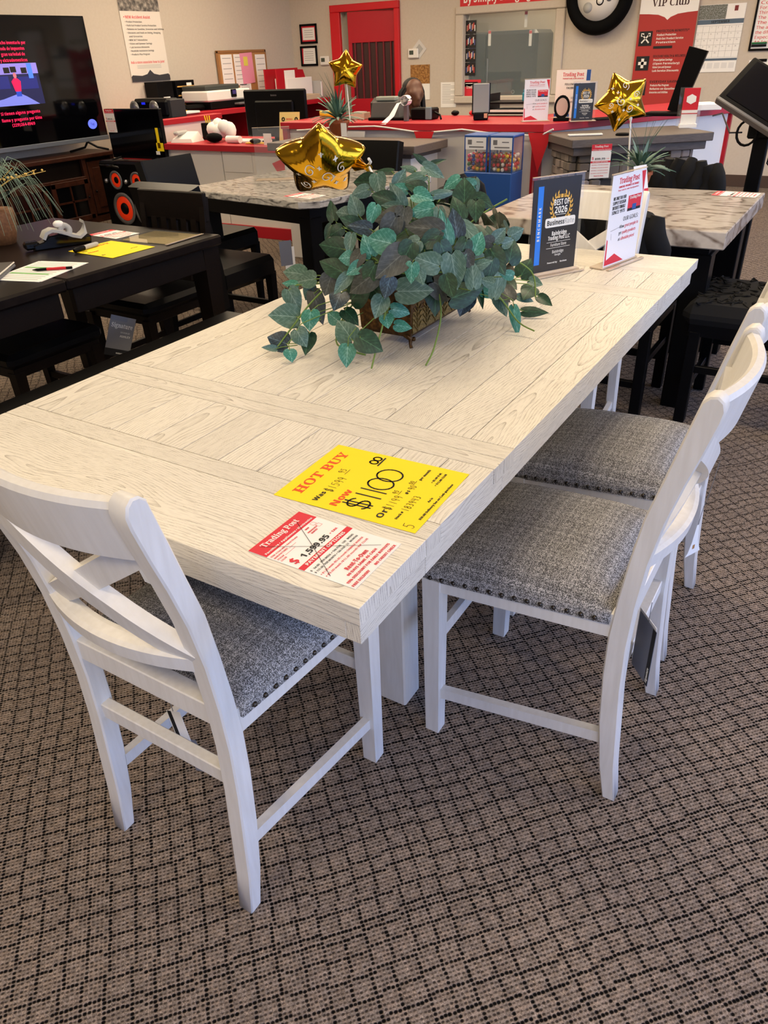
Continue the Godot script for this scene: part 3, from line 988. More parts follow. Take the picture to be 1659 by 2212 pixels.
func goal_sign():
	var o := Vector3(-0.252, 0.766, -1.885)
	var t := thing("store_sign", "white store sign with red corner triangles in acrylic stand on white table", "sign", o)
	t.transform = frame(o, Vector3(0.243, 0, -0.97), Vector3.UP)
	goal_print(t, 0.208, 0.283)

func goal_print(t: Node3D, w: float, h: float):
	holder(t, w, h)
	var y0 := 0.004
	part(t, "card", bx(Vector3(w / 2, y0 + h / 2, 0), Vector3(w, h, 0.001)), pm(rgb(238, 238, 242), 0.3))
	var z := 0.0008
	for q in [[[0.86, 0.985], [0.985, 0.985], [0.985, 0.72]], [[0.02, 0.02], [0.6, 0.02], [0.3, 0.13], [0.02, 0.07]], [[0.02, 0.07], [0.06, 0.08], [0.05, 0.3], [0.02, 0.32]]]:
		var red := G.new()
		var ps := []
		for v in q: ps.append(Vector3(w * v[0], y0 + h * v[1], z))
		red.face(ps, Vector3(0, 0, -1))
		part(t, "red_triangle", red.done(), M.print_red)
	var X := func(u: float, v: float) -> Transform3D: return at(w * u, y0 + h * (1.0 - v), z)
	txt(t, "Trading Post", w * 0.08, M.print_red, X.call(0.5, 0.07), FS, w * 0.6, false)
	txt(t, "FURNITURE  APPLIANCES  ELECTRONICS", w * 0.028, M.print_red, X.call(0.5, 0.135), FB, w * 0.6, false)
	txt(t, "Your rent to own headquarters", w * 0.022, M.print_red, X.call(0.5, 0.17), FR, w * 0.62, false)
	var k := 0
	for s in ["WE ONLY DO OUR", "SUPPLY DESIGN", "INTEREST UNABLE", "SINCE 1973"]:
		txt(t, s, w * 0.05, M.print_black, X.call(0.27, 0.25 + 0.05 * k), FB, w * 0.38, false)
		k += 1
	part(t, "picture", bx(Vector3(w * 0.74, y0 + h * 0.66, z), Vector3(w * 0.4, h * 0.17, 0.0004)), M.print_red)
	part(t, "picture_base", bx(Vector3(w * 0.74, y0 + h * 0.59, z + 0.0003), Vector3(w * 0.4, h * 0.03, 0.0004)), M.print_black)
	part(t, "picture_figure", bx(Vector3(w * 0.74, y0 + h * 0.615, z + 0.0006), Vector3(w * 0.12, h * 0.06, 0.0004)), M.blue)
	txt(t, "Trading Post", w * 0.04, M.white_print, at(w * 0.74, y0 + h * 0.72, z + 0.0004), FS, w * 0.34, false)
	txt(t, "OUR GOALS:", w * 0.06, M.print_black, X.call(0.68, 0.5), FR, w * 0.46, false)
	k = 0
	for s in [["Allow", "great people to"], ["get", "quality products"], ["at", "affordable prices!"]]:
		txt(t, s[0], w * 0.045, M.print_black, X.call(0.36, 0.58 + 0.07 * k), FR, w * [0.14, 0.08, 0.06][k])
		txt(t, s[1], w * 0.045, M.print_red, X.call(0.36 + [0.16, 0.1, 0.08][k], 0.58 + 0.07 * k), FR, w * 0.42)
		k += 1
	part(t, "arrow", pen([[[w * 0.1, y0 + h * 0.4], [w * 0.36, y0 + h * 0.42]], [[w * 0.13, y0 + h * 0.37], [w * 0.14, y0 + h * 0.3]]], 0.001), M.print_black, at(0, 0, z))

func hang_tags():
	# slate card on the nearer side chair
	var t := thing("hang_tag", "slate grey hang tag with dark border on the nearer side chair", "tag", Vector3.ZERO)
	t.transform = frame(Vector3(0.29, 0.437, -0.57), Vector3(0.6, 0.1, 0.79).normalized(), Vector3(0.05, 0.99, 0.0).normalized())
	t.transform.basis = t.transform.basis.orthonormalized()
	part(t, "card", bx(Vector3(0, -0.065, 0), Vector3(0.076, 0.13, 0.001)), M.tag_slate)
	part(t, "border", bx(Vector3(0.031, -0.065, 0.0008), Vector3(0.014, 0.13, 0.0006)), M.print_black)
	part(t, "back_card", bx(Vector3(-0.006, -0.06, -0.002), Vector3(0.076, 0.13, 0.001)), M.paper)
	txt(t, "Signature", 0.007, M.white_print, Transform3D(Basis(Vector3(0, 1, 0), Vector3(-1, 0, 0), Vector3(0, 0, 1)), Vector3(0.031, -0.125, 0.0013)), FS, 0.035)
	part(t, "string", tube_mesh([Vector3(0, 0, 0), Vector3(0.004, 0.02, 0.002), Vector3(0.0, 0.045, 0.0)], 0.0008), M.print_grey)
	# white tag on the second side chair
	t = thing("hang_tag", "small white paper tag on a string from the second side chair", "tag", Vector3.ZERO)
	t.transform = frame(Vector3(0.292, 0.385, -1.06), Vector3(0.45, 0, -0.89), Vector3(0, 1, 0))
	var g := G.new()
	g.prism(PackedVector2Array([Vector2(-0.004, 0), Vector2(0.004, 0), Vector2(0.012, -0.05), Vector2(0.03, -0.088), Vector2(-0.026, -0.09), Vector2(-0.018, -0.08), Vector2(-0.01, -0.05)]), -0.0004, 0.0004)
	part(t, "paper", g.done(), M.paper)
	part(t, "knot_hole", bx(Vector3(0.0, -0.066, 0.0006), Vector3(0.008, 0.012, 0.0004)), M.cork)
	part(t, "string", tube_mesh([Vector3(0, 0, 0), Vector3(0.006, 0.05, 0), Vector3(0.0, 0.09, 0.01), Vector3(0.03, 0.17, 0.0)], 0.0008), M.print_grey)
	# tag under the near chair
	t = thing("hang_tag", "narrow printed tag hanging under the nearest chair seat", "tag", Vector3.ZERO)
	t.transform = frame(Vector3(-0.468, 0.32, 0.0), Vector3(0.95, 0, -0.3), Vector3(-0.15, 0.98, 0))
	part(t, "card", bx(Vector3(0, -0.05, 0), Vector3(0.03, 0.1, 0.001)), M.paper)
	part(t, "print", bx(Vector3(-0.009, -0.05, 0.0008), Vector3(0.008, 0.1, 0.0006)), M.print_black)
	part(t, "slip", bx(Vector3(0.012, -0.12, -0.002), Vector3(0.026, 0.09, 0.001)), M.tag_slate)
	part(t, "string", tube_mesh([Vector3(0, 0, 0), Vector3(0.003, 0.07, 0), Vector3(0.0, 0.15, 0.0)], 0.0008), M.print_grey)
	# price slip peeping out behind the near chair back
	t = thing("hang_tag", "white slip hanging from the nearest chair's crossed slats", "tag", Vector3.ZERO)
	t.transform = frame(Vector3(-0.352, 0.768, 0.07), Vector3(1, 0, 0), Vector3(0, 0.97, 0.2))
	part(t, "paper", bx(Vector3(0, -0.025, 0), Vector3(0.024, 0.05, 0.0006)), M.paper)
	part(t, "string", tube_mesh([Vector3(0, 0, 0), Vector3(0.0, 0.02, 0.004), Vector3(0.0, 0.045, 0.012)], 0.0008), M.print_grey)

func tube_mesh(pts: Array, r, n := 6) -> ArrayMesh:
	var g := G.new()
	g.tube(pts, r, n)
	return g.done()

# ---------------------------------------------------------------- balloons
func star_rho(a: float, r_in: float) -> float:
	var k := fposmod(a - PI / 2, TAU / 5.0) / (TAU / 5.0)
	var d := absf(k - 0.5) * 2.0
	return lerpf(r_in, 1.0, pow(d, 1.8))
func star_h(x: float, y: float, r_in: float) -> float:
	var q := Vector2(x, y)
	var a := q.angle()
	var f := q.length() / star_rho(a, r_in)
	return pow(maxf(0.0, 1.0 - f * f), 0.62) + 0.02 * sin(a * 45.0) * f * f * (1.0 - f)
func star_balloon(t: Node3D, R: float, thick: float, r_in: float, prints: bool):
	var g := G.new()
	var na := 100; var nr := 12
	g.sm(1)
	for s in [-1, 1]:
		for i in nr:
			for k in na:
				var p := []
				for q in [[i, k], [i + 1, k], [i + 1, k + 1], [i, k + 1]]:
					var a: float = TAU * q[1] / na
					var f: float = sin(PI * 0.5 * q[0] / nr)
					var rr: float = f * star_rho(a, r_in)
					var wob := 0.035 * sin(a * 45.0 + s) * f * f * f
					p.append(Vector3(cos(a) * rr * R, sin(a) * rr * R, s * thick * (star_h(cos(a) * rr, sin(a) * rr, r_in) + wob * (1.0 - f) * 4.0)))
				if s == 1:
					g.tri(p[0], p[1], p[2])
					if i > 0: g.tri(p[0], p[2], p[3])
				else:
					g.tri(p[0], p[2], p[1])
					if i > 0: g.tri(p[0], p[3], p[2])
	part(t, "foil", g.done(), M.gold)
	if prints:
		g = G.new()
		for sw in [[-0.25, 0.2, 0.13, 40], [-0.35, -0.25, 0.12, 200], [0.1, -0.45, 0.14, 120], [0.1, 0.05, 0.16, 300], [0.42, 0.22, 0.1, 60]]:
			var last := Vector3.ZERO
			for i in 22:
				var a := deg_to_rad(sw[3] + i * 24.0)
				var rr: float = sw[2] * (1.0 - i / 24.0)
				var x: float = sw[0] + cos(a) * rr; var y: float = sw[1] + sin(a) * rr
				var p := Vector3(x * R, y * R, thick * (star_h(x, y, r_in)) + 0.0012)
				if i > 0:
					var d := (p - last).normalized(); var n := Vector3(-d.y, d.x, 0) * R * 0.012
					g.quad(last - n, p - n, p + n, last + n)
				last = p
		for st in [[-0.05, 0.3], [-0.18, -0.08], [0.3, 0.4], [0.3, -0.2], [-0.5, 0.05], [0.0, 0.6], [0.5, -0.3], [0.25, 0.05]]:
			for i in 4:
				var a := PI * i / 4.0
				var d := Vector2(cos(a), sin(a)) * (0.05 if i % 2 == 0 else 0.03); var n := Vector2(-d.y, d.x) * 0.22
				var ps := []
				for q in [-d - n, d - n, d + n, -d + n]:
					ps.append(Vector3((st[0] + q.x) * R, (st[1] + q.y) * R, thick * star_h(st[0] + q.x, st[1] + q.y, r_in) + 0.0013))
				g.quad(ps[0], ps[1], ps[2], ps[3])
		part(t, "printed_swirls", g.done(), M.white_print).set_meta("kind", "stuff")

func planter_and_ivy():
	# antique metal planter on small feet
	var t := thing("planter", "antique bronze rectangular metal planter on small feet under the ivy", "planter", Vector3(-0.52, 0.7655, -1.1))
	var g := G.new()
	var lev := [[0.030, 0.070, 0.168], [0.040, 0.074, 0.172], [0.085, 0.076, 0.174], [0.115, 0.080, 0.178], [0.135, 0.090, 0.188], [0.147, 0.104, 0.2], [0.152, 0.104, 0.2], [0.150, 0.098, 0.194], [0.12, 0.074, 0.17]]
	for i in lev.size() - 1:
		var a: Array = lev[i]; var b: Array = lev[i + 1]
		for k in 4:
			var c0: Vector2 = [Vector2(1, 1), Vector2(-1, 1), Vector2(-1, -1), Vector2(1, -1)][k]
			var c1: Vector2 = [Vector2(-1, 1), Vector2(-1, -1), Vector2(1, -1), Vector2(1, 1)][k]
			g.tri(Vector3(c0.x * a[1], a[0], c0.y * a[2]), Vector3(c1.x * b[1], b[0], c1.y * b[2]), Vector3(c1.x * a[1], a[0], c1.y * a[2]), Vector2(0, 0), Vector2(1, 1), Vector2(1, 0))
			g.tri(Vector3(c0.x * a[1], a[0], c0.y * a[2]), Vector3(c0.x * b[1], b[0], c0.y * b[2]), Vector3(c1.x * b[1], b[0], c1.y * b[2]), Vector2(0, 0), Vector2(0, 1), Vector2(1, 1))
	g.box(Vector3(0, 0.033, 0), Vector3(0.138, 0.006, 0.334))
	g.box(Vector3(0, 0.118, 0), Vector3(0.15, 0.006, 0.344))
	var bronze := noisy(rgb(40, 26, 14), rgb(112, 78, 38), 0.04, 41, 0.35, 6.0)
	bronze.metallic = 0.75
	part(t, "body", g.done(), bronze)
	var relief := noisy(rgb(58, 50, 28), rgb(168, 142, 80), 0.09, 42, 0.4, 7.0)
	relief.metallic = 0.6
	g = G.new()
	for i in 7:
		var z0 := -0.145 + i * 0.048
		for s in [-1, 1]:
			for k in 5:
				g.bar(Vector3(0.0775, 0.045 + k * 0.014, z0), Vector3(0.079, 0.062 + k * 0.014, z0 + s * 0.019), Vector2(0.003, 0.003), Vector2(0.002, 0.002))
		g.bar(Vector3(0.0775, 0.04, z0), Vector3(0.081, 0.125, z0), Vector2(0.003, 0.003), Vector2(0.002, 0.002))
	g.box(Vector3(0.0755, 0.08, 0), Vector3(0.003, 0.082, 0.33))
	part(t, "fern_relief", g.done(), relief)
	for s in [[1, 1], [-1, 1], [1, -1], [-1, -1]]:
		g = G.new()
		var c := Vector3(s[0] * 0.066, 0, s[1] * 0.164)
		g.tube([c + Vector3(-s[0] * 0.012, 0.034, 0), c + Vector3(s[0] * 0.006, 0.026, s[1] * 0.004), c + Vector3(s[0] * 0.003, 0.012, s[1] * 0.002), c + Vector3(s[0] * 0.008, 0.004, s[1] * 0.006)], [0.008, 0.007, 0.004, 0.0045], 8)
		g.ball(c + Vector3(s[0] * 0.012, 0.026, s[1] * 0.0), 0.006, 8, 6)
		part(t, "foot", g.done(), bronze)
	# artificial ivy
	var p := thing("ivy_plant", "artificial green ivy with heart-shaped leaves spilling over the white table", "plant", Vector3.ZERO)
	var lm := []
	for c in [[rgb(24, 56, 36), rgb(78, 124, 86), 51], [rgb(70, 102, 86), rgb(156, 180, 164), 52], [rgb(50, 122, 102), rgb(164, 210, 198), 53], [rgb(58, 62, 56), rgb(112, 116, 106), 54], [rgb(28, 46, 54), rgb(120, 146, 156), 55]]:
		var m := textured(leaf_image(c[0], c[1], c[2]), 0.42)
		lm.append(m)
	var half := [Vector2(0.0, 0.10), Vector2(0.16, 0.0), Vector2(0.33, 0.03), Vector2(0.46, 0.16), Vector2(0.5, 0.34), Vector2(0.45, 0.52), Vector2(0.32, 0.70), Vector2(0.16, 0.86), Vector2(0.0, 1.0)]
	var shapes := []
	for v in 4:
		g = G.new()
		g.sm(1)
		var P := func(x: float, y: float) -> Vector3:
			var cup := 0.16 * absf(x) * (1.0 if v % 2 == 0 else -0.5) - 0.22 * pow(y - 0.35, 2.0) * (1.0 if v < 3 else 2.0) + 0.02 * sin(y * 14.0 + v) * absf(x)
			return Vector3(x, y - 0.45, cup)
		for s in [-1, 1]:
			for i in half.size() - 1:
				var a: Vector2 = half[i]; var b: Vector2 = half[i + 1]
				var m0 := Vector2(0, clampf(a.y, 0.1, 1.0)); var m1 := Vector2(0, clampf(b.y, 0.1, 1.0))
				for q in [[m0, a * Vector2(0.5, 1.0), b * Vector2(0.5, 1.0), m1], [a * Vector2(0.5, 1.0), a, b, b * Vector2(0.5, 1.0)]]:
					var ps := []; var us := []
					for w in q:
						ps.append(P.call(s * w.x, w.y)); us.append(Vector2(0.5 + s * w.x, w.y))
					if s < 0:
						ps.reverse(); us.reverse()
					g.tri(ps[0], ps[1], ps[2], us[0], us[1], us[2]); g.tri(ps[0], ps[2], ps[3], us[0], us[2], us[3])
		shapes.append(g.done())
	var leaves := LEAVES.duplicate()
	var r := RandomNumberGenerator.new(); r.seed = 12
	# leaves deeper in the plant and on its far side
	for i in 170:
		var th := r.randf() * TAU; var ph := acos(r.randf_range(-0.1, 1.0))
		var f := r.randf_range(0.45, 0.95)
		var n := Vector3(sin(ph) * cos(th), cos(ph), sin(ph) * sin(th))
		var c := Vector3(-0.5, 0.915, -1.12) + n * Vector3(0.26, 0.2, 0.28) * f
		var tip := (n.cross(Vector3(r.randf() - 0.5, r.randf() * -0.8, r.randf() - 0.5))).normalized()
		leaves.append([c.x, c.y, c.z, n.x, n.y, n.z, tip.x, tip.y, tip.z, r.randf_range(0.06, 0.095), r.randf_range(0.045, 0.066), [0, 0, 3, 1][r.randi() % 4]])
	var pet := G.new()
	var i := 0
	var core := Vector3(-0.5, 0.90, -1.1)
	for l in leaves:
		var pos := Vector3(l[0], l[1], l[2]); var n := Vector3(l[3], l[4], l[5]); var tip := Vector3(l[6], l[7], l[8])
		tip = (tip - n * tip.dot(n)).normalized(); n = n.normalized()
		var b := Basis(tip.cross(n) * l[10] * 1.16, tip * l[9] * 1.16, n * l[9])
		part(p, "leaf", shapes[i % 4], lm[int(l[11])], Transform3D(b, pos))
		var foot: Vector3 = pos - tip * l[9] * 0.36
		var inw: Vector3 = (core - foot)
		var q: Vector3 = foot - tip * 0.012 + inw.normalized() * 0.02
		if foot.y > 0.83 and i < 116: pet.tube([foot, q, q + inw * 0.45], 0.0013, 5, false)
		elif i < 116: pet.tube([foot, foot - tip * 0.015 + Vector3(0, 0.006, 0), foot - tip * 0.03 + inw.normalized() * 0.03], 0.0012, 5, false)
		i += 1
	var ps := part(p, "petioles", pet.done(), M.stem)
	ps.set_meta("kind", "stuff")
	# trailing vines
	for v in [[[-0.55, 0.93, -1.0], [-0.62, 0.95, -0.95], [-0.68, 0.89, -0.86], [-0.71, 0.83, -0.79], [-0.73, 0.785, -0.74]],
		[[-0.56, 0.92, -0.98], [-0.6, 0.86, -0.88], [-0.6, 0.80, -0.82], [-0.55, 0.79, -0.80], [-0.50, 0.785, -0.80]],
		[[-0.5, 0.92, -0.94], [-0.475, 0.93, -0.88], [-0.475, 0.86, -0.85], [-0.47, 0.80, -0.80], [-0.455, 0.774, -0.755]],
		[[-0.44, 0.93, -1.02], [-0.39, 0.91, -0.97], [-0.375, 0.85, -0.955], [-0.365, 0.79, -0.90], [-0.352, 0.771, -0.835]],
		[[-0.42, 0.92, -1.1], [-0.36, 0.93, -1.1], [-0.30, 0.86, -1.14], [-0.25, 0.80, -1.15], [-0.2, 0.785, -1.14]],
		[[-0.42, 0.92, -1.14], [-0.34, 0.95, -1.2], [-0.27, 0.9, -1.27], [-0.24, 0.84, -1.24]],
		[[-0.5, 0.95, -1.1], [-0.5, 1.05, -1.14], [-0.47, 1.12, -1.2]],
		[[-0.5, 0.95, -1.15], [-0.42, 1.03, -1.25], [-0.36, 1.07, -1.3]]]:
		var cv := Curve3D.new()
		for k in v.size():
			var a := Vector3(v[k][0], v[k][1], v[k][2])
			var pr: Array = v[maxi(k - 1, 0)]; var nx: Array = v[mini(k + 1, v.size() - 1)]
			var tg := (Vector3(nx[0], nx[1], nx[2]) - Vector3(pr[0], pr[1], pr[2])) * 0.17
			cv.add_point(a, -tg, tg)
		var pts := []
		for k in 25: pts.append(cv.sample_baked(cv.get_baked_length() * k / 24.0, true))
		part(p, "vine", tube_mesh(pts, 0.0022), M.stem)
	# a white string and a small paper tag in the leaves
	var s := thing("plant_tag", "small white paper tag on a string in the ivy", "tag", Vector3(-0.375, 1.0, -0.99))
	part(s, "paper", bx(Vector3(0.0, -0.045, 0.02), Vector3(0.011, 0.032, 0.0006)), M.paper)
	part(s, "string", tube_mesh([Vector3(-0.035, 0.075, 0.0), Vector3(-0.008, 0.07, 0.01), Vector3(0.0, 0.055, 0.015), Vector3(0.0, 0.02, 0.02), Vector3(0.0, -0.03, 0.02)], 0.0014), M.white)
	# foil star on a stick in the planter
	var b := thing("star_balloon", "large gold foil star balloon with white swirls leaning above the ivy", "balloon", Vector3.ZERO, 0.0, "gold star balloons on sticks")
	var st := Node3D.new()
	var n := Vector3(0.42, -0.70, 0.58).normalized()
	var rt := Vector3(0.83, -0.05, -0.56).normalized()
	rt = (rt - n * rt.dot(n)).normalized()
	b.transform = Transform3D(Basis(rt, n.cross(rt), n), Vector3(-0.882, 1.160, -1.2))
	star_balloon(b, 0.13, 0.062, 0.68, true)
	var inv := b.transform.affine_inverse()
	var nk := []
	for q in [Vector3(-0.785, 1.15, -1.235), Vector3(-0.748, 1.145, -1.22), Vector3(-0.73, 1.143, -1.21)]: nk.append(inv * q)
	part(b, "neck", tube_mesh(nk, [0.02, 0.007, 0.011], 8), M.gold)
	var sk := []
	for q in [Vector3(-0.735, 1.15, -1.215), Vector3(-0.70, 1.12, -1.19), Vector3(-0.56, 0.9, -1.12)]: sk.append(inv * q)
	part(b, "stick", tube_mesh(sk, 0.0035, 8), M.white)
	part(b, "stick_clip", tube_mesh([sk[0] + Vector3(0, 0.03, 0.004), sk[0] + Vector3(0.006, 0.012, 0), sk[0]], 0.004, 6), M.white)
	part(b, "barcode", bx(Vector3(0.045, -0.075, 0.036), Vector3(0.026, 0.012, 0.001)), M.white_print, Transform3D(Basis(Vector3.RIGHT, 0.5), Vector3(0, 0.022, 0.04)))
	st.free()

# ---------------------------------------------------------------- dark dining set
func dark_set():
	var t := thing("dining_table", "dark espresso dining table covered with papers on the left", "table", Vector3.ZERO)
	for s in [[-1.85, -1.035], [-1.033, -0.05]]:
		part(t, "table_top", bx(Vector3(-2.485, 0.744, (s[0] + s[1]) / 2), Vector3(1.13, 0.042, s[1] - s[0]), 0.008), M.espresso_top)
		for x in [-1.955, -3.015]: part(t, "apron", bx(Vector3(x, 0.677, (s[0] + s[1]) / 2), Vector3(0.03, 0.09, s[1] - s[0] - 0.06), 0.003), M.espresso)
	for z in [-1.82, -0.08]: part(t, "apron", bx(Vector3(-2.485, 0.677, z), Vector3(1.03, 0.09, 0.03), 0.003), M.espresso)
	for x in [-1.985, -2.985]:
		for z in [-1.79, -0.11]:
			var g := G.new()
			g.bar(Vector3(x, 0.72, z), Vector3(x, 0.0, z), Vector2(0.095, 0.095), Vector2(0.05, 0.05), Vector3.BACK)
			part(t, "leg", g.done(), M.espresso)
	slat_chair(Vector3(-2.36, 0, -2.0), 0.0, "dark slat-back chair pushed under the far end of the dark table")
	pad_stool(Vector3(-2.33, 0, -1.06), "dark padded stool tucked under the near side of the dark table")
	# bench
	var b := thing("bench", "long black upholstered bench along the far side of the white table", "bench", Vector3(-1.62, 0, -1.0))
	part(b, "seat_cushion", bx(Vector3(0, 0.465, 0), Vector3(0.38, 0.05, 1.4), 0.018), M.leather)
	part(b, "seat_frame", bx(Vector3(0, 0.415, 0), Vector3(0.34, 0.05, 1.34), 0.003), M.espresso)
	for x in [-0.15, 0.15]:
		for z in [-0.64, 0.64]:
			var g := G.new()
			g.bar(Vector3(x, 0.44, z), Vector3(x, 0, z), Vector2(0.055, 0.055), Vector2(0.038, 0.038), Vector3.BACK)
			part(b, "leg", g.done(), M.espresso)
	# paperwork
	var z0 := 0.7665
	var y := thing("sale_card", "yellow sale card lying on the dark table under a marker", "sign", Vector3.ZERO)
	y.transform = frame(Vector3(-2.02, z0, -1.33), Vector3(0.04, 0, -1), Vector3(-1, 0, -0.04))
	part(y, "card", bx(Vector3(0.11, 0.14, 0), Vector3(0.216, 0.279, 0.0008)), M.yellow)
	txt(y, "HOT BUY", 0.017, M.orange_red, at(0.022, 0.248, 0.0008), FS, 0.16)
	txt(y, "Now", 0.012, M.orange_red, at(0.012, 0.165, 0.0008), FB, 0.05)
	txt(y, "Was", 0.009, M.print_black, at(0.012, 0.203, 0.0008)); txt(y, "Or", 0.011, M.print_black, at(0.012, 0.078, 0.0008)); txt(y, "per month", 0.005, M.print_black, at(0.15, 0.07, 0.0008))
	var mk := thing("marker", "grey and black felt marker lying on the yellow card", "marker", Vector3(-2.25, z0 + 0.009, -1.395))
	mk.transform = frame(Vector3(-2.25, z0 + 0.0105, -1.395), Vector3(-0.12, 0, -0.99), Vector3.UP)
	part(mk, "barrel", tube_mesh([Vector3(-0.01, 0, 0), Vector3(0.06, 0, 0), Vector3(0.068, 0, 0)], [0.009, 0.009, 0.006], 10), M.grey_light)
	part(mk, "cap", tube_mesh([Vector3(-0.066, 0, 0), Vector3(-0.06, 0, 0), Vector3(-0.01, 0, 0)], [0.006, 0.0095, 0.0098], 10), M.black)
	var pc := price_card("red and white price card lying on the dark table", Vector3(-2.3, z0, -1.595), Vector3(0.05, 0, -1), Vector3(-1, 0, -0.05), false)
	pc.position.y = z0
	var sw := thing("swatch_sleeve", "clear plastic sleeve of beige fabric swatches on the dark table", "sleeve", Vector3(-2.125, z0, -1.69), 0.05)
	part(sw, "swatch_sheet", bx(Vector3(0, 0.001, 0), Vector3(0.26, 0.002, 0.2), 0.0005), noisy(rgb(150, 134, 84), rgb(196, 176, 130), 0.03, 61, 0.8, 5.0, Vector3(1, 1, 8)))
	part(sw, "sleeve", bx(Vector3(0, 0.0025, 0), Vector3(0.29, 0.001, 0.23)), M.acrylic)
	part(sw, "sleeve_edge", bx(Vector3(0.136, 0.003, 0), Vector3(0.012, 0.0012, 0.23)), M.acrylic_edge)
	var pp := thing("price_list", "white printed price list with green rows on the dark table", "paper", Vector3.ZERO)
	pp.transform = frame(Vector3(-1.985, z0, -0.985), Vector3(-0.27, 0, -0.965), Vector3(-0.965, 0, 0.27))
	part(pp, "sheet", bx(Vector3(0.12, 0.11, 0), Vector3(0.279, 0.216, 0.0012)), M.paper)
	part(pp, "under_sheet", bx(Vector3(0.128, 0.104, -0.0008), Vector3(0.279, 0.216, 0.0006)), M.white)
	var green := pm(rgb(120, 196, 108), 0.8)
	for k in 2: part(pp, "green_row", bx(Vector3(0.08 + k * 0.085, 0.12, 0.0009), Vector3(0.011, 0.17, 0.0004)), green)
	for k in 12: part(pp, "print_row", bx(Vector3(0.005 + k * 0.021, 0.115, 0.0009), Vector3(0.004, 0.18, 0.0003)), M.grey_light)
	var pn := thing("ballpoint_pen", "red and black ballpoint pen lying on the price list", "pen", Vector3.ZERO)
	pn.transform = frame(Vector3(-2.08, z0 + 0.006, -1.1), Vector3(0.78, 0, -0.62), Vector3.UP)
	part(pn, "barrel", tube_mesh([Vector3(-0.02, 0, 0), Vector3(0.05, 0, 0)], 0.0052, 8), M.red_bright)
	part(pn, "grip", tube_mesh([Vector3(-0.072, 0, 0), Vector3(-0.055, 0, 0), Vector3(-0.02, 0, 0)], [0.0015, 0.0048, 0.0055], 8), M.black)
	part(pn, "clip_end", tube_mesh([Vector3(0.05, 0, 0), Vector3(0.072, 0, 0)], 0.005, 8), M.black)
	var lp := thing("laptop", "corner of a closed silver laptop at the left edge", "laptop", Vector3.ZERO)
	lp.transform = frame(Vector3(-2.27, z0, -1.08), Vector3(0.64, 0, 0.77), Vector3.UP)
	part(lp, "lid", bx(Vector3(0.17, 0.016, 0.12), Vector3(0.34, 0.008, 0.24), 0.003), M.steel)
	part(lp, "base", bx(Vector3(0.17, 0.006, 0.12), Vector3(0.34, 0.011, 0.24), 0.003), M.grey)
	tape_dispenser()
	# dried grass arrangement at the far left
	var gp := thing("grass_arrangement", "potted drooping grass with golden berry sprigs at the left edge", "plant", Vector3(-2.72, z0 - 0.001, -1.34))
	var g := G.new()
	g.lathe([Vector2(0.0, 0.0), Vector2(0.05, 0.0), Vector2(0.065, 0.05), Vector2(0.075, 0.12), Vector2(0.07, 0.14), Vector2(0.0, 0.135)], 20)
	part(gp, "pot", g.done(), noisy(rgb(96, 60, 34), rgb(140, 96, 58), 0.05, 63, 0.7, 5.0))
	var r := RandomNumberGenerator.new(); r.seed = 9
	var gm := pm(rgb(126, 150, 128), 0.6)
	for i in 60:
		var a := r.randf() * TAU; var len := r.randf_range(0.16, 0.30)
		var d := Vector3(cos(a), 0, sin(a))
		var pts := []
		for k in 9:
			var f := k / 8.0
			pts.append(Vector3(0, 0.13, 0) + d * len * (0.15 + 0.85 * f) * sin(f * 1.5) + Vector3(0, 0.22 * sin(f * 2.6) - 0.16 * f * f, 0) * (0.7 + 0.5 * r.randf()))
		var rad := []
		for k in 9: rad.append(0.0018 * (1.0 - k / 9.0) + 0.0004)
		part(gp, "grass_blade", tube_mesh(pts, rad, 4), gm)
	var bm := pm(rgb(214, 178, 92), 0.5)
	for i in 7:
		var a := -0.9 + i * 0.5
		var d := Vector3(cos(a), 0, sin(a))
		var s := G.new()
		s.tube([Vector3(0, 0.2, 0), Vector3(0, 0.25, 0) + d * 0.1, Vector3(0, 0.27 + 0.02 * (i % 3), 0) + d * 0.24], 0.0014, 5)
		for k in 5: s.ball(Vector3(0, 0.255 + 0.005 * k, 0) + d * (0.09 + 0.035 * k) + Vector3(0, 0.004 * (k % 2), 0.004), 0.005, 7, 5)
		part(gp, "berry_sprig", s.done(), bm)
	var lf := pm(rgb(38, 62, 50), 0.6)
	for i in 5:
		g = G.new()
		var a := i * 1.25
		var d := Vector3(cos(a), 0.35, sin(a))
		g.face([Vector3(0, 0.16, 0), Vector3(0, 0.17, 0) + d * 0.09 + Vector3(-d.z, 0, d.x) * 0.03, Vector3(0, 0.17, 0) + d * 0.17, Vector3(0, 0.17, 0) + d * 0.09 - Vector3(-d.z, 0, d.x) * 0.03], Vector3(0, -1, 0))
		part(gp, "broad_leaf", g.done(), lf)
	# hang tags under the dark table
	var h := thing("hang_tag", "large grey printed hang tag under the dark table", "tag", Vector3.ZERO)
	h.transform = frame(Vector3(-2.14, 0.455, -1.395), Vector3(0.15, -0.42, -0.89), Vector3(0.1, 0.9, -0.42))
	h.transform.basis = h.transform.basis.orthonormalized()
	part(h, "card", bx(Vector3(0, -0.04, 0), Vector3(0.12, 0.17, 0.001)), pm(rgb(128, 128, 130), 0.4))
	part(h, "dark_head", bx(Vector3(-0.02, 0.035, 0.0008), Vector3(0.08, 0.02, 0.0006)), M.tag_slate)
	part(h, "dark_foot", bx(Vector3(0, -0.11, 0.0008), Vector3(0.12, 0.03, 0.0006)), M.print_black)
	txt(h, "Signature", 0.018, M.white_print, at(0.0, 0.005, 0.001), FS, 0.1, false)
	txt(h, "DESIGN BY", 0.006, M.white_print, at(0.02, -0.022, 0.001), FR, 0.045, false)
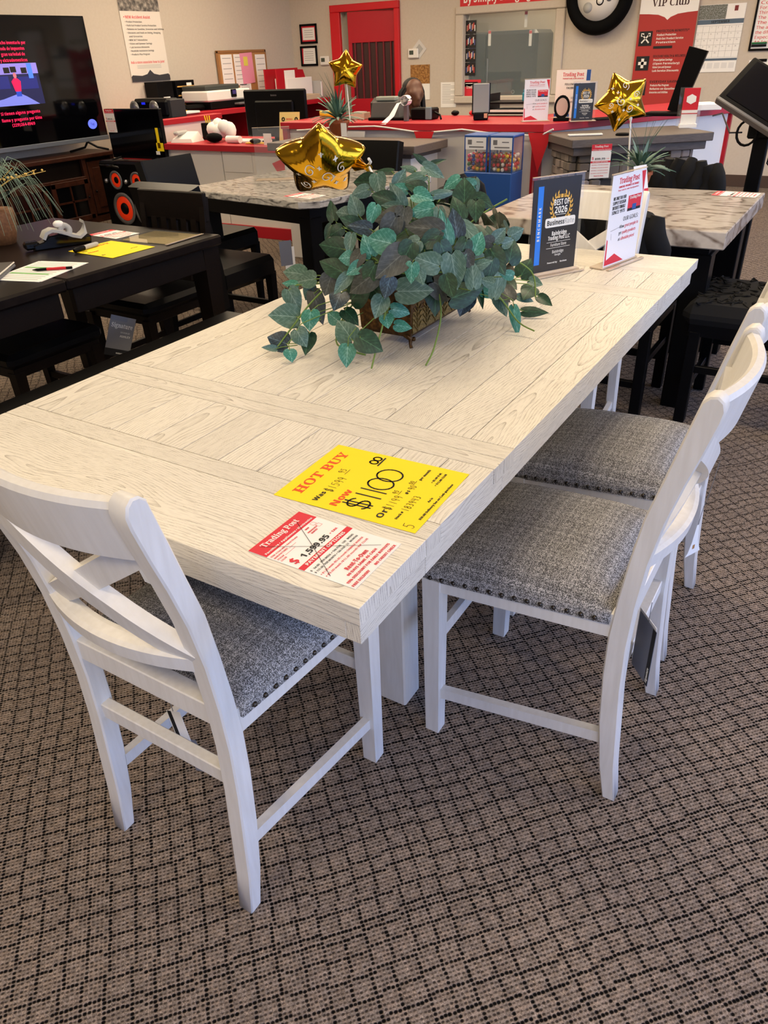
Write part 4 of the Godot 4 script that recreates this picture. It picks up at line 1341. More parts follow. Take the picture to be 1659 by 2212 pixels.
	txt(h, "ASHLEY", 0.009, M.white_print, at(0.022, -0.038, 0.001), FB, 0.05, false)
	txt(h, "WARRANTY", 0.006, M.white_print, at(0.01, -0.112, 0.0014), FB, 0.035, false)
	h = thing("hang_tag", "dark grey hang tag twisted edge-on under the dark table", "tag", Vector3.ZERO)
	h.transform = frame(Vector3(-2.24, 0.46, -1.0), Vector3(0.3, 0, -0.95), Vector3(0, 1, 0))
	part(h, "card", bx(Vector3(0, -0.03, 0), Vector3(0.055, 0.12, 0.001)), M.tag_slate)
	part(h, "flap", bx(Vector3(0.02, 0.03, 0.004), Vector3(0.04, 0.03, 0.001)), M.print_black)

func slat_chair(p: Vector3, turn: float, label: String):
	var t := thing("dining_chair", label, "chair", p, turn)
	part(t, "seat_pad", bx(Vector3(0, 0.478, 0.25), Vector3(0.44, 0.06, 0.42), 0.02), M.leather)
	part(t, "seat_frame", bx(Vector3(0, 0.43, 0.25), Vector3(0.40, 0.04, 0.38), 0.003), M.espresso)
	for s in [-1, 1]:
		var g := G.new()
		g.bar(Vector3(s * 0.195, 0.0, -0.02), Vector3(s * 0.195, 0.46, 0.03), Vector2(0.035, 0.04), Vector2(0.035, 0.045), Vector3.BACK)
		g.bar(Vector3(s * 0.195, 0.44, 0.03), Vector3(s * 0.195, 0.88, -0.02), Vector2(0.035, 0.045), Vector2(0.032, 0.03), Vector3.BACK)
		part(t, "back_post", g.done(), M.espresso)
		g = G.new()
		g.bar(Vector3(s * 0.19, 0.43, 0.43), Vector3(s * 0.185, 0.0, 0.43), Vector2(0.045, 0.045), Vector2(0.032, 0.032), Vector3.BACK)
		part(t, "front_leg", g.done(), M.espresso)
		part(t, "stretcher", bx(Vector3(s * 0.19, 0.2, 0.21), Vector3(0.02, 0.03, 0.4), 0.002), M.espresso)
	part(t, "top_rail", bx(Vector3(0, 0.835, -0.012), Vector3(0.43, 0.13, 0.025), 0.005), M.espresso)
	for k in 5:
		var g := G.new()
		g.bar(Vector3(-0.13 + k * 0.065, 0.5, 0.025), Vector3(-0.13 + k * 0.065, 0.78, -0.005), Vector2(0.035, 0.012), Vector2(0.035, 0.012), Vector3.BACK)
		part(t, "slat", g.done(), M.espresso)

func pad_stool(p: Vector3, label: String):
	var t := thing("stool", label, "stool", p)
	part(t, "seat_pad", bx(Vector3(0, 0.478, 0), Vector3(0.44, 0.06, 0.44), 0.02), M.leather)
	part(t, "seat_frame", bx(Vector3(0, 0.43, 0), Vector3(0.4, 0.04, 0.4), 0.003), M.espresso)
	for x in [-0.18, 0.18]:
		for z in [-0.18, 0.18]:
			var g := G.new()
			g.bar(Vector3(x, 0.43, z), Vector3(x * 1.1, 0, z * 1.1), Vector2(0.045, 0.045), Vector2(0.03, 0.03), Vector3.BACK)
			part(t, "leg", g.done(), M.espresso)
	for s in [-1, 1]:
		part(t, "stretcher", bx(Vector3(s * 0.185, 0.17, 0), Vector3(0.022, 0.03, 0.36), 0.002), M.espresso)
		part(t, "stretcher", bx(Vector3(0, 0.24, s * 0.185), Vector3(0.36, 0.03, 0.022), 0.002), M.espresso)

func tape_dispenser():
	var t := thing("tape_dispenser", "white and black desk tape dispenser on the dark table", "tape dispenser", Vector3(-2.41, 0.7655, -1.42))
	t.rotation.y = deg_to_rad(65)
	var side := PackedVector2Array([Vector2(-0.13, 0.0), Vector2(0.10, 0.0), Vector2(0.105, 0.03), Vector2(0.04, 0.035), Vector2(-0.02, 0.05), Vector2(-0.06, 0.05), Vector2(-0.09, 0.03), Vector2(-0.13, 0.022)])
	var g := G.new()
	g.prism(side, -0.03, 0.03, 0.004)
	part(t, "black_body", g.done(), M.black_gloss)
	g = G.new()
	var path := []
	for q in [[-0.085, 0.04], [-0.07, 0.062], [-0.045, 0.07], [-0.01, 0.06], [0.03, 0.04], [0.06, 0.03], [0.085, 0.045], [0.095, 0.085], [0.085, 0.088]]: path.append(Vector3(q[0], q[1], 0))
	g.sweep(path, PackedVector2Array([Vector2(-0.034, -0.006), Vector2(0.034, -0.006), Vector2(0.034, 0.006), Vector2(-0.034, 0.006)]), Vector3(0, 0, 1).cross(Vector3.RIGHT))
	part(t, "white_cover", g.done(), M.grey_light)
	g = G.new()
	g.xf = Transform3D(Basis(Vector3.RIGHT, PI / 2), Vector3(0.01, 0.062, 0))
	g.lathe([Vector2(0.008, -0.012), Vector2(0.028, -0.012), Vector2(0.028, 0.012), Vector2(0.008, 0.012), Vector2(0.008, -0.012)], 20)
	part(t, "tape_roll", g.done(), M.grey_light)
	g = G.new()
	g.ball(Vector3(-0.01, 0.088, 0), Vector3(0.022, 0.014, 0.018), 12, 8)
	part(t, "button", g.done(), M.white)
	part(t, "front_foot", bx(Vector3(-0.135, 0.02, 0), Vector3(0.06, 0.03, 0.05), 0.008), M.black_gloss)

# ---------------------------------------------------------------- marble tables
func slab(poly: PackedVector2Array, y0: float, y1: float) -> ArrayMesh:
	var g := G.new()
	g.xf = Transform3D(Basis(Vector3(1, 0, 0), Vector3(0, 0, -1), Vector3(0, 1, 0)), Vector3.ZERO)
	g.prism(poly, y0, y1, 0.004)
	return g.done()

func marble_left():
	var mt := textured(marble(71, [rgb(168, 164, 157), rgb(46, 45, 45), rgb(226, 222, 214)], Vector2(0.4, 1.8), 3.6), 0.14)
	mt.uv1_triplanar = true
	mt.uv1_scale = Vector3(0.9, 0.9, 0.9)
	var t := thing("dining_table", "grey veined marble table with clipped corners behind the dark table", "table", Vector3(-2.44, 0, -3.22), -0.15)
	var a := 0.54; var b := 0.56; var c := 0.08
	part(t, "marble_top", slab(PackedVector2Array([Vector2(-a + c, -b), Vector2(a - c, -b), Vector2(a, -b + c), Vector2(a, b - c), Vector2(a - c, b), Vector2(-a + c, b), Vector2(-a, b - c), Vector2(-a, -b + c)]), 0.735, 0.772), mt)
	part(t, "apron", bx(Vector3(0, 0.69, 0), Vector3(0.94, 0.09, 0.98), 0.003), M.black)
	for x in [-0.43, 0.43]:
		for z in [-0.45, 0.45]: part(t, "leg", bx(Vector3(x, 0.34, z), Vector3(0.09, 0.68, 0.09), 0.004), M.black)
	parsons(Vector3(-2.5, 0, -2.17), PI, "black leather parsons chair nearest, with its back to the dark table")
	parsons(Vector3(-3.33, 0, -2.98), PI / 2, "black leather parsons chair at the left end of the grey marble table")
	parsons(Vector3(-2.55, 0, -4.06), 0.0, "black leather parsons chair at the far side of the grey marble table")
	price_card("red and white price card lying on the grey marble table", Vector3(-2.06, 0.773, -2.69), Vector3(0.13, 0, -0.99), Vector3(-0.99, 0, -0.13), false)
	var h := thing("sign_holder", "empty clear acrylic sign holder on the grey marble table", "sign holder", Vector3.ZERO)
	h.transform = frame(Vector3(-2.79, 0.773, -3.15), Vector3(0.86, 0, -0.5), Vector3.UP)
	holder(h, 0.216, 0.28)
	h = thing("hang_tag", "grey hang tag hanging below the grey marble table", "tag", Vector3.ZERO)
	h.transform = frame(Vector3(-2.2, 0.5, -2.62), Vector3(0.5, 0, -0.86), Vector3.UP)
	part(h, "card", bx(Vector3(0, 0, 0), Vector3(0.07, 0.13, 0.001)), M.tag_slate)
	part(h, "back_slip", bx(Vector3(0.02, -0.03, -0.002), Vector3(0.06, 0.12, 0.001)), M.paper)

func parsons(p: Vector3, turn: float, label: String):
	var t := thing("dining_chair", label, "chair", p, turn, "black leather parsons chairs")
	part(t, "seat_cushion", bx(Vector3(0, 0.43, 0.24), Vector3(0.44, 0.12, 0.44), 0.025), M.leather)
	var g := G.new()
	var path := [Vector3(0, 0.3, 0.02), Vector3(0, 0.5, 0.01), Vector3(0, 0.7, -0.025), Vector3(0, 0.86, -0.06), Vector3(0, 0.9, -0.07)]
	g.sweep(path, PackedVector2Array([Vector2(-0.215, -0.028), Vector2(-0.205, -0.036), Vector2(0.205, -0.036), Vector2(0.215, -0.028), Vector2(0.215, 0.028), Vector2(0.205, 0.036), Vector2(-0.205, 0.036), Vector2(-0.215, 0.028)]), Vector3.BACK)
	part(t, "backrest", g.done(), M.leather)
	for k in 3: part(t, "seam", bx(Vector3(-0.1 + k * 0.1, 0.62, 0.029), Vector3(0.003, 0.36, 0.003)), M.black_matt, Transform3D(Basis(Vector3.RIGHT, -0.17), Vector3(0, 0, 0.07)))
	for x in [-0.19, 0.19]:
		for z in [0.02, 0.43]:
			g = G.new()
			g.bar(Vector3(x, 0.4, z), Vector3(x, 0, z + (-0.03 if z < 0.1 else 0.0)), Vector2(0.045, 0.045), Vector2(0.032, 0.032), Vector3.BACK)
			part(t, "leg", g.done(), M.black)
	for s in [-1, 1]: part(t, "stretcher", bx(Vector3(s * 0.19, 0.16, 0.22), Vector3(0.02, 0.03, 0.4), 0.002), M.black)
	part(t, "stretcher", bx(Vector3(0, 0.22, 0.43), Vector3(0.36, 0.03, 0.02), 0.002), M.black)

func marble_right():
	var mt := textured(marble(83, [rgb(196, 187, 176), rgb(104, 90, 80), rgb(222, 214, 204)], Vector2(0.4, 0.8), 3.8), 0.14)
	mt.uv1_triplanar = true
	mt.uv1_scale = Vector3(0.7, 0.7, 0.7)
	var t := thing("dining_table", "thick beige and grey veined marble table with fur-draped chairs at right", "table", Vector3(-0.512, 0, -3.08))
	part(t, "marble_top", bx(Vector3(0, 0.737, 0), Vector3(1.055, 0.068, 0.98), 0.004), mt)
	part(t, "apron", bx(Vector3(0, 0.665, 0), Vector3(0.93, 0.075, 0.86), 0.003), M.black)
	for x in [-0.43, 0.43]:
		for z in [-0.39, 0.39]: part(t, "leg", bx(Vector3(x, 0.335, z), Vector3(0.1, 0.67, 0.1), 0.004), M.black)
	fur_chair(Vector3(-0.40, 0, -2.42), PI, "fur-draped black chair between the white chair and the veined table")
	fur_chair(Vector3(0.42, 0, -2.72), -PI / 2, "fur-draped black chair at the right side of the veined table")
	fur_chair(Vector3(-0.46, 0, -3.8), 0.0, "fur-draped black chair at the far side of the veined table")
	fur_chair(Vector3(-1.24, 0, -2.86), PI / 2, "fur-draped black chair behind the ivy, before the candy machine")
	price_card("red and white price card lying on the right marble table", Vector3(-0.005, 0.773, -3.4), Vector3(0.05, 0, -1), Vector3(-1, 0, -0.05), false)
	var c := Vector3(-0.545, 0.7715, -3.38)
	spiky_plant(c, "blue-green spiky plant in a terracotta pot on the right marble table", 1.0, 21)
	var b := thing("star_balloon", "gold foil star balloon on a white stick in the right pot", "balloon", Vector3.ZERO, 0.0, "gold star balloons on sticks")
	var n := Vector3(0.42, 0.1, 0.9).normalized(); var rt := Vector3(0.9, -0.2, -0.42)
	rt = (rt - n * rt.dot(n)).normalized()
	b.transform = Transform3D(Basis(rt, n.cross(rt), n), Vector3(-0.69, 1.168, -3.45)) * Transform3D(Basis(Vector3.BACK, PI), Vector3.ZERO)
	star_balloon(b, 0.135, 0.065, 0.66, true)
	var inv := b.transform.affine_inverse()
	part(b, "stick", tube_mesh([inv * Vector3(-0.64, 1.09, -3.45), inv * Vector3(-0.61, 0.82, -3.42)], 0.0045, 8), M.white)
	part(b, "stick_cup", tube_mesh([inv * Vector3(-0.645, 1.115, -3.45), inv * Vector3(-0.64, 1.085, -3.45)], [0.016, 0.006], 8), M.white)
	var s := thing("leaning_sign", "white sign with red corner leaning behind the terracotta pot", "sign", Vector3.ZERO)
	s.transform = frame(Vector3(-0.50, 0.772, -3.19), Vector3(0.35, 0, -0.94), Vector3(-0.25, 0.95, 0))
	s.transform.basis = s.transform.basis.orthonormalized()
	part(s, "card", bx(Vector3(0.05, 0.07, 0), Vector3(0.1, 0.15, 0.002)), M.paper)
	part(s, "red_corner", bx(Vector3(0.05, 0.02, 0.0014), Vector3(0.1, 0.04, 0.0006)), M.print_red)

func fur_chair(p: Vector3, turn: float, label: String):
	var t := thing("fur_chair", label, "chair", p, turn, "fur-draped black chairs at the veined table")
	var r := RandomNumberGenerator.new(); r.seed = int(p.x * 100 + p.z * 37)
	var g := G.new()
	for k in 9:
		var x := -0.2 + k * 0.05
		var top := 0.87 - 0.03 * absf(x) / 0.2 + 0.02 * r.randf()
		var pts := []
		for q in 9:
			var f := q / 8.0
			pts.append(Vector3(x + 0.012 * sin(f * 9.0 + k), lerpf(0.5, top, f), lerpf(0.02, -0.05, f) + 0.012 * sin(f * 13.0 + k * 2.0)))
		g.tube(pts, [0.044, 0.05, 0.045, 0.05, 0.044, 0.05, 0.046, 0.044, 0.026], 9)
	part(t, "fur_throw", g.done(), M.fur)
	g = G.new()
	g.box(Vector3(0, 0.47, 0.25), Vector3(0.5, 0.09, 0.5), 0.035)
	for k in 160:
		var q := Vector3(r.randf_range(-0.22, 0.22), 0.512, r.randf_range(0.03, 0.47))
		g.tube([q, q + Vector3(r.randf_range(-0.02, 0.02), 0.008, r.randf_range(-0.02, 0.02)), q + Vector3(r.randf_range(-0.04, 0.04), 0.004, r.randf_range(-0.04, 0.04))], [0.006, 0.005, 0.001], 4, false)
	part(t, "fur_seat", g.done(), M.fur)
	part(t, "seat_frame", bx(Vector3(0, 0.41, 0.25), Vector3(0.44, 0.06, 0.44), 0.004), M.black)
	part(t, "back_panel", bx(Vector3(0, 0.66, 0.0), Vector3(0.4, 0.36, 0.02), 0.004), M.black, Transform3D(Basis(Vector3.RIGHT, -0.15), Vector3(0, 0.0, 0.08)))
	for x in [-0.2, 0.2]:
		for z in [0.04, 0.44]:
			part(t, "leg", bx(Vector3(x, 0.2, z), Vector3(0.045, 0.4, 0.045), 0.003), M.black)
	for s in [-1, 1]:
		part(t, "stretcher", bx(Vector3(s * 0.2, 0.24, 0.24), Vector3(0.022, 0.03, 0.38), 0.002), M.black)
		part(t, "stretcher", bx(Vector3(0, 0.15, 0.24 + s * 0.2), Vector3(0.38, 0.03, 0.022), 0.002), M.black)

func spiky_plant(p: Vector3, label: String, k: float, sd: int):
	var t := thing("potted_plant", label, "plant", p)
	var g := G.new()
	g.lathe([Vector2(0.0, 0.0), Vector2(0.036, 0.0), Vector2(0.056, 0.082), Vector2(0.062, 0.084), Vector2(0.062, 0.10), Vector2(0.054, 0.10), Vector2(0.05, 0.09), Vector2(0.0, 0.09)], 20)
	part(t, "pot", g.done(), M.terracotta, Transform3D(Basis.IDENTITY.scaled(Vector3(k, k, k)), Vector3.ZERO))
	var r := RandomNumberGenerator.new(); r.seed = sd
	var ms := [pm(rgb(86, 120, 104), 0.6), pm(rgb(128, 156, 140), 0.6), pm(rgb(58, 92, 78), 0.6)]
	for i in 60:
		var a := r.randf() * TAU; var el := r.randf_range(0.15, 1.4)
		var d := Vector3(cos(a) * cos(el), sin(el), sin(a) * cos(el))
		var w := Vector3(-sin(a), 0, cos(a)) * 0.0085
		var len := r.randf_range(0.11, 0.19)
		var q := G.new()
		q.sm(1)
		var last := []
		for j in 6:
			var f := j / 5.0
			var c := Vector3(0, 0.1, 0) + d * len * (0.1 + f) - Vector3(0, 0.05 * f * f, 0)
			var ww := w * (sin(PI * (0.15 + 0.83 * f)) + 0.05)
			var up := Vector3(0, 0.003, 0)
			var row := [c - ww, c + up, c + ww]
			if j > 0:
				for e in 2:
					q.tri(last[e], last[e + 1], row[e + 1]); q.tri(last[e], row[e + 1], row[e])
			last = row
		part(t, "leaf", q.done(), ms[i % 3], Transform3D(Basis.IDENTITY.scaled(Vector3(k, k, k)), Vector3.ZERO))
	for i in 8:
		var a := r.randf() * TAU
		part(t, "thin_blade", tube_mesh([Vector3(0, 0.12, 0), Vector3(cos(a) * 0.04, 0.24, sin(a) * 0.04), Vector3(cos(a) * 0.1, 0.33, sin(a) * 0.1)], [0.0015, 0.0012, 0.0004], 4), ms[2], Transform3D(Basis.IDENTITY.scaled(Vector3(k, k, k)), Vector3.ZERO))

# ---------------------------------------------------------------- mantels and counter
func mantels():
	# low mantel in front of the counter, left
	var t := thing("mantel", "white fireplace mantel with a dark grey-brown top before the counter", "mantel", Vector3(-2.95, 0, -4.49))
	var wm := noisy(rgb(92, 80, 74), rgb(112, 99, 92), 0.03, 91, 0.6, 2.0, Vector3(1, 6, 6))
	part(t, "top", bx(Vector3(0, 0.833, 0), Vector3(1.3, 0.055, 0.5), 0.004), wm)
	part(t, "body", bx(Vector3(0, 0.4, -0.04), Vector3(1.14, 0.8, 0.4), 0.004), M.white)
	part(t, "moulding", bx(Vector3(0, 0.79, -0.02), Vector3(1.2, 0.03, 0.44), 0.004), wm)
	price_card("red and white price card on the front of the white mantel", Vector3(-3.42, 0.62, -4.322), Vector3.RIGHT, Vector3.UP, false)
	spiky_plant(Vector3(-3.1, 0.861, -4.5), "blue-green spiky plant in a terracotta pot on the white mantel", 1.35, 33)
	var tg := thing("hang_tag", "white price tag hanging from the pot on the white mantel", "tag", Vector3(-2.99, 0.94, -4.405))
	part(tg, "paper", bx(Vector3(0, 0, 0), Vector3(0.05, 0.09, 0.001), 0.0), M.paper)
	part(tg, "string", tube_mesh([Vector3(0, 0.045, 0), Vector3(-0.01, 0.07, -0.01), Vector3(-0.02, 0.08, -0.02)], 0.001), M.print_grey)
	var b := thing("star_balloon", "small gold foil star balloon on a stick before the red door", "balloon", Vector3.ZERO, 0.0, "gold star balloons on sticks")
	var n := Vector3(0.55, 0.1, 0.83).normalized(); var rt := Vector3(0.83, -0.1, -0.55)
	rt = (rt - n * rt.dot(n)).normalized()
	b.transform = Transform3D(Basis(rt, n.cross(rt), n), Vector3(-3.01, 1.315, -4.5))
	star_balloon(b, 0.13, 0.06, 0.66, false)
	var inv := b.transform.affine_inverse()
	part(b, "stick", tube_mesh([inv * Vector3(-3.0, 1.235, -4.49), inv * Vector3(-2.96, 0.99, -4.45)], 0.0045, 8), M.white)
	part(b, "stick_cup", tube_mesh([inv * Vector3(-3.005, 1.25, -4.495), inv * Vector3(-3.0, 1.225, -4.49)], [0.016, 0.006], 8), M.gold)
	# stone fireplace at right, turned
	var d := Vector3(0.72, 0, -0.59).normalized()
	var f := thing("fireplace", "grey stacked-stone electric fireplace with a dark wooden mantel shelf", "fireplace", Vector3.ZERO)
	f.transform = frame(Vector3(-1.24, 0, -4.41), d, Vector3.UP)
	var gm := noisy(rgb(84, 76, 72), rgb(104, 95, 90), 0.03, 93, 0.6, 2.0, Vector3(1, 6, 6))
	part(f, "mantel_shelf", bx(Vector3(0.465, 0.875, -0.27), Vector3(0.95, 0.05, 0.55), 0.004), gm)
	part(f, "mantel_shelf", bx(Vector3(0.465, 0.825, -0.28), Vector3(0.90, 0.05, 0.50), 0.004), gm)
	part(f, "core", bx(Vector3(0.465, 0.4, -0.3), Vector3(0.78, 0.8, 0.40)), pm(rgb(70, 66, 63), 0.9))
	part(f, "firebox", bx(Vector3(0.465, 0.34, -0.095), Vector3(0.42, 0.5, 0.01)), M.black_gloss)
	var r := RandomNumberGenerator.new(); r.seed = 17
	var sm := []
	for k in 4: sm.append(noisy(rgb(92 + k * 14, 86 + k * 12, 80 + k * 12), rgb(126 + k * 14, 119 + k * 12, 110 + k * 12), 0.06, 95 + k, 0.9, 4.0))
	var cube := []
	for k in 3: cube.append(bx(Vector3.ZERO, Vector3.ONE, [0.1, 0.16, 0.06][k]))
	var y := 0.01
	while y < 0.79:
		var h := r.randf_range(0.035, 0.06)
		for side in [[0.075, 0.235, 0], [0.695, 0.855, 0], [-0.49, -0.11, 1]]:
			var x: float = side[0]
			while x < side[1] - 0.01:
				var w := minf(r.randf_range(0.06, 0.12), side[1] - x)
				var dp := r.randf_range(0.03, 0.05)
				var b0 := Basis.IDENTITY.scaled(Vector3(w - 0.004, h - 0.004, dp)) if side[2] == 0 else Basis.IDENTITY.scaled(Vector3(dp, h - 0.004, w - 0.004))
				var o := Vector3(x + w / 2, y + h / 2, -0.1 + dp / 2) if side[2] == 0 else Vector3(0.075 - dp / 2, y + h / 2, x + w / 2)
				part(f, "stone", cube[r.randi() % 3], sm[r.randi() % 4], Transform3D(b0, o))
				x += w
		y += h
	for k in 4:
		part(f, "stone", cube[k % 3], sm[k], Transform3D(Basis.IDENTITY.scaled(Vector3(0.11, 0.1, 0.04)), Vector3(0.3 + k * 0.115, 0.7, -0.085)))
	price_card("red and white price card hanging on the stone fireplace", Vector3(-1.125, 0.675, -4.435), Vector3(0.80, 0, -0.59), Vector3.UP, false)
	# brochure holder on the shelf
	var bh := thing("brochure_holder", "clear acrylic brochure holder with red leaflets on the mantel shelf", "brochure holder", Vector3.ZERO)
	bh.transform = frame(Vector3(-0.80, 0.901, -5.26), Vector3(0.94, 0, -0.34), Vector3.UP)
	part(bh, "acrylic_back", bx(Vector3(0.06, 0.12, -0.01), Vector3(0.15, 0.24, 0.003)), M.acrylic)
	part(bh, "acrylic_front", bx(Vector3(0.06, 0.06, 0.03), Vector3(0.13, 0.1, 0.003)), M.acrylic)
	part(bh, "leaflet", bx(Vector3(0.06, 0.13, 0.006), Vector3(0.1, 0.21, 0.01)), M.red_bright)
	part(bh, "leaflet_front", bx(Vector3(0.06, 0.055, 0.016), Vector3(0.1, 0.1, 0.004)), M.paper)
	part(bh, "foot", bx(Vector3(0.06, 0.012, 0.02), Vector3(0.11, 0.022, 0.06)), M.paper)
	var hx := G.new()
	hx.face([Vector3(0.06, 0.2, 0), Vector3(0.03, 0.185, 0), Vector3(0.03, 0.155, 0), Vector3(0.06, 0.14, 0), Vector3(0.09, 0.155, 0), Vector3(0.09, 0.185, 0)], Vector3(0, 0, -1))
	part(bh, "hexagon_badge", hx.done(), M.white_print, at(0, 0, 0.0125))
	part(bh, "red_band", bx(Vector3(0.06, 0.085, 0.0185), Vector3(0.1, 0.006, 0.001)), M.red_bright)
	var cs := G.new()
	cs.lathe([Vector2(0, 0), Vector2(0.045, 0), Vector2(0.047, 0.006), Vector2(0.04, 0.012), Vector2(0, 0.012)], 20)
	one("coaster", cs.done(), M.black_matt, "small black round disc on the dark mantel shelf", "disc", Vector3(-1.02, 0.901, -4.72))
	var bs := thing("acrylic_bar", "pale acrylic bar lying at the mantel shelf corner", "bar", Vector3(-1.25, 0.901, -4.66), 0.5)
	part(bs, "bar", bx(Vector3(0, 0.006, 0), Vector3(0.22, 0.01, 0.05), 0.002), M.white)
	part(bs, "slot", bx(Vector3(0, 0.0115, 0), Vector3(0.2, 0.002, 0.008)), M.grey_light)

func counter():
	var zf := -4.8
	# high front counter
	var t := thing("service_counter", "high white service counter with a red laminate top in the middle", "counter", Vector3.ZERO)
	var top := G.new()
	top.xf = Transform3D(Basis(Vector3(1, 0, 0), Vector3(0, 0, -1), Vector3(0, 1, 0)), Vector3.ZERO)
	top.prism(PackedVector2Array([Vector2(-3.88, 4.78), Vector2(-1.585, 4.78), Vector2(-0.60, 6.52), Vector2(-1.2, 6.9), Vector2(-1.95, 5.5), Vector2(-3.88, 5.5)]), 0.906, 0.956, 0.003)
	part(t, "counter_top", top.done(), M.red)
	part(t, "front_panel", bx(Vector3(-2.74, 0.455, -4.87), Vector3(2.24, 0.9, 0.06)), M.white)
	var sp := G.new()
	sp.xf = Transform3D(Basis(Vector3(1, 0, 0), Vector3(0, 0, -1), Vector3(0, 1, 0)), Vector3.ZERO)
	sp.prism(PackedVector2Array([Vector2(-1.65, 4.86), Vector2(-1.62, 4.84), Vector2(-0.67, 6.5), Vector2(-0.74, 6.54)]), 0.0, 0.905)
	part(t, "side_panel", sp.done(), M.white)
	part(t, "corner_trim", bx(Vector3(-1.64, 0.45, -4.83), Vector3(0.06, 0.9, 0.06), 0.002), M.red)
	part(t, "corner_trim", bx(Vector3(-3.86, 0.84, -4.83), Vector3(0.05, 0.16, 0.05), 0.002), M.red)
	part(t, "corner_trim", bx(Vector3(-0.68, 0.45, -6.5), Vector3(0.05, 0.9, 0.05), 0.002), M.red)
	part(t, "kick_strip", bx(Vector3(-2.74, 0.05, -4.83), Vector3(2.24, 0.1, 0.02), 0.002), M.red)
	# low desk
	t = thing("reception_desk", "low white desk section with a red top at the left of the counter", "desk", Vector3.ZERO)
	part(t, "desk_top", bx(Vector3(-4.635, 0.747, -5.15), Vector3(1.45, 0.05, 0.74), 0.003), M.red)
	part(t, "front_panel", bx(Vector3(-5.0, 0.36, -4.87), Vector3(0.72, 0.72, 0.06), 0.002), M.white)
	part(t, "front_panel", bx(Vector3(-4.27, 0.36, -4.87), Vector3(0.72, 0.72, 0.06), 0.002), M.white)
	part(t, "panel_patch", bx(Vector3(-4.45, 0.63, -4.835), Vector3(0.34, 0.16, 0.01), 0.001), M.white)
	part(t, "kick_strip", bx(Vector3(-4.62, 0.05, -4.83), Vector3(1.45, 0.1, 0.02), 0.002), M.red)
	# raised return at the left end
	t = thing("counter_return", "raised white partition with a red cap at the desk's left end", "partition", Vector3.ZERO)
	part(t, "panel", bx(Vector3(-5.44, 0.455, -5.3), Vector3(0.06, 0.91, 0.8), 0.002), M.white)
	part(t, "cap", bx(Vector3(-5.44, 0.933, -5.3), Vector3(0.12, 0.046, 0.86), 0.003), M.red)
	part(t, "end_trim", bx(Vector3(-5.44, 0.455, -4.885), Vector3(0.08, 0.91, 0.03), 0.002), M.red)
	# back counter along the left wall
	t = thing("back_counter", "red back counter with open shelves along the left wall", "counter", Vector3.ZERO)
	part(t, "counter_top", bx(Vector3(-6.5, 0.905, -7.25), Vector3(0.76, 0.05, 3.3), 0.003), M.red)
	var dk := pm(rgb(96, 20, 26), 0.6)
	part(t, "back_panel", bx(Vector3(-6.84, 0.44, -7.25), Vector3(0.04, 0.88, 3.28)), dk)
	for z in [-5.62, -6.5, -7.3, -8.1, -8.86]: part(t, "divider", bx(Vector3(-6.48, 0.44, z), Vector3(0.68, 0.88, 0.04), 0.002), M.red)
	for z in [-6.06, -6.9, -7.7, -8.48]: part(t, "shelf", bx(Vector3(-6.5, 0.45, z), Vector3(0.6, 0.03, 0.76)), dk)
	# bunting
	var b := thing("bunting", "white ribbon bunting with red pennants along the counter front", "bunting", Vector3.ZERO)
	var pts := []
	var key := [[-3.7, 0.9], [-3.3, 0.925], [-2.95, 0.935], [-2.5, 0.895], [-2.2, 0.92], [-1.95, 0.895], [-1.6, 0.885], [-1.5, 0.93]]
	var cv := Curve3D.new()
	for k in key.size():
		var a := Vector3(key[k][0], key[k][1], -4.765 if key[k][0] < -1.5 else -4.74)
		cv.add_point(a, Vector3(-0.08, 0, 0), Vector3(0.08, 0, 0))
	for k in 60: pts.append(cv.sample_baked(cv.get_baked_length() * k / 59.0))
	part(b, "ribbon", tube_mesh(pts, 0.006, 6), M.white)
	for q in [[-2.51, 0.905, 0.17, 0.2], [-1.6, 0.905, 0.17, 0.25]]:
		var g := G.new()
		g.prism(PackedVector2Array([Vector2(-q[2] / 2, 0), Vector2(q[2] / 2, 0), Vector2(0, -q[3])]), -0.001, 0.001)
		part(b, "pennant", g.done(), M.red_bright, at(q[0], q[1], -4.755))
	var pg := G.new()
	pg.prism(PackedVector2Array([Vector2(-0.1, 0.02), Vector2(0.08, 0.08), Vector2(0.09, -0.09), Vector2(0.0, -0.12)]), -0.001, 0.001)
	part(b, "pennant", pg.done(), M.red_bright, at(-3.92, 0.62, -4.79))
	var wp := G.new()
	wp.prism(PackedVector2Array([Vector2(-0.09, 0), Vector2(0.09, 0), Vector2(0.07, -0.1), Vector2(-0.06, -0.12)]), -0.001, 0.001)
	part(b, "white_pennant", wp.done(), M.white, at(-3.12, 0.9, -4.755))

func printed_sheet(called: String, label: String, o: Vector3, right: Vector3, up: Vector3, w: float, h: float, rows: int, m: Material, ink: Material) -> Node3D:
	var t := thing(called, label, "paper", Vector3.ZERO)
	t.transform = frame(o, right, up)
	part(t, "sheet", bx(Vector3(w / 2, h / 2, 0), Vector3(w, h, 0.002)), m)
	var g := G.new()
	for k in rows:
		var ln := w * (0.8 if k % 3 else 0.55)
		g.quad(Vector3(w * 0.1, h * (0.9 - 0.8 * k / rows), 0.0013), Vector3(w * 0.1 + ln, h * (0.9 - 0.8 * k / rows), 0.0013), Vector3(w * 0.1 + ln, h * (0.9 - 0.8 * k / rows) + h * 0.02, 0.0013), Vector3(w * 0.1, h * (0.9 - 0.8 * k / rows) + h * 0.02, 0.0013))
	var l := part(t, "printed_lines", g.done(), ink)
	l.set_meta("kind", "stuff")
	return t

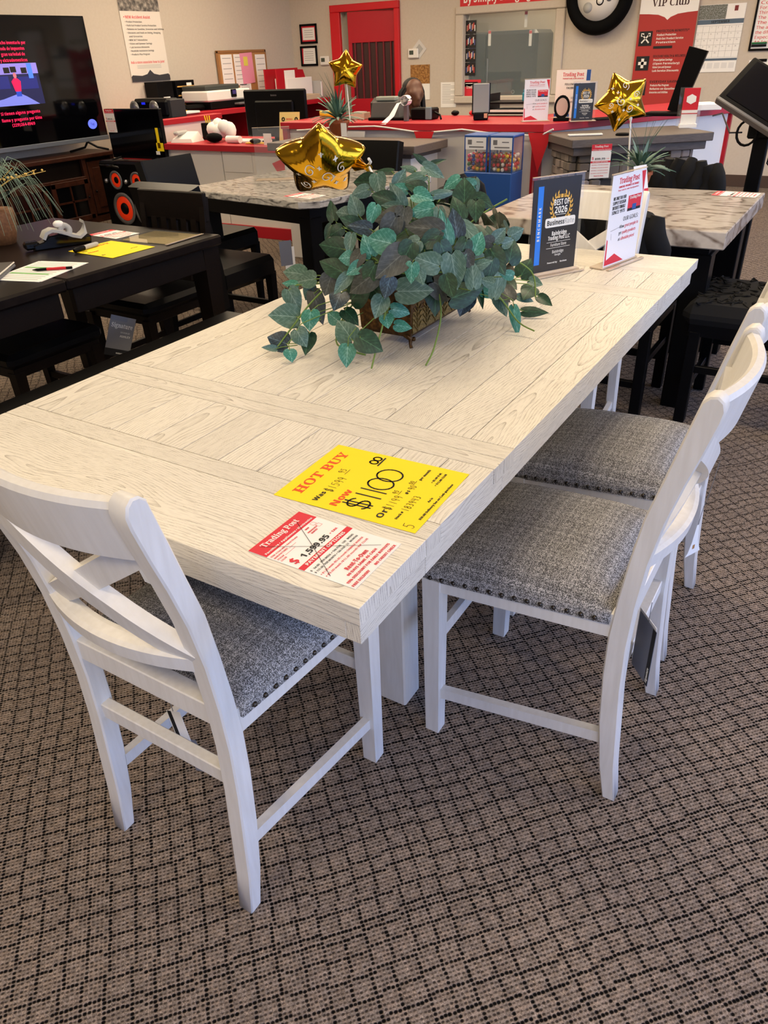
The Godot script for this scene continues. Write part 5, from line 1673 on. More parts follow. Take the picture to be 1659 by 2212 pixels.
func counter_things():
	var y1 := 0.957; var y0 := 0.773
	# monitor seen from behind
	var t := thing("computer_monitor", "large black computer monitor seen from behind on the low desk", "monitor", Vector3(-4.25, y0, -5.2), 0.12)
	part(t, "casing", bx(Vector3(0, 0.22, 0), Vector3(0.64, 0.37, 0.035), 0.012), M.black)
	part(t, "rear_bulge", bx(Vector3(0, 0.2, 0.025), Vector3(0.4, 0.24, 0.03), 0.012), M.black)
	part(t, "stand", bx(Vector3(0.02, 0.06, 0.03), Vector3(0.07, 0.12, 0.03), 0.004), M.black)
	part(t, "foot", bx(Vector3(0.02, 0.006, 0.04), Vector3(0.24, 0.012, 0.18), 0.003), M.black)
	txt(t, "lenovo", 0.014, M.grey, at(0.0, 0.36, 0.0182), FB, 0.06, false)
	# folder stand
	t = thing("folder", "pale yellow folder standing beside the black monitor", "folder", Vector3.ZERO)
	t.transform = frame(Vector3(-4.07, y0, -4.98), Vector3(0.98, 0, -0.1), Vector3(-0.05, 0.97, -0.2))
	t.transform.basis = t.transform.basis.orthonormalized()
	part(t, "cover", bx(Vector3(0.1, 0.12, 0), Vector3(0.2, 0.25, 0.004)), pm(rgb(222, 198, 126), 0.7))
	for k in 2:
		var g := G.new()
		g.xf = Transform3D(Basis(Vector3.RIGHT, PI / 2), Vector3(0.04 + k * 0.13, 0.19, 0.003))
		g.lathe([Vector2(0.009, 0), Vector2(0.016, 0), Vector2(0.016, 0.003), Vector2(0.009, 0.003), Vector2(0.009, 0)], 14)
		part(t, "eyelet", g.done(), M.black)
	txt(t, "NOTICE", 0.012, M.print_red, at(0.1, 0.19, 0.003), FB, 0.06, false)
	# desk clutter
	t = thing("phone", "white desk telephone at the left end of the low desk", "telephone", Vector3(-5.16, y0, -4.97), 0.2)
	var g := G.new()
	g.hexa([Vector3(-0.12, 0, 0.1), Vector3(0.12, 0, 0.1), Vector3(0.12, 0, -0.1), Vector3(-0.12, 0, -0.1)], [Vector3(-0.1, 0.03, 0.09), Vector3(0.1, 0.03, 0.09), Vector3(0.08, 0.08, -0.08), Vector3(-0.08, 0.08, -0.08)])
	part(t, "base", g.done(), M.white)
	part(t, "handset", bx(Vector3(-0.06, 0.075, 0), Vector3(0.05, 0.035, 0.19), 0.012), M.grey_light)
	t = thing("pen_cup", "black pen cup with yellow pencils on the low desk", "pen cup", Vector3(-5.08, y0, -5.2))
	part(t, "cup", bx(Vector3(0, 0.07, 0), Vector3(0.12, 0.14, 0.09), 0.004), M.black)
	for k in 3: part(t, "pencil", tube_mesh([Vector3(-0.02 + k * 0.02, 0.1, 0), Vector3(-0.03 + k * 0.03, 0.2, 0.01)], 0.005, 6), M.yellow)
	var r := RandomNumberGenerator.new(); r.seed = 3
	g = G.new()
	for k in 6: g.ball(Vector3(-0.08 + k * 0.035, 0.095 + 0.02 * sin(k * 2.0), 0.02 * cos(k * 3.0)), Vector3(0.06, 0.062 + 0.012 * (k % 2), 0.06), 8, 6)
	one("paper_bag", g.done(), M.paper, "crumpled white paper bag on the low desk", "bag", Vector3(-4.86, y0, -5.12))
	g = G.new()
	g.ball(Vector3(0, 0.041, 0), Vector3(0.09, 0.04, 0.06), 10, 6)
	one("black_pouch", g.done(), M.black_matt, "small black pouch in front of the crumpled paper bag", "pouch", Vector3(-4.8, y0, -4.95))
	g = G.new()
	g.tube([Vector3(-0.08, 0.03, 0), Vector3(0.08, 0.03, 0.01)], 0.03, 10)
	one("paper_roll", g.done(), M.paper, "rolled white papers lying on the low desk", "paper", Vector3(-4.56, y0, -4.95))
	one("paper_stack", bx(Vector3(0, 0.008, 0), Vector3(0.34, 0.016, 0.2), 0.002), M.paper, "stack of white sheets on the low desk", "paper", Vector3(-4.5, y0, -5.08), 0.1)
	t = thing("hard_drive", "black computer mouse on a yellow pad on the low desk", "mouse", Vector3(-4.3, y0, -4.93))
	part(t, "yellow_pad", bx(Vector3(0, 0.004, -0.03), Vector3(0.22, 0.008, 0.08), 0.002), pm(rgb(222, 178, 40), 0.6))
	g = G.new(); g.ball(Vector3(0, 0.022, 0), Vector3(0.06, 0.02, 0.035), 10, 6)
	part(t, "mouse_body", g.done(), M.black)
	t = thing("note_card", "small white note card standing on the red desk edge", "card", Vector3(-4.1, y0, -4.86))
	part(t, "card", bx(Vector3(0, 0.045, 0), Vector3(0.085, 0.09, 0.003)), M.paper)
	part(t, "easel", bx(Vector3(0, 0.02, -0.02), Vector3(0.04, 0.04, 0.03)), M.paper)
	# things on the high counter
	t = thing("tape_roll", "yellow roll of packing tape on the red counter", "tape", Vector3(-3.72, y1, -5.25))
	g = G.new(); g.lathe([Vector2(0.04, 0), Vector2(0.075, 0), Vector2(0.075, 0.05), Vector2(0.04, 0.05), Vector2(0.04, 0)], 20)
	part(t, "tape", g.done(), pm(rgb(224, 178, 30), 0.4))
	g = G.new(); g.lathe([Vector2(0.036, 0), Vector2(0.04, 0), Vector2(0.04, 0.05), Vector2(0.036, 0.05), Vector2(0.036, 0)], 20)
	part(t, "core", g.done(), M.white)
	t = thing("card_tray", "small clear card tray beside the receipt printer", "tray", Vector3(-3.29, y1, -5.1))
	part(t, "tray", bx(Vector3(0, 0.025, 0), Vector3(0.13, 0.05, 0.1), 0.004), M.acrylic_edge)
	part(t, "cards", bx(Vector3(0, 0.03, 0), Vector3(0.09, 0.05, 0.06)), M.grey_light)
	t = thing("receipt_printer", "dark grey receipt printer on the red counter", "printer", Vector3(-3.02, y1, -5.12), 0.1)
	g = G.new()
	g.hexa([Vector3(-0.13, 0, 0.1), Vector3(0.13, 0, 0.1), Vector3(0.13, 0, -0.12), Vector3(-0.13, 0, -0.12)], [Vector3(-0.12, 0.12, 0.07), Vector3(0.1, 0.12, 0.07), Vector3(0.1, 0.15, -0.11), Vector3(-0.12, 0.15, -0.11)])
	part(t, "body", g.done(), pm(rgb(74, 74, 74), 0.5))
	part(t, "display", bx(Vector3(-0.02, 0.145, 0.0), Vector3(0.17, 0.03, 0.08), 0.006), pm(rgb(148, 156, 146), 0.4))
	part(t, "base", bx(Vector3(0.03, 0.01, 0.02), Vector3(0.32, 0.02, 0.24), 0.004), M.black)
	t = thing("paper_curl", "strip of white receipt paper curling over the counter edge", "paper", Vector3(-2.83, y1, -4.95))
	g = G.new()
	var path := []
	for k in 13:
		var a := deg_to_rad(200 - k * 34.0)
		path.append(Vector3(0.06 + 0.035 * cos(a), 0.14 + 0.035 * sin(a), 0.0))
	path.reverse()
	path.append_array([Vector3(0.0, 0.12, 0.02), Vector3(-0.03, 0.04, 0.07), Vector3(-0.05, -0.01, 0.175)])
	g.sweep(path, PackedVector2Array([Vector2(-0.03, -0.0006), Vector2(0.03, -0.0006), Vector2(0.03, 0.0006), Vector2(-0.03, 0.0006)]), Vector3(0, 0, 1).cross(Vector3.RIGHT) * -1.0)
	part(t, "strip", g.done(), M.paper)
	part(t, "spindle", tube_mesh([Vector3(0.06, 0.14, -0.04), Vector3(0.06, 0.14, 0.035)], 0.012, 10), M.grey_light)
	part(t, "spool_stand", bx(Vector3(0.06, 0.065, 0), Vector3(0.03, 0.13, 0.03)), M.grey)
	t = thing("card_reader", "black and grey card terminal on the red counter", "card reader", Vector3(-2.7, y1, -5.12))
	part(t, "body", bx(Vector3(0, 0.04, 0), Vector3(0.19, 0.08, 0.13), 0.01), M.black)
	part(t, "grey_side", bx(Vector3(0.07, 0.045, 0.068), Vector3(0.05, 0.085, 0.02), 0.004), pm(rgb(108, 130, 136), 0.5))
	part(t, "cord", tube_mesh([Vector3(0.1, 0.05, 0.02), Vector3(0.15, 0.03, 0.03), Vector3(0.17, 0.006, 0.05)], 0.008, 6), M.black)
	t = thing("tablet", "grey tablet on a small black stand on the red counter", "tablet", Vector3(-2.2, y1, -5.08), 0.45)
	part(t, "screen", bx(Vector3(0, 0.15, -0.02), Vector3(0.12, 0.195, 0.012), 0.004), pm(rgb(112, 116, 126), 0.25), Transform3D(Basis(Vector3.RIGHT, -0.25), Vector3(0, 0, 0.04)))
	part(t, "bezel", bx(Vector3(0, 0.15, -0.028), Vector3(0.135, 0.21, 0.012), 0.004), M.black, Transform3D(Basis(Vector3.RIGHT, -0.25), Vector3(0, 0, 0.04)))
	part(t, "stand", bx(Vector3(0, 0.025, 0), Vector3(0.11, 0.05, 0.09), 0.008), M.black)
	part(t, "label", bx(Vector3(0.035, 0.03, 0.046), Vector3(0.025, 0.03, 0.002)), pm(rgb(206, 164, 130), 0.6))
	t = thing("paper_tray", "black tiered paper tray behind the tablet", "tray", Vector3(-2.12, y1, -5.55))
	for k in 2:
		part(t, "tray", bx(Vector3(0, 0.02 + k * 0.07, 0), Vector3(0.4, 0.012, 0.28), 0.002), M.black)
		part(t, "tray_side", bx(Vector3(-0.2, 0.05 + k * 0.07, 0), Vector3(0.012, 0.06, 0.28), 0.002), M.black)
		part(t, "tray_side", bx(Vector3(0.2, 0.05 + k * 0.07, 0), Vector3(0.012, 0.06, 0.28), 0.002), M.black)
	part(t, "papers", bx(Vector3(0, 0.035, 0.01), Vector3(0.32, 0.016, 0.24)), M.paper)
	t = thing("blue_clip", "small blue clip standing on the paper tray", "clip", Vector3(-2.03, y1 + 0.0965, -5.5))
	part(t, "grip", bx(Vector3(0, 0.03, 0), Vector3(0.03, 0.06, 0.02), 0.006), pm(rgb(30, 140, 170), 0.4))
	part(t, "jaw", bx(Vector3(0, 0.07, 0), Vector3(0.018, 0.02, 0.014), 0.004), pm(rgb(30, 140, 170), 0.4))
	for k in 2:
		g = G.new(); g.ball(Vector3(0, 0.02, 0), Vector3(0.035, 0.02, 0.03), 10, 6)
		one("stress_toy", g.done(), [M.black, M.red_bright][k], ["small dark desk trinket left of the tablet", "small red desk trinket beside the tablet"][k], "trinket", Vector3(-2.6 + k * 0.16, y1, -5.45))
	t = thing("store_sign", "white store sign with a red picture on the counter", "sign", Vector3.ZERO)
	t.transform = frame(Vector3(-1.80, y1, -4.93), Vector3(0.86, 0, -0.5), Vector3.UP)
	goal_print(t, 0.175, 0.255)
	t = thing("offer_sign", "white offer sign with a blue corner second on the counter", "sign", Vector3.ZERO)
	t.transform = frame(Vector3(-1.69, y1, -5.25), Vector3(0.95, 0, 0.1), Vector3.UP)
	holder(t, 0.26, 0.3)
	part(t, "card", bx(Vector3(0.13, 0.154, 0), Vector3(0.26, 0.3, 0.001)), M.paper)
	txt(t, "Trading Post", 0.022, M.print_red, at(0.13, 0.275, 0.001), FS, 0.16, false)
	txt(t, "FURNITURE APPLIANCES", 0.008, M.print_red, at(0.13, 0.25, 0.001), FB, 0.16, false)
	txt(t, "FOLLOW US AT", 0.013, M.print_black, at(0.13, 0.215, 0.001), FB, 0.12, false); txt(t, "FACEBOOK!", 0.013, M.print_black, at(0.13, 0.192, 0.001), FB, 0.09, false)
	txt(t, "GIVEAWAYS", 0.011, M.print_black, at(0.17, 0.13, 0.001), FR, 0.09, false); txt(t, "NEW PRODUCTS", 0.011, M.print_black, at(0.17, 0.105, 0.001), FR, 0.1, false)
	part(t, "blue_corner", bx(Vector3(0.245, 0.27, 0.001), Vector3(0.03, 0.066, 0.0006)), M.blue); part(t, "blue_base", bx(Vector3(0.06, 0.02, 0.001), Vector3(0.12, 0.02, 0.0006)), M.blue)
	t = thing("round_frame", "small black oval frame with a pale picture on the counter", "frame", Vector3(-1.55, y1, -5.02), 0.3)
	g = G.new()
	var oval := PackedVector2Array()
	for k in 20: oval.append(Vector2(0.055 * cos(TAU * k / 20), 0.085 + 0.075 * sin(TAU * k / 20)))
	g.prism(oval, -0.008, 0.008, 0.003)
	part(t, "rim", g.done(), M.black)
	g = G.new(); oval.clear()
	for k in 20: oval.append(Vector2(0.04 * cos(TAU * k / 20), 0.088 + 0.055 * sin(TAU * k / 20)))
	g.prism(oval, 0.008, 0.0095)
	part(t, "picture", g.done(), pm(rgb(214, 186, 172), 0.5))
	part(t, "foot", bx(Vector3(0, 0.01, 0), Vector3(0.11, 0.02, 0.03), 0.003), M.black)
	t = thing("award_sign", "black award sign with blue stripe at the counter corner", "sign", Vector3.ZERO)
	t.transform = frame(Vector3(-1.46, y1, -4.97), Vector3(0.88, 0, -0.45), Vector3.UP)
	award_print(t, 0.155, 0.23, 0.0)
	# candy machines
	t = thing("candy_machine", "blue twin candy vending machine with clear bins before the counter", "candy machine", Vector3(-1.86, 0, -4.58))
	part(t, "cabinet", bx(Vector3(0, 0.34, 0), Vector3(0.36, 0.68, 0.2), 0.006), M.blue)
	var cm := [rgb(206, 40, 40), rgb(236, 196, 40), rgb(46, 110, 60), rgb(36, 70, 150), rgb(236, 120, 60), rgb(240, 236, 226), rgb(222, 70, 120), rgb(90, 40, 30)]
	var balls := []
	for c in cm: balls.append(pm(c, 0.35))
	g = G.new(); g.ball(Vector3.ZERO, 0.013, 8, 6)
	var candy := g.done()
	for s in [0, 1]:
		var cx: float = [-0.095, 0.095][s]
		part(t, "bin_lid", bx(Vector3(cx, 0.905, 0), Vector3(0.175, 0.016, 0.19), 0.004), M.blue)
		for q in [[-1, -1], [1, -1], [-1, 1], [1, 1]]: part(t, "bin_post", bx(Vector3(cx + q[0] * 0.082, 0.79, q[1] * 0.09), Vector3(0.008, 0.22, 0.008)), M.blue)
		part(t, "bin_glass", bx(Vector3(cx, 0.79, 0.092), Vector3(0.16, 0.21, 0.002)), M.acrylic)
		part(t, "bin_glass", bx(Vector3(cx + 0.084, 0.79, 0), Vector3(0.002, 0.21, 0.18)), M.acrylic)
		part(t, "bin_back", bx(Vector3(cx, 0.79, -0.09), Vector3(0.16, 0.21, 0.003)), M.white)
		var cd := part(t, "bin_card", bx(Vector3(cx, 0.86, 0.094), Vector3(0.155, 0.075, 0.001)), M.paper)
		part(cd, "emblem", bx(Vector3(cx - 0.045, 0.868, 0.095), Vector3(0.03, 0.03, 0.001)), M.print_grey)
		part(cd, "print", bx(Vector3(cx + 0.005, 0.838, 0.095), Vector3(0.11, 0.008, 0.001)), M.print_grey)
		part(cd, "print", bx(Vector3(cx + 0.03, 0.87, 0.095), Vector3(0.05, 0.006, 0.001)), M.print_grey)
		for k in 100:
			var iy := k / 25; var ix := k % 5; var iz := (k / 5) % 5
			part(t, "candy", candy, balls[(r.randi() % 8) if s == 0 else [0, 1, 5, 5, 7, 0][r.randi() % 6]], at(cx - 0.062 + ix * 0.031 + r.randf() * 0.006, 0.695 + iy * 0.027 + r.randf() * 0.008, -0.06 + iz * 0.031 + r.randf() * 0.006))
	# tall black screen seen edge-on and papers on the right leg
	t = thing("monitor_edge", "tall black monitor seen nearly edge-on on the right counter", "monitor", Vector3(-0.9, y1, -5.55), 0.0)
	g = G.new()
	g.bar(Vector3(0.0, 0.02, 0.0), Vector3(0.1, 0.40, 0.0), Vector2(0.10, 0.03), Vector2(0.13, 0.04), Vector3.BACK)
	part(t, "casing", g.done(), M.black)
	part(t, "foot", bx(Vector3(-0.05, 0.012, 0.05), Vector3(0.26, 0.024, 0.16), 0.008), M.black)
	one("paper_stack", bx(Vector3(0, 0.02, 0), Vector3(0.2, 0.04, 0.28), 0.003), M.paper, "stack of papers at the far right counter end", "paper", Vector3(-0.82, y1, -6.1), 0.5)
	one("dark_mat", bx(Vector3(0, 0.004, 0), Vector3(0.5, 0.008, 0.14), 0.002), M.black_matt, "thin dark mat on the red counter behind the gold star", "mat", Vector3(-1.2, y1, -5.3), 0.9)

# ---------------------------------------------------------------- walls
func wall_frame(called: String, label: String, category: String, x0: float, x1: float, y0: float, y1: float, z: float, border: float, fm: Material, pmat: Material) -> Node3D:
	var t := thing(called, label, category, Vector3((x0 + x1) / 2, (y0 + y1) / 2, z))
	var w := x1 - x0; var h := y1 - y0
	for s in [-1, 1]:
		part(t, "frame_side", bx(Vector3(s * (w / 2 - border / 2), 0, 0.01), Vector3(border, h, 0.02), 0.003), fm)
		part(t, "frame_side", bx(Vector3(0, s * (h / 2 - border / 2), 0.01), Vector3(w, border, 0.02), 0.003), fm)
	part(t, "sheet", bx(Vector3(0, 0, 0.004), Vector3(w - border, h - border, 0.006)), pmat)
	return t

func back_wall_things():
	var z := -8.998
	# red door and casing
	var d := thing("door_casing", "red painted door casing around the back doorway", "door frame", Vector3.ZERO)
	part(d, "jamb", bx(Vector3(-6.145, 0.943, -8.973), Vector3(0.15, 1.885, 0.05), 0.006), M.red_bright)
	part(d, "jamb", bx(Vector3(-5.205, 0.943, -8.973), Vector3(0.07, 1.885, 0.05), 0.006), M.red_bright)
	part(d, "head", bx(Vector3(-5.695, 1.926, -8.973), Vector3(1.05, 0.08, 0.05), 0.006), M.red_bright)
	var dl := thing("door_leaf", "red door leaf with dark louvred lower panel standing ajar", "door", Vector3(-5.235, 0, -9.03), 0.09)
	part(dl, "upper_panel", bx(Vector3(-0.36, 1.71, 0), Vector3(0.70, 0.34, 0.035), 0.003), M.red)
	part(dl, "lower_panel", bx(Vector3(-0.36, 0.45, 0), Vector3(0.70, 0.9, 0.035), 0.003), M.red)
	part(dl, "stile", bx(Vector3(-0.685, 1.22, 0), Vector3(0.05, 0.66, 0.035), 0.003), M.red)
	part(dl, "stile", bx(Vector3(-0.03, 1.22, 0), Vector3(0.04, 0.66, 0.035), 0.003), M.red)
	part(dl, "grille_back", bx(Vector3(-0.36, 1.22, -0.01), Vector3(0.62, 0.66, 0.01)), pm(rgb(58, 30, 30), 0.5))
	for k in 6: part(dl, "grille_bar", bx(Vector3(-0.62 + k * 0.105, 1.22, 0.004), Vector3(0.022, 0.66, 0.02), 0.003), pm(rgb(112, 22, 30), 0.4))
	# certificates
	var f := wall_frame("certificate", "black framed certificate with red border, upper of two", "certificate", -6.75, -6.47, 1.56, 1.785, z, 0.025, M.black, M.print_red)
	part(f, "paper", bx(Vector3(0, 0, 0.008), Vector3(0.2, 0.14, 0.003)), M.paper)
	for k in 4: part(f, "text_line", bx(Vector3(0, 0.04 - k * 0.025, 0.0102), Vector3(0.14, 0.006, 0.001)), M.grey_light)
	f = wall_frame("certificate", "black framed white document with crooked sheet, lower of two", "certificate", -6.77, -6.49, 1.30, 1.535, z, 0.025, M.black, M.print_red)
	part(f, "paper", bx(Vector3(0.01, 0, 0.008), Vector3(0.21, 0.19, 0.003)), M.paper, Transform3D(Basis(Vector3.BACK, -0.05), Vector3.ZERO))
	for k in 5: part(f, "text_line", bx(Vector3(0, 0.05 - k * 0.025, 0.0102), Vector3(0.15, 0.004, 0.001)), M.print_grey)
	for s in [[-6.365, 1.355, "white thermostat beside the red door frame's left"], [-4.98, 1.395, "white thermostat at the right of the red door"]]:
		var t := thing("thermostat", s[2], "thermostat", Vector3(s[0], s[1], z))
		part(t, "case", bx(Vector3(0, 0, 0.016), Vector3(0.15, 0.105, 0.03), 0.01), M.white)
		part(t, "display", bx(Vector3(-0.02, 0.01, 0.032), Vector3(0.06, 0.045, 0.002)), pm(rgb(66, 76, 66), 0.3))
	var dm := thing("diamond_notice", "pale diamond-shaped paper behind the right thermostat", "paper", Vector3(-4.9, 1.44, z))
	part(dm, "sheet", bx(Vector3(0, 0, 0.002), Vector3(0.15, 0.15, 0.002)), pm(rgb(206, 204, 200), 0.6), Transform3D(Basis(Vector3.BACK, PI / 4), Vector3.ZERO))
	part(dm, "print", bx(Vector3(0, 0, 0.0035), Vector3(0.08, 0.08, 0.001)), M.grey_light, Transform3D(Basis(Vector3.BACK, PI / 4), Vector3.ZERO))
	var bc := thing("wall_calendar", "small wall calendar with brown landscape picture above the seated person", "calendar", Vector3(-4.89, 1.1, z))
	part(bc, "picture", bx(Vector3(0, 0.065, 0.003), Vector3(0.28, 0.21, 0.005)), noisy(rgb(110, 66, 22), rgb(196, 148, 84), 0.03, 101, 0.6, 4.0))
	part(bc, "date_sheet", bx(Vector3(0, -0.13, 0.003), Vector3(0.28, 0.18, 0.004)), M.paper)
	printed_sheet("notice_sheet", "white printed notice taped to the wall beside the office window", Vector3(-4.59, 0.79, z + 0.002), Vector3.RIGHT, Vector3.UP, 0.216, 0.28, 12, M.paper, M.grey_light)
	# office window
	var w := thing("window_casing", "beige moulded casing around the interior office window", "window frame", Vector3.ZERO)
	for s in [[-4.325, 1.342, 0.11, 0.85], [-3.055, 1.342, 0.11, 0.85]]: part(w, "casing_side", bx(Vector3(s[0], s[1], -8.978), Vector3(s[2], s[3], 0.04), 0.01), M.wall)
	part(w, "casing_head", bx(Vector3(-3.69, 1.81, -8.978), Vector3(1.38, 0.08, 0.04), 0.01), M.wall)
	part(w, "casing_sill", bx(Vector3(-3.69, 0.875, -8.973), Vector3(1.38, 0.08, 0.05), 0.01), M.wall)
	struct("window_3", bx(Vector3(-3.69, 1.34, -9.05), Vector3(1.16, 0.86, 0.006)), M.pane)
	# seen through the glass
	var o := thing("refrigerator", "tall dark glossy refrigerator behind the office window", "refrigerator", Vector3(-4.15, 0, -10.2))
	part(o, "body", bx(Vector3(0.1, 0.8, 0), Vector3(0.74, 1.6, 0.6), 0.04), pm(rgb(38, 42, 50), 0.15))
	part(o, "handle", tube_mesh([Vector3(-0.2, 0.7, 0.33), Vector3(-0.2, 1.3, 0.33)], 0.012, 8), M.steel)
	o = thing("refrigerator", "narrow dark appliance at the left behind the office window", "refrigerator", Vector3(-4.72, 0, -10.1))
	part(o, "body", bx(Vector3(0, 0.8, 0), Vector3(0.36, 1.6, 0.5), 0.02), pm(rgb(64, 66, 72), 0.3))
	part(o, "handle", tube_mesh([Vector3(0.12, 0.7, 0.27), Vector3(0.12, 1.3, 0.27)], 0.012, 8), M.steel)
	o = thing("monitor", "black monitor back on the office window sill", "monitor", Vector3(-3.72, 0.7, -9.3))
	part(o, "casing", bx(Vector3(0, 0.25, 0), Vector3(0.46, 0.24, 0.04), 0.01), M.black)
	part(o, "foot", bx(Vector3(0, 0.07, -0.03), Vector3(0.2, 0.14, 0.03), 0.004), M.black)
	var lg := G.new(); lg.lathe([Vector2(0.016, 0), Vector2(0.022, 0), Vector2(0.022, 0.002), Vector2(0.016, 0.002), Vector2(0.016, 0)], 16)
	part(o, "ring_logo", lg.done(), M.steel, Transform3D(Basis(Vector3.RIGHT, PI / 2), Vector3(0, 0.24, 0.021)))
	part(o, "desk", bx(Vector3(0, -0.02, -0.05), Vector3(0.9, 0.04, 0.3)), M.cherry)
	part(o, "desk_panel", bx(Vector3(0, -0.37, -0.05), Vector3(0.86, 0.66, 0.26)), M.cherry)
	o = thing("photo_strip", "column of four team photographs inside the office window's left edge", "photographs", Vector3(-4.2, 1.34, -9.035))
	for k in 4:
		var ph := part(o, "photo", bx(Vector3(0, 0.30 - k * 0.145, 0), Vector3(0.14, 0.14, 0.002)), pm(rgb(22, 18, 20), 0.5))
		for q in 7: part(ph, "figure", bx(Vector3(-0.05 + 0.017 * q, 0.29 - k * 0.145 + 0.012 * (q % 3), 0.0015), Vector3(0.013, 0.06, 0.001)), pm([rgb(206, 150, 124), rgb(190, 60, 60), rgb(220, 216, 210), rgb(80, 90, 150)][(q + k) % 4], 0.6))
	part(o, "blue_caption", bx(Vector3(0.02, -0.30, 0), Vector3(0.18, 0.05, 0.002)), pm(rgb(46, 50, 110), 0.5))
	o = thing("window_notice", "red and white store notice inside the office window", "notice", Vector3(-4.16, 1.0, -9.035))
	part(o, "card", bx(Vector3(0, 0, 0), Vector3(0.22, 0.18, 0.002)), M.print_red)
	txt(o, "Trading", 0.03, M.white_print, at(-0.09, 0.01, 0.002), FS, 0.13)
	part(o, "white_rule", bx(Vector3(0, 0.05, 0.0015), Vector3(0.2, 0.008, 0.001)), M.white_print)
	for k in 3:
		o = thing("price_strip", ["white price strip hanging left of the dark refrigerator", "white price strip hanging at the window's upper right", "white price strip hanging right of the dark refrigerator"][k], "price tag", Vector3([-3.98, -3.53, -3.47][k], [1.52, 1.69, 1.5][k], -9.1 - 0.02 * k))
		part(o, "strip", bx(Vector3(0, 0, 0), Vector3(0.035, 0.16, 0.002)), M.paper)
		part(o, "red_end", bx(Vector3(0, 0.06, 0.0015), Vector3(0.035, 0.03, 0.001)), M.print_red)
	o = thing("store_banner", "red banner with white lettering above the office window", "banner", Vector3(-3.72, 1.98, z))
	part(o, "cloth", bx(Vector3(0, 0, 0.006), Vector3(1.22, 0.27, 0.006)), M.red_bright)
	txt(o, "By Simply Bringing", 0.085, M.white_print, at(-0.57, -0.055, 0.01), FB, 0.85)
	# tyre sign
	o = thing("tire_sign", "black tire with a white round sign in its middle on the wall", "tire", Vector3(-2.6, 1.86, z + 0.1))
	var g := G.new()
	g.xf = Transform3D(Basis(Vector3.RIGHT, PI / 2), Vector3.ZERO)
	g.lathe([Vector2(0.25, -0.06), Vector2(0.30, -0.08), Vector2(0.355, -0.06), Vector2(0.37, 0.0), Vector2(0.355, 0.06), Vector2(0.30, 0.085), Vector2(0.25, 0.07), Vector2(0.235, 0.04), Vector2(0.25, -0.06)], 48)
	part(o, "tire", g.done(), M.black_matt)
	g = G.new()
	g.xf = Transform3D(Basis(Vector3.RIGHT, PI / 2), Vector3(0, 0, 0.02))
	g.lathe([Vector2(0, 0.0), Vector2(0.25, 0.0), Vector2(0.25, 0.02), Vector2(0, 0.02)], 40)
	part(o, "disc", g.done(), M.white)
	for q in [[0.02, -0.055, 0.042, M.black], [-0.11, -0.11, 0.05, M.grey_light], [0.12, -0.03, 0.035, M.tag_slate], [0.02, -0.055, 0.03, M.paper]]:
		g = G.new()
		g.xf = Transform3D(Basis(Vector3.RIGHT, PI / 2), Vector3(q[0], q[1], 0.041 + (0.002 if q[2] == 0.03 else 0.0)))
		g.lathe([Vector2(0, 0.0), Vector2(q[2], 0.0), Vector2(q[2], 0.002), Vector2(0, 0.002)], 20)
		part(o, "badge", g.done(), q[3])
	vip_banner()
	# month calendar
	o = thing("wall_calendar", "large September wall calendar with a town photograph", "calendar", Vector3(-1.555, 1.11, z))
	part(o, "sheet", bx(Vector3(0.225, 0.3, 0.003), Vector3(0.45, 0.6, 0.004)), M.paper)
	part(o, "photograph", bx(Vector3(0.135, 0.535, 0.006), Vector3(0.27, 0.125, 0.002)), noisy(rgb(62, 66, 50), rgb(168, 172, 176), 0.05, 111, 0.6, 5.0))
	part(o, "month_band", bx(Vector3(0.225, 0.45, 0.006), Vector3(0.45, 0.04, 0.002)), pm(rgb(86, 104, 122), 0.7))
	txt(o, "SEPTEMBER", 0.022, M.print_black, at(0.225, 0.45, 0.0075), FB, 0.18, false)
	part(o, "emblem", bx(Vector3(0.36, 0.56, 0.006), Vector3(0.035, 0.045, 0.002)), pm(rgb(120, 40, 40), 0.7))
	g = G.new()
	for k in 8: g.box(Vector3(k * 0.45 / 7.0, 0.275, 0.0058), Vector3(0.002, 0.28, 0.001))
	for k in 6: g.box(Vector3(0.225, 0.135 + k * 0.056, 0.0058), Vector3(0.45, 0.002, 0.001))
	var gl := part(o, "grid_lines", g.done(), M.grey_light)
	gl.set_meta("kind", "stuff")
	for k in 30: txt(o, str(k + 1), 0.011, M.print_grey, at(0.018 + ((k + 2) % 7) * 0.0643, 0.40 - ((k + 2) / 7) * 0.056, 0.0066), FR, 0.0, true, "date")
	part(o, "lower_band", bx(Vector3(0.225, 0.115, 0.006), Vector3(0.45, 0.02, 0.002)), pm(rgb(86, 104, 122), 0.7))
	for k in 6: part(o, "mini_month", bx(Vector3(0.045 + k * 0.072, 0.06, 0.006), Vector3(0.055, 0.05, 0.001)), pm(rgb(222, 222, 220), 0.7))
	# whiteboard and clipboard at the right edge
	o = wall_frame("whiteboard", "black framed whiteboard with red handwriting at the right edge", "whiteboard", -1.01, -0.3, 1.29, 1.98, z, 0.02, M.black, M.paper)
	var k := 0
	for s in ["Daily Sales", "Weekly Goal", "Confirm", "Formality of", "Things to do", "The average", "The things", "The answers", "the difference", "Expect more", "At least ..."]:
		txt(o, s, 0.026, M.print_black if k < 1 else M.print_red, at(-0.32, 0.15 - k * 0.042, 0.009), FR, 0.26)
		k += 1
	for q in 2: part(o, "dry_marker", tube_mesh([Vector3(-0.33, -0.30 + q * 0.022, 0.018), Vector3(-0.19, -0.30 + q * 0.022, 0.018)], 0.009, 8), [M.black, pm(rgb(24, 110, 60), 0.5)][q])
	o = thing("clipboard", "white sheet on a clipboard hanging at the right edge", "clipboard", Vector3(-0.98, 0.9, z))
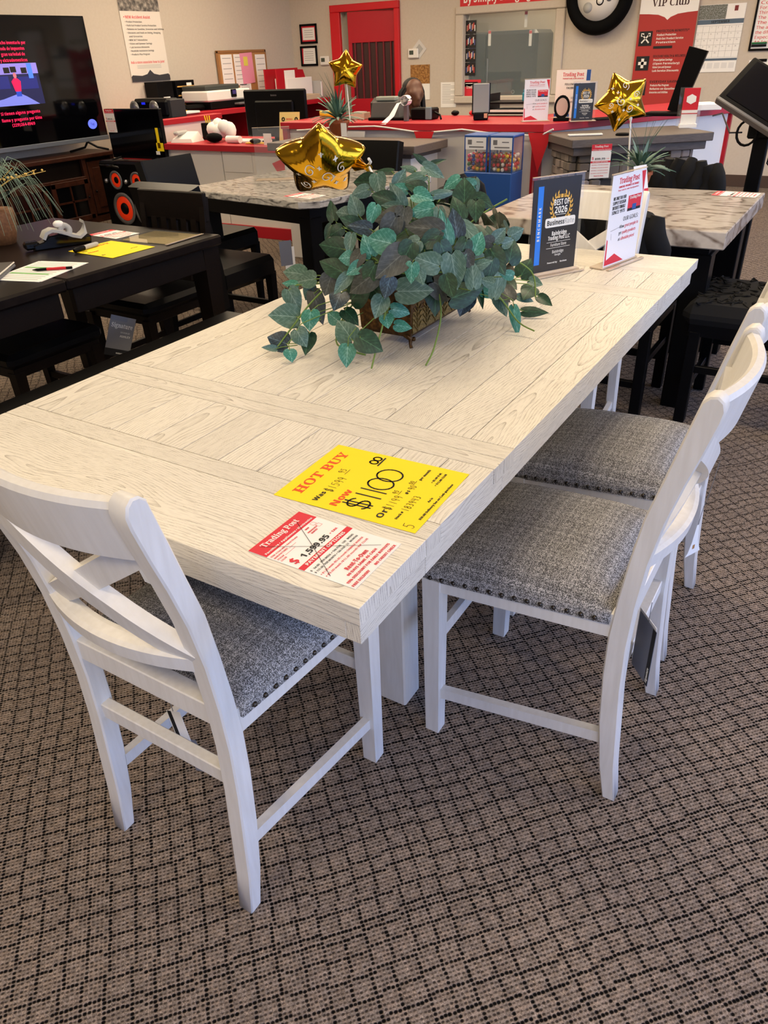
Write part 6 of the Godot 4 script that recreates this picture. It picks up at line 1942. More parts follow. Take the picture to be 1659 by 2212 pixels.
	part(o, "board", bx(Vector3(0.12, 0.155, 0.004), Vector3(0.24, 0.31, 0.005)), M.paper)
	part(o, "clip", bx(Vector3(0.12, 0.305, 0.012), Vector3(0.1, 0.025, 0.012), 0.004), M.black)
	for q in 9: part(o, "text_line", bx(Vector3(0.11, 0.25 - q * 0.024, 0.007), Vector3(0.18, 0.003, 0.001)), M.grey_light)

func vip_banner():
	var o := thing("club_banner", "tall red and white club membership banner against the back wall", "banner", Vector3(-2.165, 0.45, -8.97))
	var w := 0.6
	part(o, "cloth", bx(Vector3(w / 2, 0.85, 0), Vector3(w, 1.7, 0.004)), pm(rgb(172, 44, 40), 0.6))
	var g := G.new()
	var poly := PackedVector2Array([Vector2(0, 1.7), Vector2(0, 1.215), Vector2(0.1, 1.21), Vector2(0.2, 1.2), Vector2(0.27, 1.175), Vector2(0.3, 1.15), Vector2(0.33, 1.175), Vector2(0.4, 1.2), Vector2(0.5, 1.21), Vector2(0.6, 1.215), Vector2(0.6, 1.7)])
	g.prism(poly, 0.002, 0.004)
	part(o, "white_head", g.done(), M.paper)
	txt(o, "VIP Club", 0.062, pm(rgb(60, 30, 30), 0.7), at(0.12, 1.305, 0.005), FS, 0.38)
	for s in [[1.03, "PROTECTION BENEFITS*", ["Product Protection", "Paid-Out Product Service", "Protection"]], [0.80, "DISCOUNT HEALTH & WELLNESS", ["Prescription Savings", "(Open Formulary)", "Vision Care and Eyewear", "Lab Service Discounts"]], [0.56, "EVERYDAY SAVINGS", ["Products Plus Program", "Rebates on Gasoline,", "Groceries and Utilities"]]]:
		var y: float = s[0]
		part(o, "icon_tile", bx(Vector3(0.095, y - 0.04, 0.004), Vector3(0.14, 0.135, 0.002)), M.print_black)
		txt(o, s[1], 0.022, M.print_black, at(0.2, y + 0.022, 0.003), FB, 0.34)
		for k in s[2].size(): txt(o, s[2][k], 0.019, M.white_print, at(0.21, y - 0.012 - k * 0.034, 0.003), FB, 0.2 + 0.08 * (k % 2))
		if y > 1.0:
			var ic := G.new()
			ic.xf = at(0.095, y - 0.04, 0.0055)
			for a in [-1, 1]:
				ic.face([Vector3(-0.045, a * -0.035, 0), Vector3(-0.035, a * -0.045, 0), Vector3(0.045, a * 0.035, 0), Vector3(0.035, a * 0.045, 0)], Vector3(0, 0, -1))
			ic.face([Vector3(-0.05, 0.02, 0), Vector3(-0.02, 0.02, 0), Vector3(-0.02, 0.05, 0), Vector3(-0.05, 0.05, 0)], Vector3(0, 0, -1))
			ic.face([Vector3(0.025, 0.02, 0), Vector3(0.05, 0.02, 0), Vector3(0.05, 0.05, 0), Vector3(0.025, 0.05, 0)], Vector3(0, 0, -1))
			part(o, "tool_icon", ic.done(), M.white_print)
			part(o, "black_line", bx(Vector3(0.29, 0.905, 0.004), Vector3(0.2, 0.024, 0.001)), M.print_black)
		elif y > 0.7:
			part(o, "cross_icon", bx(Vector3(0.095, y - 0.04, 0.0055), Vector3(0.09, 0.03, 0.001)), M.white_print)
			part(o, "cross_icon", bx(Vector3(0.095, y - 0.04, 0.0055), Vector3(0.03, 0.09, 0.001)), M.white_print)
		else:
			part(o, "box_icon", bx(Vector3(0.095, y - 0.04, 0.0055), Vector3(0.08, 0.06, 0.001)), M.white_print)

func left_wall_things():
	var x := -6.897
	# facing +x: right is -z
	var o := thing("wall_poster", "tall white printed poster with a photograph strip on the left wall", "poster", Vector3.ZERO)
	o.transform = frame(Vector3(x + 0.004, 1.24, -6.0), Vector3(0, 0, -1), Vector3.UP)
	part(o, "sheet", bx(Vector3(0.29, 0.46, 0), Vector3(0.58, 0.92, 0.006)), pm(rgb(226, 218, 208), 0.7))
	part(o, "photograph", bx(Vector3(0.29, 0.79, 0.0035), Vector3(0.58, 0.26, 0.002)), noisy(rgb(50, 48, 48), rgb(190, 182, 170), 0.02, 121, 0.6, 3.0))
	var g := G.new()
	g.prism(PackedVector2Array([Vector2(0, 0), Vector2(0.58, 0), Vector2(0.58, 0.05), Vector2(0.56, 0.065), Vector2(0.42, 0.055), Vector2(0.34, 0.07), Vector2(0.29, 0.11), Vector2(0.24, 0.07), Vector2(0.16, 0.055), Vector2(0.02, 0.065), Vector2(0, 0.05)]), 0.003, 0.005)
	part(o, "dark_scroll", g.done(), pm(rgb(52, 52, 58), 0.6))
	txt(o, "• NEW Accident Assist", 0.026, M.print_red, at(0.04, 0.605, 0.0032), FB, 0.38)
	var k := 0
	for s in ["• Product Protection", "• Paid-Out Product Service Protection", "• Rebates on Gasoline, Groceries and Utilities", "• Discounts and Deals on Dining, Shopping", "   and Groceries", "• NEW 24/7 Telemedicine", "• Vision and Eyewear Savings", "• Lab Services Discounts", "• Roadside Assistance Savings", "• Products Plus Program"]:
		txt(o, s, 0.016, M.print_black, at(0.05, 0.562 - k * 0.0335, 0.0032), FB, 0.012 * s.length())
		k += 1
	txt(o, "Ask a store associate how to join!", 0.024, M.print_red, at(0.03, 0.185, 0.0032), FB, 0.5)
	for q in 3: part(o, "fine_print", bx(Vector3(0.29, 0.155 - q * 0.013, 0.0035), Vector3(0.36, 0.004, 0.001)), M.grey_light)
	# bulletin board standing on the back counter
	o = thing("bulletin_board", "cork bulletin board covered with pinned papers leaning on the left wall", "bulletin board", Vector3.ZERO)
	o.transform = frame(Vector3(x + 0.02, 0.93, -7.4), Vector3(0, 0, -1), Vector3.UP)
	part(o, "cork", bx(Vector3(0.47, 0.29, 0), Vector3(0.94, 0.58, 0.015)), M.cork)
	for s in [[0.47, 0.57, 0.96, 0.03], [0.47, 0.01, 0.96, 0.03]]: part(o, "frame_side", bx(Vector3(s[0], s[1], 0.004), Vector3(s[2], s[3], 0.02), 0.003), pm(rgb(150, 106, 62), 0.6))
	for s in [0.005, 0.935]: part(o, "frame_side", bx(Vector3(s, 0.29, 0.004), Vector3(0.03, 0.58, 0.02), 0.003), pm(rgb(150, 106, 62), 0.6))
	for s in [[0.06, 0.14, 0.21, 0.4], [0.30, 0.2, 0.2, 0.34], [0.72, 0.07, 0.21, 0.46], [0.36, 0.05, 0.22, 0.16]]:
		var pg := part(o, "pinned_sheet", bx(Vector3(s[0] + s[2] / 2, s[1] + s[3] / 2, 0.011), Vector3(s[2], s[3], 0.002)), M.paper)
		for q in 6: part(pg, "text_line", bx(Vector3(s[0] + s[2] / 2, s[1] + s[3] * (0.9 - q * 0.14), 0.0125), Vector3(s[2] * 0.75, 0.008, 0.001)), M.grey_light)
	part(o, "pink_sheet", bx(Vector3(0.56, 0.36, 0.014), Vector3(0.24, 0.34, 0.002)), pm(rgb(232, 150, 176), 0.7), Transform3D(Basis(Vector3.BACK, 0.04), Vector3.ZERO))
	part(o, "sticky_note", bx(Vector3(0.52, 0.46, 0.017), Vector3(0.08, 0.1, 0.002)), pm(rgb(226, 214, 90), 0.7))
	# printer on the back counter
	o = thing("printer", "white office printer with a dark lid on the red back counter", "printer", Vector3(-6.45, 0.931, -6.85))
	part(o, "base", bx(Vector3(0, 0.04, 0), Vector3(0.4, 0.08, 0.66), 0.01), M.black)
	part(o, "body", bx(Vector3(0, 0.135, 0), Vector3(0.42, 0.11, 0.74), 0.015), M.white)
	part(o, "lid", bx(Vector3(-0.02, 0.215, 0.06), Vector3(0.38, 0.05, 0.58), 0.012), pm(rgb(56, 60, 58), 0.6))
	var pn := part(o, "control_panel", bx(Vector3(0.215, 0.15, -0.06), Vector3(0.02, 0.08, 0.09), 0.006), M.black)
	part(pn, "display", bx(Vector3(0.226, 0.16, -0.06), Vector3(0.002, 0.04, 0.06)), pm(rgb(60, 50, 120), 0.3))
	part(o, "output_tray", bx(Vector3(0.2, 0.04, -0.22), Vector3(0.16, 0.02, 0.3), 0.004), M.grey)
	# red magazine file
	o = thing("file_holder", "red slanted file holder full of papers on the back counter", "file holder", Vector3(-6.5, 0.931, -8.3))
	g = G.new()
	g.xf = Transform3D(Basis(Vector3(0, 0, -1), Vector3(0, 1, 0), Vector3(1, 0, 0)), Vector3(0.1, 0, 0.36))
	g.prism(PackedVector2Array([Vector2(0, 0), Vector2(0.72, 0), Vector2(0.56, 0.34), Vector2(0.0, 0.36)]), -0.01, 0.01)
	part(o, "side_panel", g.done(), M.red)
	part(o, "back_panel", bx(Vector3(-0.1, 0.18, 0), Vector3(0.02, 0.36, 0.7)), M.red)
	part(o, "papers", bx(Vector3(0.02, 0.13, -0.1), Vector3(0.2, 0.24, 0.55), 0.004), M.paper)
	part(o, "label_sheet", bx(Vector3(0.115, 0.2, 0.1), Vector3(0.003, 0.28, 0.22)), M.paper)
	o = thing("binder", "grey ring binder leaning beside the red file holder", "binder", Vector3(-6.42, 0.931, -8.74), 0.3)
	part(o, "cover", bx(Vector3(0, 0.1, 0), Vector3(0.24, 0.2, 0.06), 0.004), M.grey_light)
	part(o, "pages", bx(Vector3(0.02, 0.1, 0), Vector3(0.22, 0.18, 0.04)), M.paper)
	one("folder_stack", bx(Vector3(0, 0.03, 0), Vector3(0.2, 0.06, 0.4), 0.004), pm(rgb(198, 176, 150), 0.8), "stack of tan folders at the red counter's corner", "folders", Vector3(-6.24, 0.931, -8.3), 0.0)
	# letter sorter on the wall
	o = thing("letter_sorter", "black tiered letter sorter with manila edges by the left wall", "letter sorter", Vector3.ZERO)
	o.transform = frame(Vector3(x + 0.02, 0.931, -6.15), Vector3(0, 0, -1), Vector3.UP)
	part(o, "case", bx(Vector3(0.12, 0.15, 0.1), Vector3(0.24, 0.3, 0.2), 0.003), M.black)
	part(o, "case", bx(Vector3(0.44, 0.15, 0.1), Vector3(0.3, 0.3, 0.2), 0.003), M.black)
	for q in 3: part(o, "manila_edge", bx(Vector3(0.44, 0.06 + q * 0.09, 0.205), Vector3(0.27, 0.012, 0.01)), pm(rgb(206, 160, 80), 0.7))
	for q in 3: part(o, "label", bx(Vector3(0.5, 0.09 + q * 0.085, 0.203), Vector3(0.08, 0.03, 0.003)), M.paper)
	part(o, "label", bx(Vector3(0.12, 0.1, 0.203), Vector3(0.1, 0.1, 0.003)), M.paper)
	one("cap", bx(Vector3(0, 0.03, 0), Vector3(0.2, 0.06, 0.3), 0.025), M.black_matt, "black folded cap on the back counter", "cap", Vector3(-6.42, 0.931, -6.36))
	var pb := thing("papers_pile", "pile of loose papers at the back counter's near end", "papers", Vector3(-6.3, 0.931, -5.92))
	part(pb, "sheets", bx(Vector3(0, 0.01, 0), Vector3(0.4, 0.02, 0.5), 0.002), M.paper)
	part(pb, "yellow_pencil", tube_mesh([Vector3(0.1, 0.026, -0.15), Vector3(0.14, 0.026, 0.05)], 0.006, 6), pm(rgb(220, 170, 50), 0.5))

# ---------------------------------------------------------------- televisions
func television_corner():
	var o := thing("media_console", "dark cherry media console with glass doors under the large television", "console", Vector3.ZERO)
	var x0 := -6.88; var x1 := -6.47
	var zr := -5.17
	part(o, "top", bx(Vector3((x0 + x1) / 2 + 0.01, 0.635, -4.0), Vector3(x1 - x0 + 0.05, 0.04, 2.4), 0.006), M.cherry)
	part(o, "carcass", bx(Vector3((x0 + x1) / 2 - 0.02, 0.31, -4.0), Vector3(x1 - x0 - 0.06, 0.6, 2.34)), M.espresso)
	part(o, "plinth", bx(Vector3((x0 + x1) / 2, 0.03, -4.0), Vector3(x1 - x0, 0.06, 2.36)), M.cherry)
	for z in [-5.15, -4.78, -2.85]: part(o, "stile", bx(Vector3(x1 - 0.02, 0.34, z), Vector3(0.04, 0.57, 0.05), 0.003), M.cherry)
	part(o, "shelf_edge", bx(Vector3(x1 - 0.02, 0.44, -3.82), Vector3(0.05, 0.03, 1.9), 0.003), M.cherry)
	for k in 3:
		var z := -4.55 + k * 0.5
		var d := part(o, "glass_door", bx(Vector3(x1 - 0.012, 0.24, z), Vector3(0.006, 0.3, 0.36)), M.black_gloss)
		for s in [-1, 1]:
			part(d, "door_rail", bx(Vector3(x1 - 0.005, 0.24, z + s * 0.2), Vector3(0.025, 0.38, 0.05), 0.003), M.cherry)
			part(d, "door_rail", bx(Vector3(x1 - 0.005, 0.24 + s * 0.17, z), Vector3(0.025, 0.05, 0.45), 0.003), M.cherry)
		part(d, "muntin", bx(Vector3(x1 - 0.004, 0.24, z), Vector3(0.014, 0.3, 0.016)), M.cherry)
		part(d, "muntin", bx(Vector3(x1 - 0.004, 0.24, z), Vector3(0.014, 0.016, 0.36)), M.cherry)
		var kb := G.new(); kb.ball(Vector3(x1 + 0.018, 0.26, z - 0.19), 0.012, 8, 6)
		part(d, "knob", kb.done(), M.black)
	var ed := part(o, "side_door", bx(Vector3(x1 - 0.01, 0.33, -4.965), Vector3(0.02, 0.5, 0.3), 0.003), M.cherry)
	part(ed, "door_panel", bx(Vector3(x1 + 0.002, 0.33, -4.965), Vector3(0.008, 0.38, 0.2), 0.003), M.cherry)
	var kb := G.new(); kb.ball(Vector3(x1 + 0.015, 0.3, -4.85), 0.012, 8, 6)
	part(ed, "knob", kb.done(), M.black)
	# television
	var t := thing("television", "large black television showing pink Spanish text and a photo", "television", Vector3.ZERO)
	t.transform = frame(Vector3(-6.58, 0.749, -5.25), Vector3(0, 0, -1), Vector3.UP)
	# local x runs from the right end (0) to the left (-1.9)
	part(t, "casing", bx(Vector3(-0.95, 0.54, -0.02), Vector3(1.9, 1.08, 0.04), 0.004), M.black)
	var sc := pm(rgb(3, 3, 5), 0.06)
	part(t, "screen", bx(Vector3(-0.95, 0.555, 0.001), Vector3(1.88, 1.03, 0.004)), sc)
	part(t, "lower_bezel", bx(Vector3(-0.95, 0.02, 0.004), Vector3(1.9, 0.04, 0.02), 0.003), pm(rgb(120, 128, 142), 0.35, 0.6))
	for q in [-0.28, -1.6]:
		for s in [-1, 1]: part(t, "foot", tube_mesh([Vector3(q, 0.0, 0), Vector3(q + s * 0.03, -0.05, 0.06 * s + 0.04), Vector3(q + s * 0.14, -0.082, 0.13 * s)], 0.011, 8), M.black)
	var pink := glow(Color(0.9, 0.08, 0.32), 0.8)
	var zz := 0.004
	for q in [["mucho inventario por", -1.03, 0.868, 0.30], ["temporada de impuestos", -1.10, 0.823, 0.346], ["gran variedad de", -1.01, 0.779, 0.247], ["y elctrodomesticos", -1.034, 0.732, 0.283], ["Si tienen alguna pregunta", -1.174, 0.313, 0.42], ["llama y pregunta por Gina", -1.183, 0.259, 0.43], ["(229)264-8969", -1.087, 0.215, 0.246]]:
		txt(t, q[0], 0.025, pink, at(q[1], q[2], zz), FB, q[3])
	# the picture on the screen
	part(t, "picture", bx(Vector3(-1.0, 0.54, 0.0035), Vector3(0.66, 0.335, 0.002)), glow(Color(0.06, 0.08, 0.26), 0.8))
	part(t, "picture_wall", bx(Vector3(-1.0, 0.665, 0.005), Vector3(0.66, 0.085, 0.001)), glow(Color(0.50, 0.46, 0.80), 0.8))
	part(t, "picture_pillar", bx(Vector3(-0.755, 0.645, 0.0058), Vector3(0.05, 0.12, 0.001)), glow(Color(0.25, 0.45, 0.85), 0.8))
	var tb := G.new()
	tb.prism(PackedVector2Array([Vector2(-1.33, 0.373), Vector2(-0.73, 0.373), Vector2(-0.85, 0.44), Vector2(-0.92, 0.47), Vector2(-1.1, 0.43), Vector2(-1.33, 0.40)]), 0.0048, 0.0055)
	part(t, "picture_table", tb.done(), glow(Color(0.42, 0.46, 0.82), 0.8))
	for q in [[-1.0, 0.655], [-0.93, 0.66], [-0.82, 0.65]]: part(t, "picture_appliance", bx(Vector3(q[0], q[1], 0.006), Vector3(0.06, 0.045, 0.001)), M.print_black)
	for q in [[-0.80, 0.55, 0.2, 0.1], [-1.07, 0.56, 0.14, 0.1]]: part(t, "picture_sofa", bx(Vector3(q[0], q[1], 0.0055), Vector3(q[2], q[3], 0.001)), glow(Color(0.09, 0.12, 0.42), 0.8))
	var g := G.new()
	g.xf = at(-0.93, 0.535, 0.0065)
	g.prism(PackedVector2Array([Vector2(-0.03, -0.05), Vector2(0.03, -0.05), Vector2(0.048, 0.03), Vector2(0.018, 0.055), Vector2(-0.018, 0.055), Vector2(-0.048, 0.03)]), 0, 0.001)
	part(t, "picture_shirt", g.done(), glow(Color(0.95, 0.03, 0.30), 0.85))
	g = G.new(); g.xf = at(-0.928, 0.612, 0.0065)
	var head := PackedVector2Array()
	for k in 12: head.append(Vector2(0.018 * cos(TAU * k / 12), 0.024 * sin(TAU * k / 12)))
	g.prism(head, 0, 0.001)
	part(t, "picture_head", g.done(), glow(Color(0.7, 0.4, 0.45), 0.8))
	part(t, "picture_legs", bx(Vector3(-0.93, 0.465, 0.0068), Vector3(0.055, 0.04, 0.001)), glow(Color(0.1, 0.25, 0.7), 0.8))
	g = G.new(); g.xf = at(-0.172, 0.154, 0.004)
	var dot := PackedVector2Array()
	for k in 20: dot.append(Vector2(0.056 * cos(TAU * k / 20), 0.045 * sin(TAU * k / 20)))
	g.prism(dot, 0, 0.0012)
	part(t, "badge", g.done(), glow(Color(0.35, 0.42, 0.92), 0.9))
	txt(t, "Tap", 0.022, M.print_black, at(-0.172, 0.154, 0.0055), FR, 0.05, false)
	# small television on a stand
	var s := thing("television", "small blank television with a price card and yellow energy label", "television", Vector3(-5.64, 0.618, -4.78))
	part(s, "casing", bx(Vector3(0, 0.23, -0.02), Vector3(0.73, 0.42, 0.04), 0.004), M.black)
	part(s, "screen", bx(Vector3(0, 0.235, 0.001), Vector3(0.71, 0.39, 0.003)), sc)
	for q in [-0.25, 0.25]:
		part(s, "foot", tube_mesh([Vector3(q, 0.03, 0), Vector3(q * 1.1, 0.012, 0.1)], 0.008, 6), M.black)
		part(s, "foot", tube_mesh([Vector3(q, 0.03, -0.02), Vector3(q * 1.1, 0.012, -0.1)], 0.008, 6), M.black)
	part(s, "energy_label", bx(Vector3(0.30, 0.2, 0.004), Vector3(0.035, 0.17, 0.001)), M.yellow)
	part(s, "energy_label", bx(Vector3(0.31, 0.125, 0.004), Vector3(0.09, 0.07, 0.001)), M.yellow)
	part(s, "sticker", bx(Vector3(0.27, 0.075, 0.004), Vector3(0.05, 0.03, 0.001)), M.paper)
	price_card("red and white price card taped on the small television", Vector3(-5.995, 0.86, -4.772), Vector3.RIGHT, Vector3.UP, false, 1.0)
	# party speaker below it
	var p := thing("party_speaker", "tall black party speaker with glowing orange woofers below the small television", "speaker", Vector3(-5.77, 0, -4.78))
	part(p, "cabinet", bx(Vector3(0, 0.308, 0), Vector3(0.74, 0.616, 0.2), 0.02), M.black)
	var ring := glow(Color(0.9, 0.2, 0.04), 0.3)
	for q in [[-0.1, 0.19, 0.15], [0.2, 0.19, 0.15], [-0.14, 0.45, 0.085], [0.15, 0.45, 0.085]]:
		var f := Transform3D(Basis(Vector3.RIGHT, PI / 2), Vector3(q[0], q[1], 0.102))
		g = G.new(); g.lathe([Vector2(q[2] * 0.75, 0.0), Vector2(q[2], 0.004), Vector2(q[2], 0.012), Vector2(q[2] * 0.8, 0.014), Vector2(q[2] * 0.75, 0.0)], 28)
		part(p, "trim_ring", g.done(), M.grey, f)
		g = G.new(); g.lathe([Vector2(q[2] * 0.36, 0.004), Vector2(q[2] * 0.75, 0.006), Vector2(q[2] * 0.75, 0.0), Vector2(q[2] * 0.36, -0.002)], 28)
		part(p, "glowing_cone", g.done(), ring, f)
		g = G.new(); g.ball(Vector3(0, 0, 0), Vector3(q[2] * 0.38, q[2] * 0.2, q[2] * 0.38), 14, 8)
		part(p, "dust_cap", g.done(), M.black, f)
	for q in [-0.28, 0.0, 0.27]:
		g = G.new(); g.ball(Vector3(q, 0.44, 0.11), 0.022, 10, 8)
		part(p, "chrome_stud", g.done(), M.steel)
	part(p, "handle", tube_mesh([Vector3(-0.35, 0.56, 0.09), Vector3(-0.3, 0.58, 0.13), Vector3(-0.12, 0.58, 0.13), Vector3(-0.08, 0.56, 0.09)], 0.012, 8), M.black_gloss)
	# boombox on the return
	var b := thing("boombox", "black boombox with silver round speakers above the small television", "boombox", Vector3(-5.98, 0.94, -5.42))
	part(b, "body", bx(Vector3(0.02, 0.085, 0), Vector3(0.5, 0.17, 0.2), 0.03), M.black)
	part(b, "side_case", bx(Vector3(0.2, 0.08, -0.02), Vector3(0.2, 0.16, 0.2), 0.006), pm(rgb(40, 40, 44), 0.6))
	for q in [-0.2, 0.08]:
		var f := Transform3D(Basis(Vector3.RIGHT, PI / 2), Vector3(q, 0.09, 0.1))
		g = G.new(); g.lathe([Vector2(0, 0.02), Vector2(0.045, 0.018), Vector2(0.06, 0.006), Vector2(0.066, 0.0)], 24)
		part(b, "speaker_cone", g.done(), M.steel, f)
	part(b, "display", bx(Vector3(-0.06, 0.13, 0.101), Vector3(0.05, 0.02, 0.003)), glow(Color(0.1, 0.15, 0.9), 0.8))
	part(b, "support", bx(Vector3(0.1, -0.17, 0), Vector3(0.5, 0.34, 0.2), 0.004), M.black)
	part(b, "support_foot", bx(Vector3(0.1, -0.64, 0), Vector3(0.4, 0.6, 0.18), 0.004), M.black)

# ---------------------------------------------------------------- person behind the counter
func cap_d(p: Vector3, b: Array) -> float:
	var a: Vector3 = b[0]; var c: Vector3 = b[1]
	var ab := c - a
	var t := clampf((p - a).dot(ab) / maxf(ab.length_squared(), 1e-9), 0.0, 1.0)
	return (p - a - ab * t).length() - lerpf(b[2], b[3], t)
func nets(bones: Array, lo: Vector3, hi: Vector3, cell: float, k: float) -> ArrayMesh:
	var n := Vector3i(((hi - lo) / cell).ceil())
	var sx := n.x + 1; var sy := n.y + 1
	var f := PackedFloat32Array(); f.resize(sx * sy * (n.z + 1))
	for z in n.z + 1:
		for y in sy:
			for x in sx:
				var p := lo + Vector3(x, y, z) * cell
				var d := 1e3
				for b in bones:
					var e := cap_d(p, b)
					var h := maxf(k - absf(d - e), 0.0) / k
					d = minf(d, e) - h * h * k * 0.25
				f[(z * sy + y) * sx + x] = d
	var vid := {}
	var vs := []
	for z in n.z:
		for y in n.y:
			for x in n.x:
				var s := Vector3.ZERO; var c := 0
				for e in [[0, 0, 0, 1, 0, 0], [0, 1, 0, 1, 1, 0], [0, 0, 1, 1, 0, 1], [0, 1, 1, 1, 1, 1], [0, 0, 0, 0, 1, 0], [1, 0, 0, 1, 1, 0], [0, 0, 1, 0, 1, 1], [1, 0, 1, 1, 1, 1], [0, 0, 0, 0, 0, 1], [1, 0, 0, 1, 0, 1], [0, 1, 0, 0, 1, 1], [1, 1, 0, 1, 1, 1]]:
					var a := f[((z + e[2]) * sy + y + e[1]) * sx + x + e[0]]; var b := f[((z + e[5]) * sy + y + e[4]) * sx + x + e[3]]
					if (a < 0.0) != (b < 0.0):
						var t := a / (a - b)
						s += Vector3(x + lerpf(e[0], e[3], t), y + lerpf(e[1], e[4], t), z + lerpf(e[2], e[5], t)); c += 1
				if c > 0:
					vid[Vector3i(x, y, z)] = vs.size()
					vs.append(lo + s / c * cell)
	var g := G.new()
	g.sm(1)
	for key in vid:
		for ax in 3:
			var d := Vector3i.ZERO; d[ax] = 1
			var u := Vector3i.ZERO; u[(ax + 1) % 3] = 1
			var v := Vector3i.ZERO; v[(ax + 2) % 3] = 1
			var q: Vector3i = key
			if q[(ax + 1) % 3] == 0 or q[(ax + 2) % 3] == 0: continue
			var a := f[(q.z * sy + q.y) * sx + q.x]
			var q2: Vector3i = q + d
			var b := f[(q2.z * sy + q2.y) * sx + q2.x]
			if (a < 0.0) == (b < 0.0): continue
			if not (vid.has(q - u) and vid.has(q - v) and vid.has(q - u - v)): continue
			var p0: Vector3 = vs[vid[q]]; var p1: Vector3 = vs[vid[q - u]]; var p2: Vector3 = vs[vid[q - u - v]]; var p3: Vector3 = vs[vid[q - v]]
			if a < 0.0:
				g.tri(p0, p1, p2); g.tri(p0, p2, p3)
			else:
				g.tri(p0, p2, p1); g.tri(p0, p3, p2)
	return g.done()

